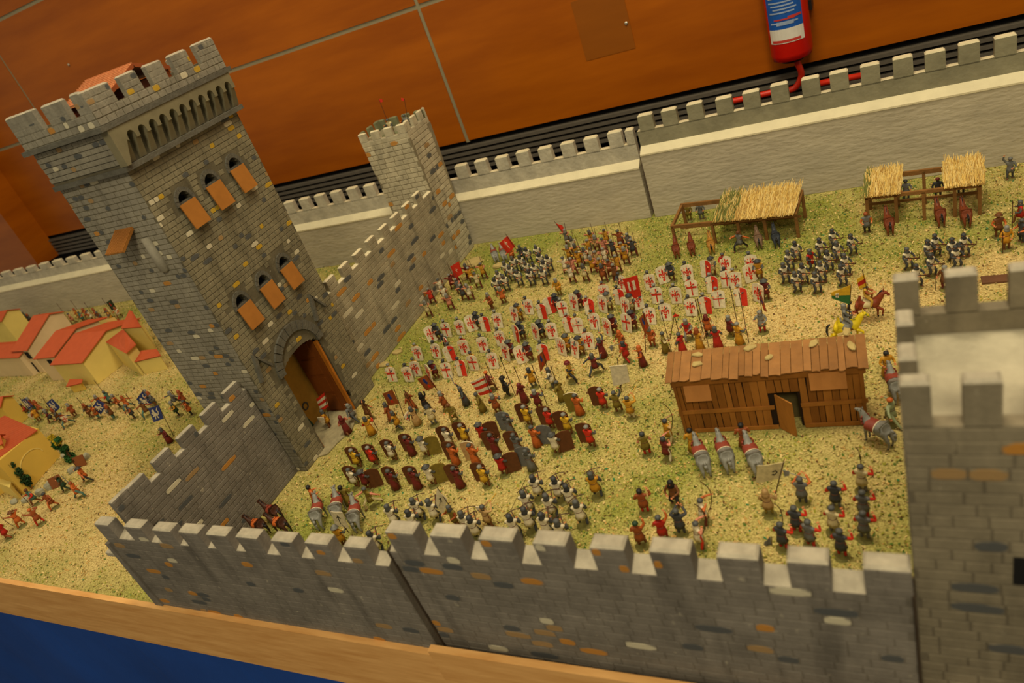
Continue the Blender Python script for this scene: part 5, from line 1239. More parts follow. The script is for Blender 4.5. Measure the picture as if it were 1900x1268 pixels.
def world_part(root, name, mb, mats, parent=None, smooth=False):
    """geometry given in board coordinates, hung on a rotated / scaled thing"""
    M = Matrix.LocRotScale(root.location, root.rotation_euler, root.scale).inverted()
    me = mb.mesh(name, mats, smooth, 1.0)
    for v in me.vertices: v.co = M @ Vector((v.co[0]*S, v.co[1]*S, v.co[2]*S+Z0))
    o = bpy.data.objects.new(name, me); C.objects.link(o); o.parent = parent or root
    return o
def banner(root, foot, top, quad, field, designs, low=None, hang=None, pole='wood', emblem_name='emblem', dy=0.006, wave=0.0015):
    """pole from the soldier's hand to a picture point on his own upright plane, flag spanning four measured corners of that plane"""
    p = at(*foot); y = p[1]
    T = on_y(top[0], top[1], y+dy); Lw = on_y(low[0], low[1], y+dy) if low else p+np.array((0.008, dy, 0.012))
    world_part(root, 'banner_pole', MB().rod(Lw, T, 0.0010, 0.0008, 6), cm(pole))
    c = [on_y(a, b, y+dy) for a, b in quad]      # TL TR BR BL in the flag's own sense
    nn = np.array((0.0, -1.0, 0.0))
    def uvp(u, v, t): return (c[3]*(1-u)+c[2]*u)*(1-v)+(c[0]*(1-u)+c[1]*u)*v+nn*(t+wave*math.sin(u*5.0))
    mb = MB(); n = 6
    bands = field if isinstance(field, list) else [(0, 1, field)]
    ms = []
    for b0, b1, colr in bands:
        ms.append(cm(colr)); k = len(ms)-1; V = []
        for i in range(n+1):
            for (v, t) in ((b0, 0.0006), (b1, 0.0006), (b1, -0.0006), (b0, -0.0006)): V.append(uvp(i/n, v, t))
        F = []
        for i in range(n):
            a = 4*i; F += [(a, a+4, a+5, a+1), (a+2, a+6, a+7, a+3), (a+1, a+5, a+6, a+2), (a+3, a+7, a+4, a)]
        F += [(0, 1, 2, 3), (4*n+3, 4*n+2, 4*n+1, 4*n)]; mb.add(V, F, k)
    fl = world_part(root, 'banner', mb, ms)
    for di, (polys, colr, (u0, u1, v0, v1)) in enumerate(designs):
        e = MB(); h1_ = 0.0011+0.0004*di
        for pl in polys:
            k = len(pl); V = [uvp(u0+(u1-u0)*u, v0+(v1-v0)*v, h1_) for u, v in pl]+[uvp(u0+(u1-u0)*u, v0+(v1-v0)*v, 0.0004) for u, v in pl]
            e.add(V, [tuple(range(k)), tuple(range(2*k-1, k-1, -1))]+[(i, k+i, k+(i+1) % k, (i+1) % k) for i in range(k)])
        world_part(root, emblem_name, e, cm(colr), parent=fl)
    return fl
SQ = [[(0, 0), (1, 0), (1, 1), (0, 1)]]
# ------------------------------------------------------------------ horses
HS = 0.052
HB_ = {}
def horse_mesh(pose='stand', nod=0.0):
    key = pose
    if key in HB_: return HB_[key]
    d = dict(poll=(0, .60, 1.26), muz=(0, .84, 1.08), neck=(0, .52, 1.08), kfr=(.09, .39, .33), ffr=(.09, .37, .11), kfl=(-.09, .37, .33), ffl=(-.09, .35, .11), hr=(.10, -.47, .31), fr=(.10, -.43, .10), hl=(-.10, -.47, .31), fl=(-.10, -.43, .10))
    if pose == 'walk': d.update(kfr=(.09, .56, .46), ffr=(.09, .50, .26), hl=(-.10, -.36, .31), fl=(-.10, -.26, .10), hr=(.10, -.56, .33), fr=(.10, -.58, .12), poll=(0, .62, 1.22), muz=(0, .80, 1.02))
    if pose == 'rear_up': d.update(poll=(0, .52, 1.24), muz=(0, .76, 1.20), neck=(0, .47, 1.06))
    if pose == 'graze': d.update(poll=(0, .74, .96), muz=(0, .90, .76), neck=(0, .60, .94))
    pts = [(0, 0, .76, .205, .195), (0, -.20, .79, .215, .195), (0, -.34, .80, .225, .21), (0, .20, .78, .195, .19), (0, .36, .82, .150, .165), (*d['neck'], .105, .13), (*d['poll'], .078, .085), ((d['poll'][0]+d['muz'][0])/2, (d['poll'][1]+d['muz'][1])/2, (d['poll'][2]+d['muz'][2])/2, .055, .06), (*d['muz'], .042),
           (.10, .33, .62, .075), (*d['kfr'], .043), (*d['ffr'], .030), (d['ffr'][0], d['ffr'][1]+.025, max(.03, d['ffr'][2]-.08), .038),
           (-.10, .33, .62, .075), (*d['kfl'], .043), (*d['ffl'], .030), (d['ffl'][0], d['ffl'][1]+.025, max(.03, d['ffl'][2]-.08), .038),
           (.115, -.33, .60, .100), (*d['hr'], .045), (*d['fr'], .032), (d['fr'][0], d['fr'][1]+.03, .03, .038),
           (-.115, -.33, .60, .100), (*d['hl'], .045), (*d['fl'], .032), (d['fl'][0], d['fl'][1]+.03, .03, .038)]
    E_ = [(0, 1), (1, 2), (0, 3), (3, 4), (4, 5), (5, 6), (6, 7), (7, 8), (3, 9), (9, 10), (10, 11), (11, 12), (3, 13), (13, 14), (14, 15), (15, 16), (1, 17), (17, 18), (18, 19), (19, 20), (1, 21), (21, 22), (22, 23), (23, 24)]
    me = skin_mesh('horse_body', pts, E_); P_ = [A3(*p[:3]) for p in pts]
    bones = [(P_[a], P_[b], 1 if (a, b) in ((11, 12), (15, 16), (19, 20), (23, 24)) else 0, 0) for a, b in E_]
    ex = MB(); po = P_[6]
    for sx in (-1, 1):
        ex.lathe([(.022, 0), (.026, .03), (.003, .11)], 5, (sx*.04+po[0], po[1]-.02, po[2]+.03), 0)
        ex.box(sx*.052-.006, sx*.052+.006, P_[7][1]-.05, P_[7][1]-.03, P_[7][2]+.055, P_[7][2]+.075, 1)
    out = finalize('horse_body', me, bones, ex, 2, HS*S); HB_[key] = (out, P_); return HB_[key]
def hchild(root, name, key, fn, colr, parent=None):
    if key not in SHARED: SHARED[key] = fn().mesh(name, [cm('skin')], True, HS*S)
    o = bpy.data.objects.new(name, SHARED[key]); C.objects.link(o); o.parent = parent or root; o.material_slots[0].link = 'OBJECT'; o.material_slots[0].material = cm(colr); return o
COL.update({'horse grey': (140, 140, 132), 'bay': (120, 56, 26), 'dark bay': (70, 38, 22), 'horse ochre': (176, 124, 46), 'blue black': (48, 54, 62), 'saddle red': (140, 62, 44), 'bright yellow': (232, 206, 28), 'chestnut': (136, 58, 26), 'taupe': (122, 96, 74)})
def horse(px, py, ang, colr, label, pose='stand', sc=1.0, mane='black', pad=None, trim=None, saddle=None, straps=None, name='horse_figurine', group=None, tail=None):
    p_ = at(px, py); r = bpy.data.objects.new(name, None); C.objects.link(r); r.location = W(p_)+Vector((0, 0, 0.0003)); r.rotation_euler = (0, 0, math.radians(ang)); r.scale = (sc*1.14, sc, sc*0.97)
    tag(r, label, 'toy horse', group)
    me, P_ = horse_mesh(pose)
    b = bpy.data.objects.new('horse_body', me); C.objects.link(b); b.parent = r
    for i, c_ in enumerate((colr, 'black' if colr != 'horse grey' else 'dark grey')): b.material_slots[i].link = 'OBJECT'; b.material_slots[i].material = cm(c_)
    def f_tail():
        q = MB(); p = [A3(0, -.50, .88), A3(0, -.60, .78), A3(.01, -.63, .58), A3(.02, -.60, .36)]
        for a, b2, r0, r1 in zip(p[:-1], p[1:], (.03, .045, .045), (.045, .045, .012)): q.rod(a, b2, r0, r1, 7)
        return q
    hchild(r, 'tail', 'tail', f_tail, tail or (mane if mane else colr))
    def f_mane():
        q = MB(); a, b2, c2 = P_[4]+A3(0, -.02, .12), P_[5]+A3(0, -.06, .06), P_[6]+A3(0, -.05, .05)
        for s_, e in ((a, b2), (b2, c2)): q.bar(s_, e, .03, .09, up=(0, -.6, .8))
        return q
    if mane: hchild(r, 'mane', 'mane'+pose, f_mane, mane)
    def sleeve(y0, y1, rx, rz, nm, cz=.77):
        def f():
            q = MB(); n = 12; V = []
            for y in (y0, (y0+y1)/2, y1):
                for i in range(n+1):
                    a = -0.15*PI+1.3*PI*i/n; V.append((math.cos(a)*rx, y, cz+math.sin(a)*rz))
            q.add(V, [(k*(n+1)+i, k*(n+1)+i+1, (k+1)*(n+1)+i+1, (k+1)*(n+1)+i) for k in (0, 1) for i in range(n)])
            return q
        return f
    if pad:
        s_ = hchild(r, 'saddle_cloth', 'pad', sleeve(-.02, .30, .225, .212, 'p'), pad)
        if trim: hchild(r, 'cloth_edge', 'padtrim', sleeve(-.05, -.015, .229, .216, 'p'), trim, parent=s_)
        def f_coll():
            q = MB(); c0 = A3(0, .40, .90); 
            for k in range(10):
                a, e = 2*PI*k/10, 2*PI*(k+1)/10
                q.rod(c0+A3(math.cos(a)*.17, math.sin(a)*.05, math.sin(a)*.20), c0+A3(math.cos(e)*.17, math.sin(e)*.05, math.sin(e)*.20), .030, n=6)
            return q
        hchild(r, 'collar', 'collar', f_coll, pad)
    if saddle:
        def f_sad():
            q = MB(); sl = sleeve(-.12, .14, .220, .208, 's')(); q.add(sl.v, sl.f); q.bevbox(-.10, .10, -.16, -.10, .92, 1.06, .02); q.bevbox(-.08, .08, .10, .15, .92, 1.04, .02); return q
        hchild(r, 'saddle', 'saddle', f_sad, saddle)
    if straps:
        def f_br():
            q = MB(); c0 = (P_[7]+P_[8])/2; ax = P_[8]-P_[7]; ax /= np.linalg.norm(ax); u = A3(1, 0, 0); v = np.cross(ax, u)
            for cc, rr in ((c0, .058), (P_[7]-ax*.05, .072)):
                for k in range(8):
                    a, e = 2*PI*k/8, 2*PI*(k+1)/8; q.rod(cc+(u*math.cos(a)+v*math.sin(a))*rr, cc+(u*math.cos(e)+v*math.sin(e))*rr, .009, n=4)
            q.rod(c0+A3(.055, 0, 0), A3(.05, .12, .98), .008, n=4); q.rod(c0+A3(-.055, 0, 0), A3(-.05, .12, .98), .008, n=4)
            return q
        hchild(r, 'bridle', 'bridle'+pose, f_br, straps)
    return r
# ------------------------------------------------------------------ the garrison: who stands where (measured in enlarged crops of the photograph)
ZC = {'A': (680, 500, 4.75), 'B': (1040, 440, 4.75), 'C': (760, 400, 4.75), 'D': (540, 660, 4.75), 'E': (840, 640, 4.75), 'G': (1400, 400, 3.8), 'L': (0, 720, 3.958), 'K': (0, 460, 3.958), 'M': (440, 860, 3.8), 'N': (900, 840, 3.8), 'O': (1300, 840, 4.75), 'S': (1160, 580, 3.519), 'T': (1180, 220, 2.639), 'P': (0, 0, 1)}
def z(k, x, y): a, b, c = ZC[k]; return a+x/c, b+y/c

# --- men behind the white pavises; k = kettle hat man standing at the shield's side, o = man in ochre, h = man mostly hidden
PAV = [('A', 240, 995, 'C', 'o'), ('A', 385, 995, 'F', ''), ('A', 455, 945, 'F', 'o'), ('A', 565, 985, 'F', 'k'), ('A', 725, 965, 'C', ''), ('A', 850, 945, 'H', ''), ('A', 960, 895, 'C', 'o'), ('A', 1130, 880, 'F', ''), ('A', 1235, 805, 'F', 'k'), ('A', 1390, 830, 'F', 'k'), ('A', 1575, 805, 'H', ''),
 ('A', 470, 810, 'F', 'o'), ('A', 630, 790, 'F', ''), ('A', 760, 810, 'H', 'n'), ('A', 715, 730, 'H', 'n'), ('A', 880, 755, 'F', 'r'), ('A', 1045, 735, 'F', ''), ('A', 1195, 680, 'F', ''), ('A', 595, 640, 'F', 'k'), ('A', 720, 600, 'C', ''), ('A', 840, 580, 'F', ''), ('A', 950, 545, 'F', 'k'), ('A', 1060, 550, 'H', ''), ('A', 1170, 520, 'F', ''), ('A', 1310, 475, 'F', 'k'), ('A', 1440, 400, 'F', ''), ('A', 1560, 440, 'H', ''), ('A', 1640, 390, 'H', 'k'), ('A', 1745, 420, 'C', ''), ('A', 1835, 365, 'F', 'k'), ('A', 1330, 640, 'H', 'k'), ('A', 1500, 630, 'F', 'k'), ('A', 1650, 615, 'F', ''), ('A', 1800, 560, 'H', 'r'), ('A', 1880, 570, 'c', 'o'), ('A', 1730, 760, 'F', 'k'), ('A', 1840, 780, 'F', 'k'),
 ('B', 265, 690, 'H', 'r'), ('B', 380, 670, 'F', 'k'), ('B', 400, 560, 'F', 'r'), ('B', 530, 600, 'H', ''), ('B', 700, 640, 'F', 'n'), ('B', 575, 690, 'F', 'k'), ('B', 800, 470, 'F', ''), ('B', 545, 480, 'F', 'n'), ('B', 925, 410, 'F', 'k'), ('B', 1130, 390, 'F', ''), ('B', 1285, 365, 'H', 'k'), ('B', 1460, 320, 'F', 'r'), ('B', 1690, 310, 'F', ''), ('B', 1690, 400, 'F', 'k'), ('B', 860, 590, 'C', ''), ('B', 1030, 590, 'F', ''), ('B', 1170, 530, 'C', 'r'), ('B', 1345, 500, 'H', ''), ('B', 1475, 450, 'C', ''), ('B', 1550, 460, 'F', 'o'), ('B', 1405, 630, 'c', 'o'), ('B', 1600, 610, 'H', 'o'), ('B', 1745, 580, 'F', 'k'), ('B', 935, 740, 'F', ''), ('B', 800, 775, 'F', 'h'), ('B', 1160, 700, 'F', ''), ('B', 1290, 680, 'H', ''), ('B', 590, 840, 'C', 'k'), ('B', 310, 820, 'F', 'o'), ('B', 420, 875, 'F', 'k'), ('B', 260, 995, 'F', 'r')]
DN = {'F': 'red lily', 'C': 'red cross', 'c': 'thin red cross', 'H': 'red half'}
for zz, x, y, des, k in PAV:
    px, py = z(zz, x, y); p_ = at(px, py); v = p_[1]-0.16*(p_[0]+1)
    rank = 'front' if v < 1.43 else 'second' if v < 1.518 else 'third' if v < 1.612 else 'rearmost'
    kk = k == 'k'
    coat = {'': 'dark grey', 'k': random.choice(['maroon', 'ochre', 'dark grey', 'cream']), 'o': 'ochre', 'r': 'red', 'n': 'dark grey', 'h': 'grey'}[k]
    head = ('kettle', random.choice(['mail', 'dark grey'])) if kk else ('cap', random.choice(['mail', 'steel', 'dark grey']))
    dx, dy = (0.019, 0.011) if kk else (-0.004, 0.015)
    mp = p_+np.array((dx, dy, 0)); mp[2] = 0
    rot = 180+(random.choice([-36, -28, 26]) if kk or k == 'n' else random.uniform(-9, 6))
    # shield offset in the man's own frame (he looks towards the near wall)
    ox, oy = dx/FH, dy/FH
    look = {'': 'helmeted man', 'k': 'kettle hat man', 'o': 'ochre coated man', 'r': 'red coated man', 'n': 'helmeted man', 'h': 'crouching man'}[k]
    r = soldier(px, py, 'pavise', 180, coat, 'mail' if not k == 'r' else 'red', 'brown', head=head, items=[('pavise', des, 0, 0, rot, -random.uniform(6, 14))], look=f'{look} with white pavise with {DN[des]}', key=f'{rank} rank of white shields', group='men behind white pavises', pos=mp, sc=1.0 if kk else 0.92)
    r.rotation_euler = (0, 0, PI)
    for ch in r.children:
        if ch.name.startswith('shield'): ch.location = (ox*FH*S/r.scale[0], oy*FH*S/r.scale[1], 0.0)

# --- men seen from behind, sheltering behind brown backed pavises
BR = [('D', 610, 990, 'yellow', ''), ('D', 755, 970, 'scarlet', ''), ('D', 920, 930, 'white', ''), ('D', 1080, 880, 'maroon', ''), ('D', 1205, 890, 'white', 'K'), ('D', 1420, 815, 'white', ''), ('D', 1560, 780, 'yellow', ''), ('D', 1715, 770, 'red', 'K'), ('D', 1465, 960, 'orange', ''), ('D', 1640, 960, 'orange', 'L'), ('D', 590, 1165, 'white', ''), ('D', 690, 1180, 'maroon', 'K'), ('D', 935, 1180, 'maroon', ''), ('D', 1130, 1175, 'maroon', ''), ('D', 1265, 1145, 'white', 'K'), ('D', 1505, 1165, 'maroon', ''), ('D', 1735, 1155, 'yellow', ''),
 ('E', 395, 965, 'maroon', ''), ('E', 520, 790, 'grey', 'G'), ('E', 600, 965, 'grey', ''), ('E', 685, 715, 'yellow', ''), ('E', 880, 745, 'scarlet', ''), ('E', 1035, 790, 'yellow', ''), ('E', 755, 900, 'orange', 'G'), ('E', 930, 965, 'white', 'K'), ('E', 1235, 905, 'scarlet', ''), ('E', 1130, 620, 'orange', 'O'), ('E', 1345, 570, 'scarlet', ''), ('E', 465, 1150, 'red', 'K'), ('E', 710, 1110, 'grey', 'G')]
for zz, x, y, coat, k in BR:
    px, py = z(zz, x, y); K = k == 'K'; back = {'G': 'grey', 'O': 'olive', 'L': 'tan'}.get(k, 'leather' if not K else random.choice(['leather', 'olive']))
    off = (0.30, 0.16) if K or coat == 'orange' and k == 'G' else (-0.30, 0.15)
    row = 'nearer' if (py+0.18*(px-700)) > 868 else 'farther'
    it = [('pavise', 'n', off[0], off[1]+0.04, 180+(30 if K else 14), 4, 'white' if k in 'LO' and k else back, back)]
    r = soldier(px, py, 'pavise', -8, coat, 'mail' if coat != 'orange' else 'orange', 'brown', head=('kettle', 'mail') if K else ('cap' if coat != 'grey' else 'coif', 'steel' if coat in ('yellow', 'scarlet') else 'mail'), skirt='short' if K else 'long' if coat in ('maroon', 'orange', 'grey') else 'short', items=it,
                look=f"{'kettle hat man' if K else 'man'} in {coat.replace('scarlet', 'bright red')} at {back.replace('leather', 'brown')} pavise", key='backs row' if False else 'brown shield rows', group='men behind brown backed pavises', belt=not K)

# --- archers
def crowd(lst, key, fn):
    for e in lst:
        px, py = z(*e[:3]); fn(px, py, *e[3:])
def archer(key, group, ang=200):
    def f(px, py, coat, arms='skin', leg='maroon'):
        soldier(px, py, 'bow', ang+random.uniform(-14, 14), coat, arms if arms != 'skin' else random.choice(['pink', coat]), leg, head=(random.choice(['cap', 'cap', 'hood']), random.choice(['steel', 'mail'])), items=[('bow',)], look=f'{coat} coated longbowman', key=key, group=group)
    return f
crowd([('C', 185, 890, 'cream'), ('C', 215, 775, 'scarlet'), ('C', 300, 690, 'white'), ('C', 335, 760, 'white'), ('C', 375, 830, 'pink'), ('C', 395, 650, 'maroon'), ('C', 440, 620, 'red'), ('C', 455, 690, 'grey'), ('C', 495, 745, 'dark grey'), ('C', 550, 745, 'white'), ('C', 560, 590, 'ochre'), ('C', 535, 560, 'maroon'), ('C', 620, 640, 'cream'), ('C', 670, 555, 'ochre')], 'archers', archer('group of archers by the far curtain wall', 'archers by the far curtain wall', 215))
BIGA = [('B', 75, 70, 'grey'), ('B', 130, 140, 'white'), ('B', 95, 215, 'ochre'), ('B', 160, 205, 'ochre'), ('B', 60, 320, 'white'), ('B', 130, 330, 'pink'), ('B', 115, 400, 'white'), ('B', 180, 270, 'ochre'), ('B', 240, 240, 'white'), ('B', 300, 240, 'cream'), ('B', 270, 165, 'ochre'), ('B', 290, 85, 'ochre'), ('B', 335, 130, 'tan'), ('B', 400, 155, 'pink'), ('B', 420, 75, 'ochre'), ('B', 410, 245, 'white'), ('B', 480, 170, 'dark grey'), ('B', 540, 85, 'rust'), ('B', 620, 115, 'grey'), ('B', 565, 195, 'ochre'), ('B', 590, 240, 'ochre'), ('B', 300, 315, 'ochre'), ('B', 235, 390, 'cream'), ('B', 375, 335, 'ochre'), ('B', 455, 350, 'rust'), ('B', 520, 310, 'ochre'), ('B', 395, 390, 'rust'), ('B', 655, 165, 'dark grey'), ('B', 500, 390, 'brown'), ('B', 340, 270, 'tan')]
crowd(BIGA, 'archers', archer('dense block of archers at the back wall', 'dense block of archers', 205))
# --- crossbowmen in white surcoats over dark mail
def xbow(key, group, ang, look='white surcoated crossbowman', sk='short', sc=1.0):
    def f(px, py, coat='white'):
        soldier(px, py, 'crossbow', ang+random.uniform(-10, 10), coat, 'dark grey', 'dark grey', head=('coif', random.choice(['mail', 'dark grey'])), items=[('crossbow',)], skirt=sk, look=(look if coat == 'white' else f'{coat} coated crossbowman'), key=key, group=group, sc=sc)
    return f
crowd([('C', x, y) for x, y in ((790, 690), (870, 665), (815, 625), (875, 545), (920, 580), (985, 620), (945, 500), (1010, 490), (1090, 620), (1060, 545), (1130, 560), (1180, 470), (1205, 610), (1215, 540), (1150, 400), (1250, 490), (1065, 420))], 'x', xbow('group of crossbowmen before the back wall', 'crossbowmen near the corner tower', 215))
crowd([('G', x, y) for x, y in ((300, 325), (250, 390), (220, 480), (300, 545), (350, 485), (470, 305), (440, 550), (475, 470), (525, 395), (560, 240), (590, 330), (620, 500), (645, 420), (690, 280))]+[('G', 405, 385, 'red')], 'x', xbow('middle group of crossbowmen below the stables', 'crossbowmen below the stables', 222))
crowd([('G', x, y) for x, y in ((1080, 385), (1225, 330), (1275, 290), (1245, 430), (1395, 320), (1475, 290), (1420, 375), (1145, 505))], 'x', xbow('right group of crossbowmen behind the near tower', 'crossbowmen behind the near tower', 222))
crowd([('N', x, y) for x, y in ((395, 330), (330, 440), (490, 465), (545, 345), (630, 400), (700, 515), (340, 560), (460, 600), (240, 610), (570, 650))]+[('N', 800, 315, 'ochre')], 'x', xbow('group of crossbowmen behind the middle of the near wall', 'crossbowmen with their backs turned', 12, 'white surcoated crossbowman seen from behind', sc=1.1))
crowd([('M', x, y) for x, y in ((1135, 450), (1310, 405), (1280, 490), (1420, 415), (1650, 505), (1710, 540), (1015, 640))], 'x', xbow('crossbowmen behind the left end of the near right wall', 'crossbowmen near the leaf shaped banners', 10, 'white surcoated crossbowman seen from behind', sc=1.1))

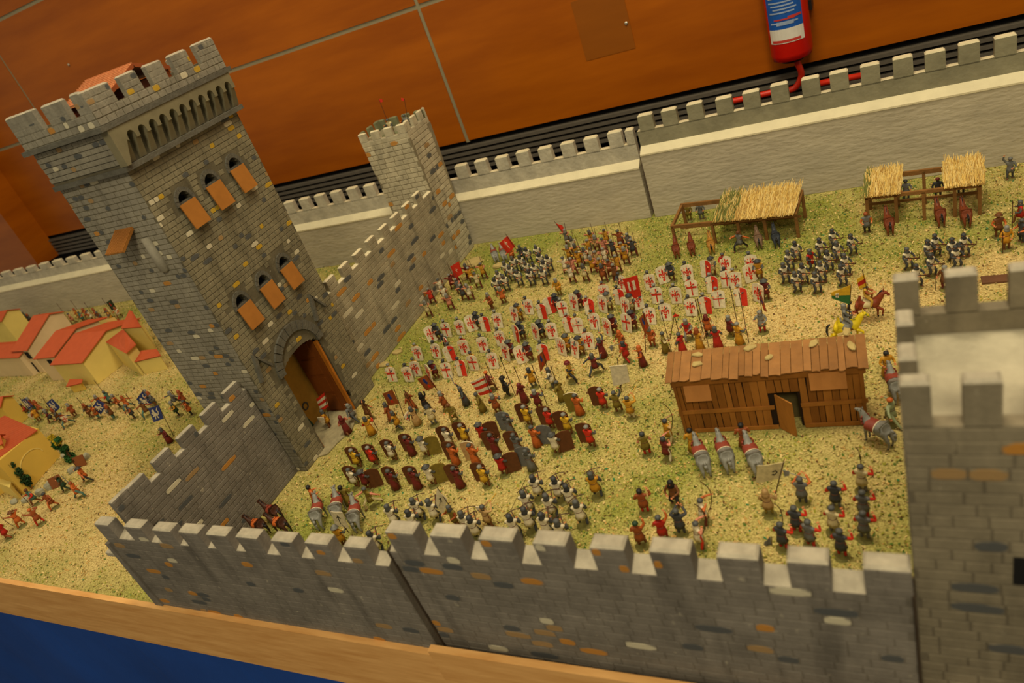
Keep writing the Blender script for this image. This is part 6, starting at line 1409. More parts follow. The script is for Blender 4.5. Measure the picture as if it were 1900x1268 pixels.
# --- single men: (crop, x, y, pose, angle, coat, arms, legs, head, skirt, items, label)
ONE = [
 ('D', 205, 670, 'spear', 150, 'dark green', 'dark green', 'black', ('cap', 'dark grey'), 'short', [('spear', 2.1)], 'dark green spearman standing at the left jamb inside the open gate'),
 ('D', 350, 630, 'stand', 120, 'ochre', 'orange', 'brown', ('coif', 'mail'), 'short', [('round_cross', 60)], 'soldier on the gate slab carrying a red and white striped banner'),
 ('D', 512, 690, 'walk', 60, 'maroon', 'pink', 'brown', ('hood', 'maroon'), 'long', [], 'hooded man in dusty maroon robe walking towards the gate slab'),
 ('D', 575, 580, 'lunge', 80, 'grey', 'mail', 'dark grey', ('coif', 'steel'), 'short', [], 'grey mailed man leaning forward at the foot of the gate tower'),
 ('D', 705, 560, 'armup', -60, 'brown', 'brown', 'brown', ('hat', 'black'), 'short', [('horn',)], 'trumpeter in brown with black hat and gold horn near the gate'),
 ('D', 725, 700, 'spear', 40, 'ochre', 'scarlet', 'red', ('coif', 'mail'), 'long', [('spear', 1.5)], 'man with red sleeves, ochre robe and long spear near the gate'),
 ('D', 900, 575, 'walk', 100, 'rust', 'rust', 'brown', ('coif', 'mail'), 'long', [], 'rust robed bearer of the left brown banner nearest the gate'),
 ('D', 965, 650, 'walk', 90, 'ochre', 'mail', 'dark grey', ('coif', 'mail'), 'short', [], 'mailed man in ochre walking just below the left brown banner'),
 ('D', 1090, 490, 'walk', 80, 'rust', 'rust', 'brown', ('hood', 'brown'), 'long', [], 'rust robed man walking between the two brown banners'),
 ('D', 1125, 615, 'spear', 70, 'tan', 'teal', 'brown', ('coif', 'mail'), 'long', [('spear', 1.5), ('round_cross', 20)], 'tan robed man with small cross shield below the second brown banner'),
 ('D', 1210, 490, 'armup', -10, 'black', 'black', 'black', ('hood', 'black'), 'short', [], 'man in black raising one arm below the second brown banner'),
 ('D', 1270, 610, 'stand', 30, 'cream', 'grey', 'grey', ('hat', 'dark grey'), 'short', [], 'cream coated man with dark brimmed hat seen from behind'),
 ('D', 1380, 480, 'spear', 100, 'rust', 'rust', 'brown', ('coif', 'steel'), 'short', [], 'rust coated bearer of the brown banner with the higher pole'),
 ('D', 1455, 590, 'walk', 200, 'olive', 'olive', 'olive', ('cap', 'brown'), 'short', [('sword',)] if False else [], 'man in plain olive tunic walking, below the striped banner at left'),
 ('D', 1555, 440, 'armup', 130, 'dark grey', 'mail', 'maroon', ('coif', 'mail'), 'long', [('sword',)], 'dark robed man with sword raised, left of the larger striped banner'),
 ('D', 1700, 495, 'stand', 120, 'olive', 'olive', 'olive', ('cap', 'mail'), 'long', [], 'olive robed man under the larger striped banner'),
 ('D', 1835, 510, 'spear', 30, 'rust', 'mail', 'brown', ('coif', 'steel'), 'short', [], 'rust coated bearer of the larger striped banner'),
 ('A', 1110, 1065, 'walk', -60, 'maroon', 'maroon', 'brown', ('cap', 'orange'), 'short', [('halberd', 1.5)], 'maroon man with orange cap and halberd behind the striped banner'),
 ('E', 495, 455, 'spear', -40, 'black', 'black', 'black', ('hat', 'black'), 'short', [('halberd', 2.0)], 'man all in black holding a very tall halberd'),
 ('E', 645, 515, 'spear', 70, 'maroon', 'maroon', 'maroon', ('hood', 'maroon'), 'long', [('spear', 1.5)], 'maroon robed spearman right of the black halberdier'),
 ('E', 725, 375, 'stand', 40, 'ochre', 'mail', 'mail', ('coif', 'dark grey'), 'short', [], 'kneeling ochre coated man with grey helmet behind the maroon spearman'),
 ('E', 775, 570, 'spear', 10, 'maroon', 'mail', 'maroon', ('coif', 'steel'), 'short', [('spear', 1.9)], 'maroon coated spearman with pale pole below the folded brown banner'),
 ('E', 895, 375, 'spear', 100, 'white', 'mail', 'mail', ('coif', 'mail'), 'short', [], 'white coated man with red cross under the folded brown banner'),
 ('E', 975, 495, 'spear', 80, 'olive', 'olive', 'olive', ('cap', 'mail'), 'long', [('spear', 1.4)], 'olive robed spearman seen from behind, left of the brown shields'),
 ('E', 1060, 325, 'lunge', -100, 'gold', 'black', 'black', ('hat', 'maroon'), 'short', [], 'black and yellow man with dark red turban stepping right'),
 ('E', 1275, 255, 'lunge', -20, 'maroon', 'dark grey', 'dark grey', ('coif', 'mail'), 'short', [], 'maroon coated man lunging with arms spread, left of the white gonfalon'),
 ('E', 1335, 115, 'armup', 60, 'maroon', 'mail', 'maroon', ('coif', 'mail'), 'long', [('sword',)], 'maroon robed man with thin sword standing behind the lunging man'),
 ('E', 1545, 150, 'walk', 60, 'red', 'orange', 'red', ('coif', 'dark grey'), 'short', [('axe',)], 'red coated man with long axe above the white gonfalon'),
 ('B', 560, 1000, 'stand', 160, 'orange', 'brown', 'brown', ('hood', 'orange'), 'long', [], 'orange hooded man close behind the red coated axeman'),
 ('E', 1685, 190, 'spear', 120, 'maroon', 'orange', 'maroon', ('hood', 'orange'), 'long', [], 'orange hooded bearer of the narrow brown banner with the tall pole'),
 ('E', 1470, 600, 'armup', 0, 'olive', 'mail', 'brown', ('cap', 'mail'), 'short', [], 'olive coated bearer of the plain white gonfalon, from behind'),
 ('E', 1585, 650, 'blow', -10, 'ochre', 'ochre', 'cream', ('cap', 'mail'), 'short', [('horn',)], 'ochre coated man blowing a horn right of the gonfalon bearer'),
 ('B', 820, 965, 'stand', 175, 'orange', 'rust', 'rust', ('coif', 'steel'), 'short', [], 'orange coated man with silver hood in front of the rank of shields'),
 ('B', 935, 1020, 'spear', -70, 'olive', 'cream', 'olive', ('cap', 'mail'), 'long', [('spear', 1.9)], 'olive robed spearman with a small red pennant'),
 ('B', 1085, 1030, 'spear', 60, 'red', 'mail', 'red', ('cap', 'mail'), 'long', [('spear', 1.5)], 'red robed spearman just left of the shed roof corner'),
 ('B', 1140, 905, 'walk', 175, 'red', 'steel', 'steel', ('coif', 'steel'), 'short', [], 'grey mailed knight with bright red coat, in front of the shields'),
 ('B', 1235, 990, 'spear', -30, 'ochre', 'tan', 'tan', ('hood', 'rust'), 'long', [('spear', 2.2)], 'ochre robed man with very tall spear behind the shed'),
 ('B', 1315, 870, 'stand', 200, 'orange', 'cream', 'black', ('hood', 'maroon'), 'short', [('spear', 1.8)], 'orange and white man with leaning spear behind the shed'),
 ('B', 1395, 980, 'stand', 10, 'red', 'mail', 'red', ('coif', 'mail'), 'long', [], 'red coated man with grey mail hood just behind the shed roof'),
 ('B', 1510, 880, 'spear', -40, 'maroon', 'mail', 'olive', ('coif', 'steel'), 'short', [('spear', 2.2)], 'maroon spearman, the upper of the close pair behind the shed'),
 ('B', 1585, 945, 'spear', -30, 'ochre', 'mail', 'olive', ('cap', 'steel'), 'long', [('spear', 2.2)], 'ochre spearman, the lower of the close pair behind the shed'),
 ('B', 1785, 840, 'spear', 190, 'steel', 'steel', 'red', ('coif', 'steel'), 'short', [], 'grey armoured bearer of the rolled brown banner, rightmost spearman'),
 ('C', 735, 825, 'stand', 150, 'rust', 'rust', 'brown', ('coif', 'steel'), 'short', [], 'rust coated man with steel hood standing alone before the shields at left'),
 ('C', 840, 775, 'stand', 200, 'orange', 'brown', 'brown', ('coif', 'steel'), 'short', [], 'orange brown man right of the lone rust coated man'),
 ('C', 1330, 705, 'stand', 170, 'ochre', 'ochre', 'olive', ('coif', 'steel'), 'short', [], 'ochre captain between the crossbowmen and the archer block'),
 ('C', 920, 400, 'stand', 170, 'orange', 'orange', 'brown', ('cap', 'orange'), 'short', [], 'orange coated groom beside two grey horses at the back wall'),
 ('C', 1010, 400, 'spear', 190, 'dark grey', 'dark grey', 'black', ('coif', 'mail'), 'short', [], 'dark bearer of the red crossbow banner'),
 ('G', 795, 125, 'stand', 190, 'grey', 'orange', 'black', ('hair', 'rust'), 'short', [], 'grey shirted groom at the left post of the right stable'),
 ('T', 515, 645, 'lunge', 150, 'grey', 'orange', 'black', ('hair', 'leather'), 'short', [], 'grey shirted groom with spread arms among the horses of the left stable'),
 ('G', 1720, 150, 'stand', 190, 'brown', 'orange', 'brown', ('hat', 'brown'), 'short', [], 'brown coated man with wide brown hat at the right edge'),
 ('G', 1775, 240, 'spear', 200, 'ochre', 'ochre', 'brown', ('coif', 'steel'), 'short', [('staff', 0.9)], 'ochre coated man leaning on a staff at the right edge'),
 ('G', 1885, 190, 'stand', 120, 'dark grey', 'orange', 'dark grey', ('cap', 'mail'), 'short', [('spear', 1.6)], 'dark spearman cut by the right edge of the photo'),
 ('G', 1345, 520, 'stand', 150, 'brown', 'brown', 'maroon', ('coif', 'steel'), 'short', [('staff', 0.8)], 'brown coated captain between the right group of crossbowmen and the near tower'),
 ('T', 1832, 295, 'armup', 170, 'grey', 'grey', 'dark grey', ('cap', 'grey'), 'short', [], 'grey man with raised arms beside the back wall, right of the stables'),
 ('P', 1893, 415, 'walk', 90, 'red', 'mail', 'brown', ('coif', 'mail'), 'short', [], 'red coated man at the right edge below the grey man'),
 ('T', 1325, 400, 'stand', 180, 'grey', 'grey', 'dark grey', ('cap', 'dark grey'), 'short', [], 'grey figure inside the right stable, left of its middle post'),
 ('T', 265, 500, 'stand', 180, 'olive', 'olive', 'olive', ('cap', 'olive'), 'short', [], 'olive figure behind the open left bay of the left stable'),
 ('T', 1480, 392, 'stand', 180, 'dark grey', 'dark grey', 'dark grey', ('cap', 'maroon'), 'short', [], 'dark figure inside the right stable, right of its middle post'),
 ('T', 1592, 375, 'stand', 180, 'dark grey', 'dark grey', 'dark grey', ('cap', 'mail'), 'short', [], 'dark figure under the right straw tuft of the right stable'),
 ('T', 325, 495, 'stand', 180, 'grey', 'grey', 'grey', ('cap', 'dark grey'), 'short', [], 'grey figure behind the left end of the straw thatch'),
 # bottom of the picture
 ('M', 575, 290, 'stand', -30, 'orange', 'orange', 'orange', ('hair', 'black'), 'long', [], 'orange robed groom left of the three grey mules'),
 ('M', 800, 295, 'stand', 20, 'olive', 'olive', 'brown', ('hair', 'black'), 'long', [], 'olive robed groom between two grey mules, from behind'),
 ('M', 970, 305, 'lunge', 160, 'olive', 'pink', 'cream', ('cap', 'mail'), 'short', [], 'olive clad man with bare arms spread, right of the mules'),
 ('M', 765, 580, 'spear', 0, 'ochre', 'mail', 'brown', ('kettle', 'steel'), 'short', [], 'kettle hat bearer of the left leaf shaped banner behind the merlons'),
 ('M', 1560, 445, 'spear', 170, 'olive', 'rust', 'brown', ('coif', 'mail'), 'short', [], 'olive bearer of the right leaf shaped white banner'),
 ('M', 1790, 450, 'blow', -20, 'tan', 'tan', 'brown', ('cap', 'mail'), 'short', [('horn',), ('round_cross', 200)], 'tan coated hornblower with small white shield with red cross on his back'),
 ('N', 1135, 425, 'shoulder', 5, 'rust', 'rust', 'red', ('hair', 'black'), 'short', [('club',)], 'rust coated man with a club over his shoulder, from behind'),
 ('N', 1350, 365, 'crossbow', 185, 'brown', 'brown', 'black', ('hood', 'black'), 'short', [], 'brown coated man with black hood facing the near wall'),
 ('N', 1390, 575, 'blow', 0, 'dark grey', 'dark grey', 'dark grey', ('cap', 'mail'), 'short', [], 'dark grey clad man just below the black hooded man'),
 ('N', 1555, 500, 'bow', -60, 'white', 'orange', 'maroon', ('cap', 'mail'), 'short', [('bow',)], 'white and red archer with longbow, right of the dark grey man'),
 ('N', 1525, 665, 'bow', -50, 'white', 'pink', 'scarlet', ('cap', 'mail'), 'short', [('bow',)], 'white and pink archer standing lowest in the gap between the merlons'),
 ('N', 1110, 660, 'armup', 0, 'rust', 'orange', 'brown', ('cap', 'dark green'), 'short', [], 'rust coated man with green cap behind the near wall merlon'),
 ('N', 1268, 620, 'armup', 10, 'red', 'orange', 'red', ('cap', 'mail'), 'short', [], 'red coated man peeking over the near wall merlon'),
 ('O', 610, 550, 'spear', 5, 'tan', 'tan', 'olive', ('hood', 'tan'), 'short', [], 'tan hooded bearer of the grey banner with the black emblem'),
 ('O', 905, 450, 'blow', 0, 'grey', 'orange', 'dark grey', ('cap', 'mail'), 'short', [('axe',)], 'grey clad man with an axe across his shoulder'),
 # left of the shed
 ('S', 150, 930, 'stand', 20, 'olive', 'pink', 'red', ('hair', 'dark grey'), 'short', [], 'olive clad archer with red hose, leftmost of the trio left of the mules'),
 ('S', 285, 965, 'bow', -30, 'maroon', 'pink', 'white', ('hair', 'dark grey'), 'short', [], 'maroon clad archer, lowest of the trio left of the mules'),
 ('S', 295, 845, 'bow', -40, 'ochre', 'tan', 'cream', ('hair', 'dark grey'), 'short', [('bow',)], 'ochre clad archer with longbow, nearest the shed of the trio'),
 ('S', 455, 910, 'stand', 20, 'ochre', 'ochre', 'brown', ('hair', 'black'), 'long', [], 'ochre robed groom at the left corner of the shed'),
 ('S', 785, 880, 'stand', 20, 'rust', 'rust', 'cream', ('hair', 'black'), 'long', [], 'rust robed groom between the second and third mule'),
 ('S', 1715, 415, 'stand', 200, 'ochre', 'ochre', 'tan', ('hair', 'black'), 'long', [], 'ochre robed man right of the shed, beside the near tower'),
 ('S', 1745, 730, 'lunge', 60, 'pale green', 'pale green', 'pale green', ('cap', 'orange'), 'short', [], 'pale green man with orange cap right of the shed'),
 # outside the gate
 ('L', 1255, 405, 'spear', 180, 'maroon', 'maroon', 'black', ('coif', 'mail'), 'long', [], 'maroon robed bearer of the nearest blue lion banner, standing alone'),
 ('L', 655, 690, 'lunge', 120, 'orange', 'orange', 'black', ('kettle', 'dark grey'), 'short', [('halberd', 1.2)], 'orange clad attacker with halberd beside the topmost rubble stone'),
 ('L', 500, 755, 'walk', 140, 'dark green', 'brown', 'dark green', ('cap', 'brown'), 'short', [], 'dark green attacker beside the dark mantlet board'),
 ('L', 600, 805, 'lunge', -60, 'orange', 'orange', 'teal', ('cap', 'rust'), 'short', [('sword',)], 'orange and teal attacker stepping right with a weapon'),
 ('L', 410, 880, 'walk', 200, 'rust', 'rust', 'orange', ('cap', 'dark grey'), 'short', [], 'rust clad attacker standing right of the rubble blocks'),
 ('L', 280, 850, 'walk', 180, 'teal', 'scarlet', 'brown', ('cap', 'leather'), 'short', [('spear', 1.1)], 'teal and red attacker kneeling at the rubble'),
 ('L', 310, 1000, 'bow', 100, 'rust', 'rust', 'scarlet', ('cap', 'orange'), 'short', [], 'rust attacker with orange cap in front of the rubble'),
 ('L', 170, 1015, 'bow', 110, 'orange', 'rust', 'orange', ('kettle', 'brown'), 'short', [('bow',)], 'orange attacker aiming left with brown hat'),
 ('L', 72, 1105, 'walk', 120, 'red', 'red', 'rust', ('cap', 'rust'), 'short', [('spear', 1.0)], 'red attacker, lowest and leftmost of the outer group'),
]
for e in ONE:
    px, py = z(*e[:3]); soldier(px, py, e[3], e[4], e[5], e[6], e[7], head=e[8], skirt=e[9], items=e[10], label=e[11], key='single')
# --- axemen and shield bearers at the lower right
crowd([('O', 1200, 490), ('O', 1430, 345), ('O', 1445, 575), ('O', 855, 705), ('O', 1180, 710), ('O', 975, 830), ('O', 735, 850), ('O', 1450, 760), ('O', 1250, 915)], 'x',
      lambda px, py: soldier(px, py, 'shoulder', -20+random.uniform(-10, 10), random.choice(['grey', 'dark grey', 'cream']), 'scarlet', random.choice(['red', 'grey']), head=('cap', 'mail'), items=[('bow',)] if random.random() < .4 else [], look='grey helmeted man with red sleeves seen from behind', key='red sleeved squad at the lower right', group='red sleeved squad at the lower right'))
# --- outside: men around the blue banners and behind the houses
OUT = [('L', 222, 205, 'brown', 'red'), ('L', 265, 160, 'rust', 'orange'), ('L', 318, 185, 'orange', 'rust'), ('L', 300, 245, 'ochre', 'rust'), ('L', 395, 250, 'dark grey', 'maroon'), ('L', 450, 245, 'brown', 'mail'), ('L', 515, 280, 'rust', 'mail'), ('L', 562, 210, 'rust', 'rust'), ('L', 680, 215, 'brown', 'mail'), ('L', 735, 225, 'orange', 'brown'), ('L', 765, 150, 'rust', 'orange'), ('L', 845, 225, 'brown', 'mail'), ('L', 830, 120, 'teal', 'red'), ('L', 890, 145, 'orange', 'rust'), ('L', 960, 160, 'orange', 'rust'), ('L', 995, 225, 'dark grey', 'rust'), ('L', 1130, 115, 'blue', 'mail'), ('L', 1150, 130, 'grey', 'mail'), ('L', 1100, 205, 'brown', 'rust'), ('L', 1320, 205, 'dark green', 'ochre'), ('L', 1375, 125, 'rust', 'red'), ('L', 1415, 200, 'orange', 'rust'), ('L', 1310, 130, 'grey', 'mail')]
for i, (zz, x, y, c1, c2) in enumerate(OUT):
    px, py = z(zz, x, y)
    its = [('spear', 1.6)] if i % 3 == 0 else []
    if i in (3, 6, 11): its = its+[('round_cross', 200)]
    soldier(px, py, ['walk', 'spear', 'lunge', 'stand'][i % 4], 150+random.uniform(-50, 50), c1, c2, random.choice(['brown', 'black', 'teal']), head=(['cap', 'coif', 'hood'][i % 3], ['mail', 'steel', 'rust'][i % 3]), items=its, look=f"{c1} clad man{' with cross shield' if i in (3, 6, 11) else ' with spear' if its else ''}", key='line by the blue banners', group='men by the blue banners')
OUT2 = [('K', 550, 555, 'pink'), ('K', 590, 520, 'ochre'), ('K', 625, 545, 'teal'), ('K', 655, 520, 'orange'), ('K', 690, 535, 'white'), ('K', 730, 520, 'maroon'), ('K', 760, 545, 'brown'), ('K', 820, 520, 'orange'), ('K', 835, 540, 'ochre'), ('K', 890, 515, 'white'), ('K', 215, 540, 'dark green'), ('K', 245, 555, 'dark grey')]
for i, (zz, x, y, c1) in enumerate(OUT2):
    px, py = z(zz, x, y)
    soldier(px, py, ['walk', 'spear', 'stand'][i % 3], 170+random.uniform(-40, 40), c1, random.choice(['rust', 'orange', 'mail']), 'brown', head=(['cap', 'hood'][i % 2], ['mail', 'rust'][i % 2]), items=[('spear', 1.9)] if i % 3 == 0 else [], look=f'{c1} clad man', key='file between houses and back wall', group='men between the houses and the back wall')
# --- two lookouts on the corner tower
for (x, y), c1, top, fl, lb in (((741, 241), 'cream', (703, 184), [(703, 185), (709, 184), (710, 189), (705, 191)], 'cream clad lookout with tiny red flag, left on the corner tower'), ((762, 222), 'steel', (750, 183), [(750, 183), (744, 182), (745, 187), (751, 188)], 'grey lookout with tiny red flag, right on the corner tower')):
    pp = (-1.50 if c1 == 'cream' else -1.43, 2.12, 0.480)
    r = soldier(x, y, 'spear', 180, c1, 'mail', 'brown', head=('cap', 'mail'), label=lb, key='single', pos=pp)
    yy = pp[1]
    T = on_y(top[0], top[1], yy)
    world_part(r, 'banner_pole', MB().rod((pp[0], yy-0.004, 0.482), T, 0.0010, 0.0008, 5), cm('wood'))
    c4 = [on_y(a, b, yy) for a, b in fl]; q = MB().add(c4+[c_+np.array((0, 0.0012, 0)) for c_ in c4], [(0, 1, 2, 3), (7, 6, 5, 4), (0, 4, 5, 1), (2, 6, 7, 3), (1, 5, 6, 2), (3, 7, 4, 0)]); world_part(r, 'banner', q, cm('scarlet'))
P_plat = MB().box(-1.58, -1.40, 2.05, 2.19, 0.470, 0.480)
tower2 = [o for o in C.objects if o.name.startswith('corner_tower')][0]
link('platform', None, tower2) if False else None
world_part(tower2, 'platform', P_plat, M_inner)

# ------------------------------------------------------------------ banners, hung on the men nearest their foot
def near(px, py):
    return min(ROSTER, key=lambda t: (t[2]-px)**2+(t[3]-py)**2)
def bn(foot, top, quad, field, des, low=None, **k):
    t = near(*foot); banner(t[0], (t[2], t[3]), top, quad, field, des, low=low, **k); return t
E6 = (0.15, 0.85, 0.12, 0.9)
# red crossbow banner, red cross banner, plain red banner (at the back)
bn(z('C', 1010, 400), z('C', 840, 155), [z('C', 790, 245), z('C', 860, 180), z('C', 930, 275), z('C', 865, 335)], 'scarlet', [(XBOW, 'white', (0.2, 0.8, 0.1, 0.95))], low=z('C', 1000, 385))
bn(z('C', 460, 690), z('C', 330, 420), [z('C', 358, 450), z('C', 430, 408), z('C', 470, 515), z('C', 405, 550)], 'scarlet', [(CROSS, 'white', (0.38, 0.62, 0.36, 0.66))], low=z('C', 395, 560))
bn(z('B', 75, 70), z('C', 1275, 50), [z('C', 1290, 68), z('C', 1345, 90), z('C', 1390, 190), z('C', 1370, 180)], 'scarlet', [], low=z('C', 1430, 275))
# red gonfalon with a lily on a white square
t = bn(z('B', 650, 640), z('B', 705, 600), [z('B', 548, 370), z('B', 675, 340), z('B', 712, 520), z('B', 600, 555)], 'scarlet', [(SQ, 'white', (0.25, 0.75, 0.38, 0.82)), (LILY, 'scarlet', (0.34, 0.66, 0.44, 0.78))], low=z('B', 715, 640))
# brown banners with blue crest
CR = [(CREST, 'navy', (0.2, 0.85, 0.1, 0.95)), (CREST2, 'scarlet', (0.2, 0.85, 0.02, 0.9))]
bn(z('D', 900, 575), z('D', 900, 270), [z('D', 805, 335), z('D', 890, 305), z('D', 950, 425), z('D', 860, 440)], 'rust', CR, low=z('D', 1010, 580))
bn(z('D', 1380, 480), z('D', 1180, 150), [z('D', 1110, 205), z('D', 1195, 175), z('D', 1275, 275), z('D', 1195, 310)], 'rust', CR, low=z('D', 1320, 350))
bn(z('E', 895, 375), z('E', 790, 50), [z('E', 745, 100), z('E', 790, 60), z('E', 830, 150), z('E', 775, 245)], 'rust', CR, low=z('E', 860, 300))
bn(z('E', 1685, 190), z('B', 735, 670), [z('B', 690, 720), z('B', 735, 672), z('B', 780, 790), z('B', 745, 860)], 'rust', CR, low=z('B', 750, 1020))
bn(z('B', 1785, 840), z('B', 1745, 460), [z('B', 1740, 485), z('B', 1770, 510), z('B', 1820, 665), z('B', 1790, 640)], 'rust', CR, low=z('B', 1800, 830))
# red and white striped banners
ST = [(0, .2, 'scarlet'), (.2, .4, 'white'), (.4, .6, 'scarlet'), (.6, .8, 'white'), (.8, 1, 'scarlet')]
bn(z('D', 350, 630), z('D', 295, 320), [z('D', 222, 385), z('D', 292, 328), z('D', 328, 455), z('D', 262, 490)], ST, [], low=z('D', 335, 560))
bn(z('D', 1835, 510), z('D', 1690, 170), [z('D', 1580, 235), z('D', 1695, 185), z('D', 1770, 325), z('D', 1665, 352)], [(0, .2, 'scarlet'), (.2, .4, 'white'), (.4, .6, 'scarlet'), (.6, .8, 'scarlet'), (.8, 1, 'white')] if False else [(0, .2, 'scarlet'), (.2, .4, 'white'), (.4, .6, 'scarlet'), (.6, .78, 'white'), (.78, .9, 'scarlet'), (.9, 1, 'white')], [], low=z('D', 1800, 430))
# white gonfalon on a cross bar, small red pennant
t = bn(z('E', 1470, 600), z('E', 1450, 120), [z('E', 1385, 190), z('E', 1530, 178), z('E', 1560, 330), z('E', 1415, 362)], 'white', [], low=z('E', 1487, 420))
yb = at(t[2], t[3])[1]+0.006; world_part(t[0], 'cross_bar', MB().rod(on_y(*z('E', 1380, 192), yb-0.0016), on_y(*z('E', 1535, 178), yb-0.0016), 0.0012, n=6), cm('white'))
bn(z('B', 935, 1020), z('B', 1012, 640), [z('B', 1010, 672), z('B', 1048, 692), z('B', 1035, 704), z('B', 990, 700)], 'scarlet', [], low=z('B', 965, 900))
# leaf shaped white banners and the grey banners
bn(z('M', 765, 580), z('M', 655, 330), [z('M', 655, 335), z('M', 740, 350), z('M', 788, 465), z('M', 690, 425)], 'white', [(XBOW, 'black', (0.15, 0.9, 0.1, 0.9))], low=z('M', 790, 490))
bn(z('M', 1560, 445), z('M', 1410, 170), [z('M', 1410, 178), z('M', 1478, 255), z('M', 1450, 375), z('M', 1398, 270)], 'white', [(XBOW, 'black', (0.1, 0.9, 0.15, 0.9))], low=z('M', 1590, 440))
bn(z('O', 610, 550), z('O', 738, 60), [z('O', 500, 115), z('O', 740, 90), z('O', 705, 230), z('O', 485, 265)], 'cream', [(HOOK, 'black', (0.35, 0.95, 0.1, 0.9))], low=z('O', 660, 360))
bn(z('O', 735, 850), z('O', 625, 740), [z('O', 560, 790), z('O', 615, 745), z('O', 625, 860), z('O', 545, 890)], 'grey', [(HOOK, 'black', (0.2, 0.8, 0.2, 0.9))], low=z('O', 630, 900))
# blue lion banners outside the gate
LI = [(LION, 'white', (0.08, 0.92, 0.06, 0.94))]
bn(z('L', 1255, 405), z('L', 1165, 130), [z('L', 1088, 150), z('L', 1165, 130), z('L', 1200, 228), z('L', 1130, 250)], 'navy', LI, low=z('L', 1280, 365))
bn(z('L', 1150, 130), z('L', 1035, 5), [z('L', 1002, 85), z('L', 1048, 20), z('L', 1115, 110), z('L', 1085, 160)], 'navy', LI, low=z('L', 1150, 120))
bn(z('L', 735, 225), z('L', 640, 60), [z('L', 676, 150), z('L', 712, 90), z('L', 785, 130), z('L', 742, 195)], 'navy', LI, low=z('L', 735, 215))
bn(z('L', 395, 250), z('L', 300, 55), [z('L', 342, 110), z('L', 378, 80), z('L', 440, 145), z('L', 398, 190)], 'navy', LI, low=z('L', 425, 235))
bn(z('L', 222, 205), z('L', 140, 70), [z('L', 150, 85), z('L', 185, 82), z('L', 240, 140), z('L', 210, 160)], 'navy', LI, low=z('L', 240, 190))
bn(z('K', 820, 520), z('K', 805, 370), [z('K', 780, 400), z('K', 812, 382), z('K', 855, 445), z('K', 822, 462)], 'dark green', [(CREST, 'red', (0.2, 0.8, 0.1, 0.9))], low=z('K', 870, 490))
bn(z('K', 245, 555), z('K', 295, 480), [z('K', 250, 505), z('K', 290, 488), z('K', 292, 515), z('K', 258, 535)], 'dark green', [], low=z('K', 250, 545))

# ------------------------------------------------------------------ horses
for (zz, x, y, lb) in (('S', 520, 1045, 'grey mule with red saddle cloth in front of the shed, left of three'), ('S', 672, 1022, 'grey mule with red saddle cloth in front of the shed, middle of three'), ('S', 852, 1040, 'grey mule with red saddle cloth in front of the shed, right of three'), ('M', 615, 440, 'grey mule at lower left, left of three, white banner tip at its flank'), ('M', 752, 400, 'grey mule at lower left, middle of three, behind the leaf shaped banner'), ('M', 878, 455, 'grey mule at lower left, right of three, below the bare armed man')):
    px, py = z(zz, x, y); horse(px, py-4, 24, 'horse grey', lb, pose='rear_up', mane=None, pad='saddle red', trim='white', group='grey mules with red saddle cloths', tail='horse grey', sc=1.05)
px, py = z('S', 1665, 880); horse(px-3, py-6, 55, 'horse grey', 'grey mule with red saddle cloth at the right end of the shed, head upper left', pose='rear_up', mane=None, pad='saddle red', trim='white', tail='horse grey', sc=1.05)
px, py = z('S', 1765, 580); horse(px, py-6, 14, 'horse grey', 'grey mule with red saddle cloth half hidden by the near tower, right of the shed', pose='rear_up', mane=None, pad='saddle red', trim=None, tail='horse grey', sc=1.0)
for (x, y, c1, lb, pd) in ((205, 680, 'bay', 'red brown horse, leftmost in front of the left stable', None), (280, 668, 'bay', 'red brown horse, second from left in front of the left stable', None), (375, 660, 'horse ochre', 'ochre horse with black tail in front of the left stable', None), (605, 635, 'taupe', 'taupe horse with reddish collar under the straw of the left stable', None), (690, 628, 'blue black', 'blue black horse, rightmost at the left stable', None)):
    px, py = z('T', x, y); horse(px, py-2, 12, c1, lb, pose='stand' if c1 != 'taupe' else 'rear_up', mane='black' if c1 != 'bay' else 'bay', sc=0.86, straps='leather')
for (x, y, lb) in ((1240, 565, 'red brown horse at the left bay of the right stable'), (1487, 525, 'red brown horse in the middle of the right stable'), (1612, 528, 'red brown horse at the right bay of the right stable')):
    px, py = z('T', x, y); horse(px, py-2, 8, 'bay', lb, mane='black', sc=0.95, straps='leather')
for (x, y, lb) in ((775, 415, 'left of two grey horses with red cloths beside the sandy rock'), (850, 405, 'right of two grey horses with red cloths beside the sandy rock')):
    px, py = z('C', x, y); horse(px, py-1, 30, 'horse grey', lb, mane=None, pad='saddle red', sc=0.9, tail='horse grey')
for (x, y, a, lb, sd) in ((290, 400, 80, 'dark brown saddled horse, highest of three beside the curtain wall', 'saddle red'), (190, 500, 85, 'dark brown horse with orange saddle, leftmost of three by the curtain wall', 'orange'), (340, 490, 85, 'dark brown horse with orange saddle, right of three by the curtain wall', 'orange')):
    px, py = z('M', x, y); horse(px, py, a, 'dark bay', lb, mane='black', saddle=sd, sc=0.9, straps='leather')
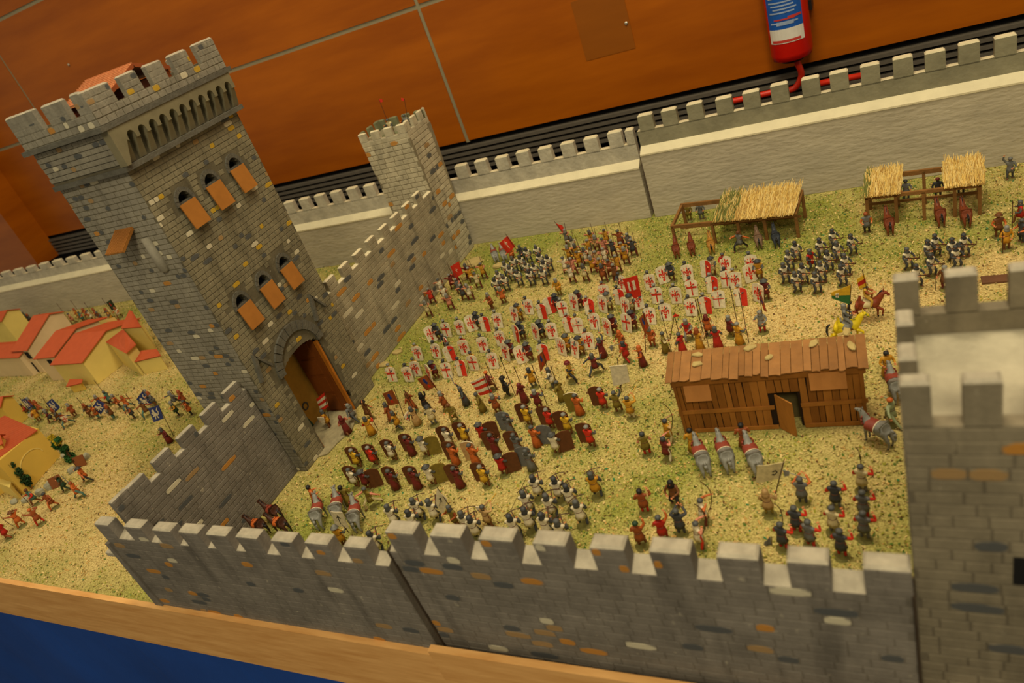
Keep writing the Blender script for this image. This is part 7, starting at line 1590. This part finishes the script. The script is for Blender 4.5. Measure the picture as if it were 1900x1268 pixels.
# riders on their own horses
h1 = horse(*z('G', 800, 735), -88, 'chestnut', 'chestnut horse stepping right under the rider with the yellow and red banner', pose='walk', mane='black', saddle='cream', straps='saddle red', sc=1.12)
h2 = horse(*z('G', 655, 895), -84, 'bright yellow', 'bright yellow horse with green harness partly behind the shed roof', pose='walk', mane=None, saddle='steel', straps='green', tail='black', sc=1.15)
for h, fp, c1, lb, sc_ in ((h1, z('G', 775, 735), 'gold', 'rider in gold coat on the chestnut horse holding a yellow and red banner', 1.0), (h2, z('G', 650, 850), 'steel', 'armoured rider on the bright yellow horse with a green and yellow pennant', 1.0)):
    p_ = (h.location[0]/S+0.0, h.location[1]/S, 0.92*HS*h.scale[0]-0.46*FH+0.002)
    r = soldier(fp[0], fp[1], 'ride', -86, c1, 'mail' if c1 == 'steel' else 'rust', c1, head=('coif', 'steel'), skirt=None, base=False, pos=p_, label=lb, key='single'); r['name_kind'] = 'rider'
    r.name = 'mounted_figurine'
r1, r2 = [t for t in ROSTER if t[6] and t[6].startswith('rider in gold')][0], [t for t in ROSTER if t[6] and t[6].startswith('armoured rider')][0]
def banner_at(t, yy, top, low, quad, field, des):
    r = t[0]
    world_part(r, 'banner_pole', MB().rod(on_y(*low, yy), on_y(*top, yy), 0.0011, 0.0009, 6), cm('wood'))
    c = [on_y(a, b, yy) for a, b in quad]; nn = np.array((0, -1.0, 0)); par = None
    for b0, b1, colr in field:
        f = lambda u, v: c[3]*(1-u)*(1-v)+c[2]*u*(1-v)+c[0]*(1-u)*v+c[1]*u*v
        P4 = [f(0, b0), f(1, b0), f(1, b1), f(0, b1)]; q = MB().add([p+nn*.0006 for p in P4]+[p-nn*.0006 for p in P4], [(0, 1, 2, 3), (7, 6, 5, 4), (0, 4, 5, 1), (1, 5, 6, 2), (2, 6, 7, 3), (3, 7, 4, 0)])
        o = world_part(r, 'banner', q, cm(colr), parent=par) if par is None else world_part(r, 'banner_stripe', q, cm(colr), parent=par); par = par or o
    for polys, colr, (u0, u1, v0, v1) in des:
        e = MB()
        for pl in polys:
            k = len(pl); V = [f(u0+(u1-u0)*u, v0+(v1-v0)*v)+nn*.0012 for u, v in pl]+[f(u0+(u1-u0)*u, v0+(v1-v0)*v)+nn*.0004 for u, v in pl]
            e.add(V, [tuple(range(k)), tuple(range(2*k-1, k-1, -1))]+[(i, k+i, k+(i+1) % k, (i+1) % k) for i in range(k)])
        world_part(r, 'emblem', e, cm(colr), parent=par)
banner_at(r1, h1.location[1]/S-0.008, z('G', 760, 385), z('G', 800, 560), [z('G', 720, 450), z('G', 775, 418), z('G', 792, 495), z('G', 738, 525)], [(0, .3, 'yellow'), (.3, .68, 'red'), (.68, 1, 'yellow')], [])
banner_at(r2, h2.location[1]/S-0.008, z('G', 680, 490), z('G', 665, 790), [z('G', 538, 545), z('G', 678, 492), z('G', 672, 628), z('G', 545, 585)], [(0, .5, 'green'), (.5, 1, 'yellow')], [(SQ, 'white', (0.22, 0.40, 0.30, 0.72)), (CROSS, 'scarlet', (0.22, 0.40, 0.30, 0.72))])

# ------------------------------------------------------------------ labels: look plus place in its own group, counted in the picture from the left
from collections import defaultdict
G_ = defaultdict(list)
for t in ROSTER: G_[t[1]].append(t)
PLACE = {}
PLACE = {'front rank of white shields': 'front rank', 'second rank of white shields': 'second rank', 'third rank of white shields': 'third rank', 'rearmost rank of white shields': 'rearmost rank', 'brown shield rows': 'rows of brown pavises', 'group of archers by the far curtain wall': 'group by the far curtain wall', 'dense block of archers at the back wall': 'dense archer block', 'group of crossbowmen before the back wall': 'group near the corner tower',
 'middle group of crossbowmen below the stables': 'group below the stables', 'right group of crossbowmen behind the near tower': 'group behind the near tower', 'group of crossbowmen behind the middle of the near wall': 'group before the near wall', 'crossbowmen behind the left end of the near right wall': 'group near the leaf banners', 'red sleeved squad at the lower right': 'lower right squad', 'line by the blue banners': 'line by the blue banners', 'file between houses and back wall': 'file behind the houses'}
for key, L_ in G_.items():
    L_.sort(key=lambda t: t[2])
    for i, t in enumerate(L_):
        if t[6]: t[0]['label'] = t[6]
        else:
            t[0]['label'] = f'{t[4]}, {ORD[i]} from left in {PLACE[key]}'
            t[0]['group'] = t[5]

for t in ROSTER:
    if len(t[0]['label'].split()) > 16: print('LONG', t[0]['label'])
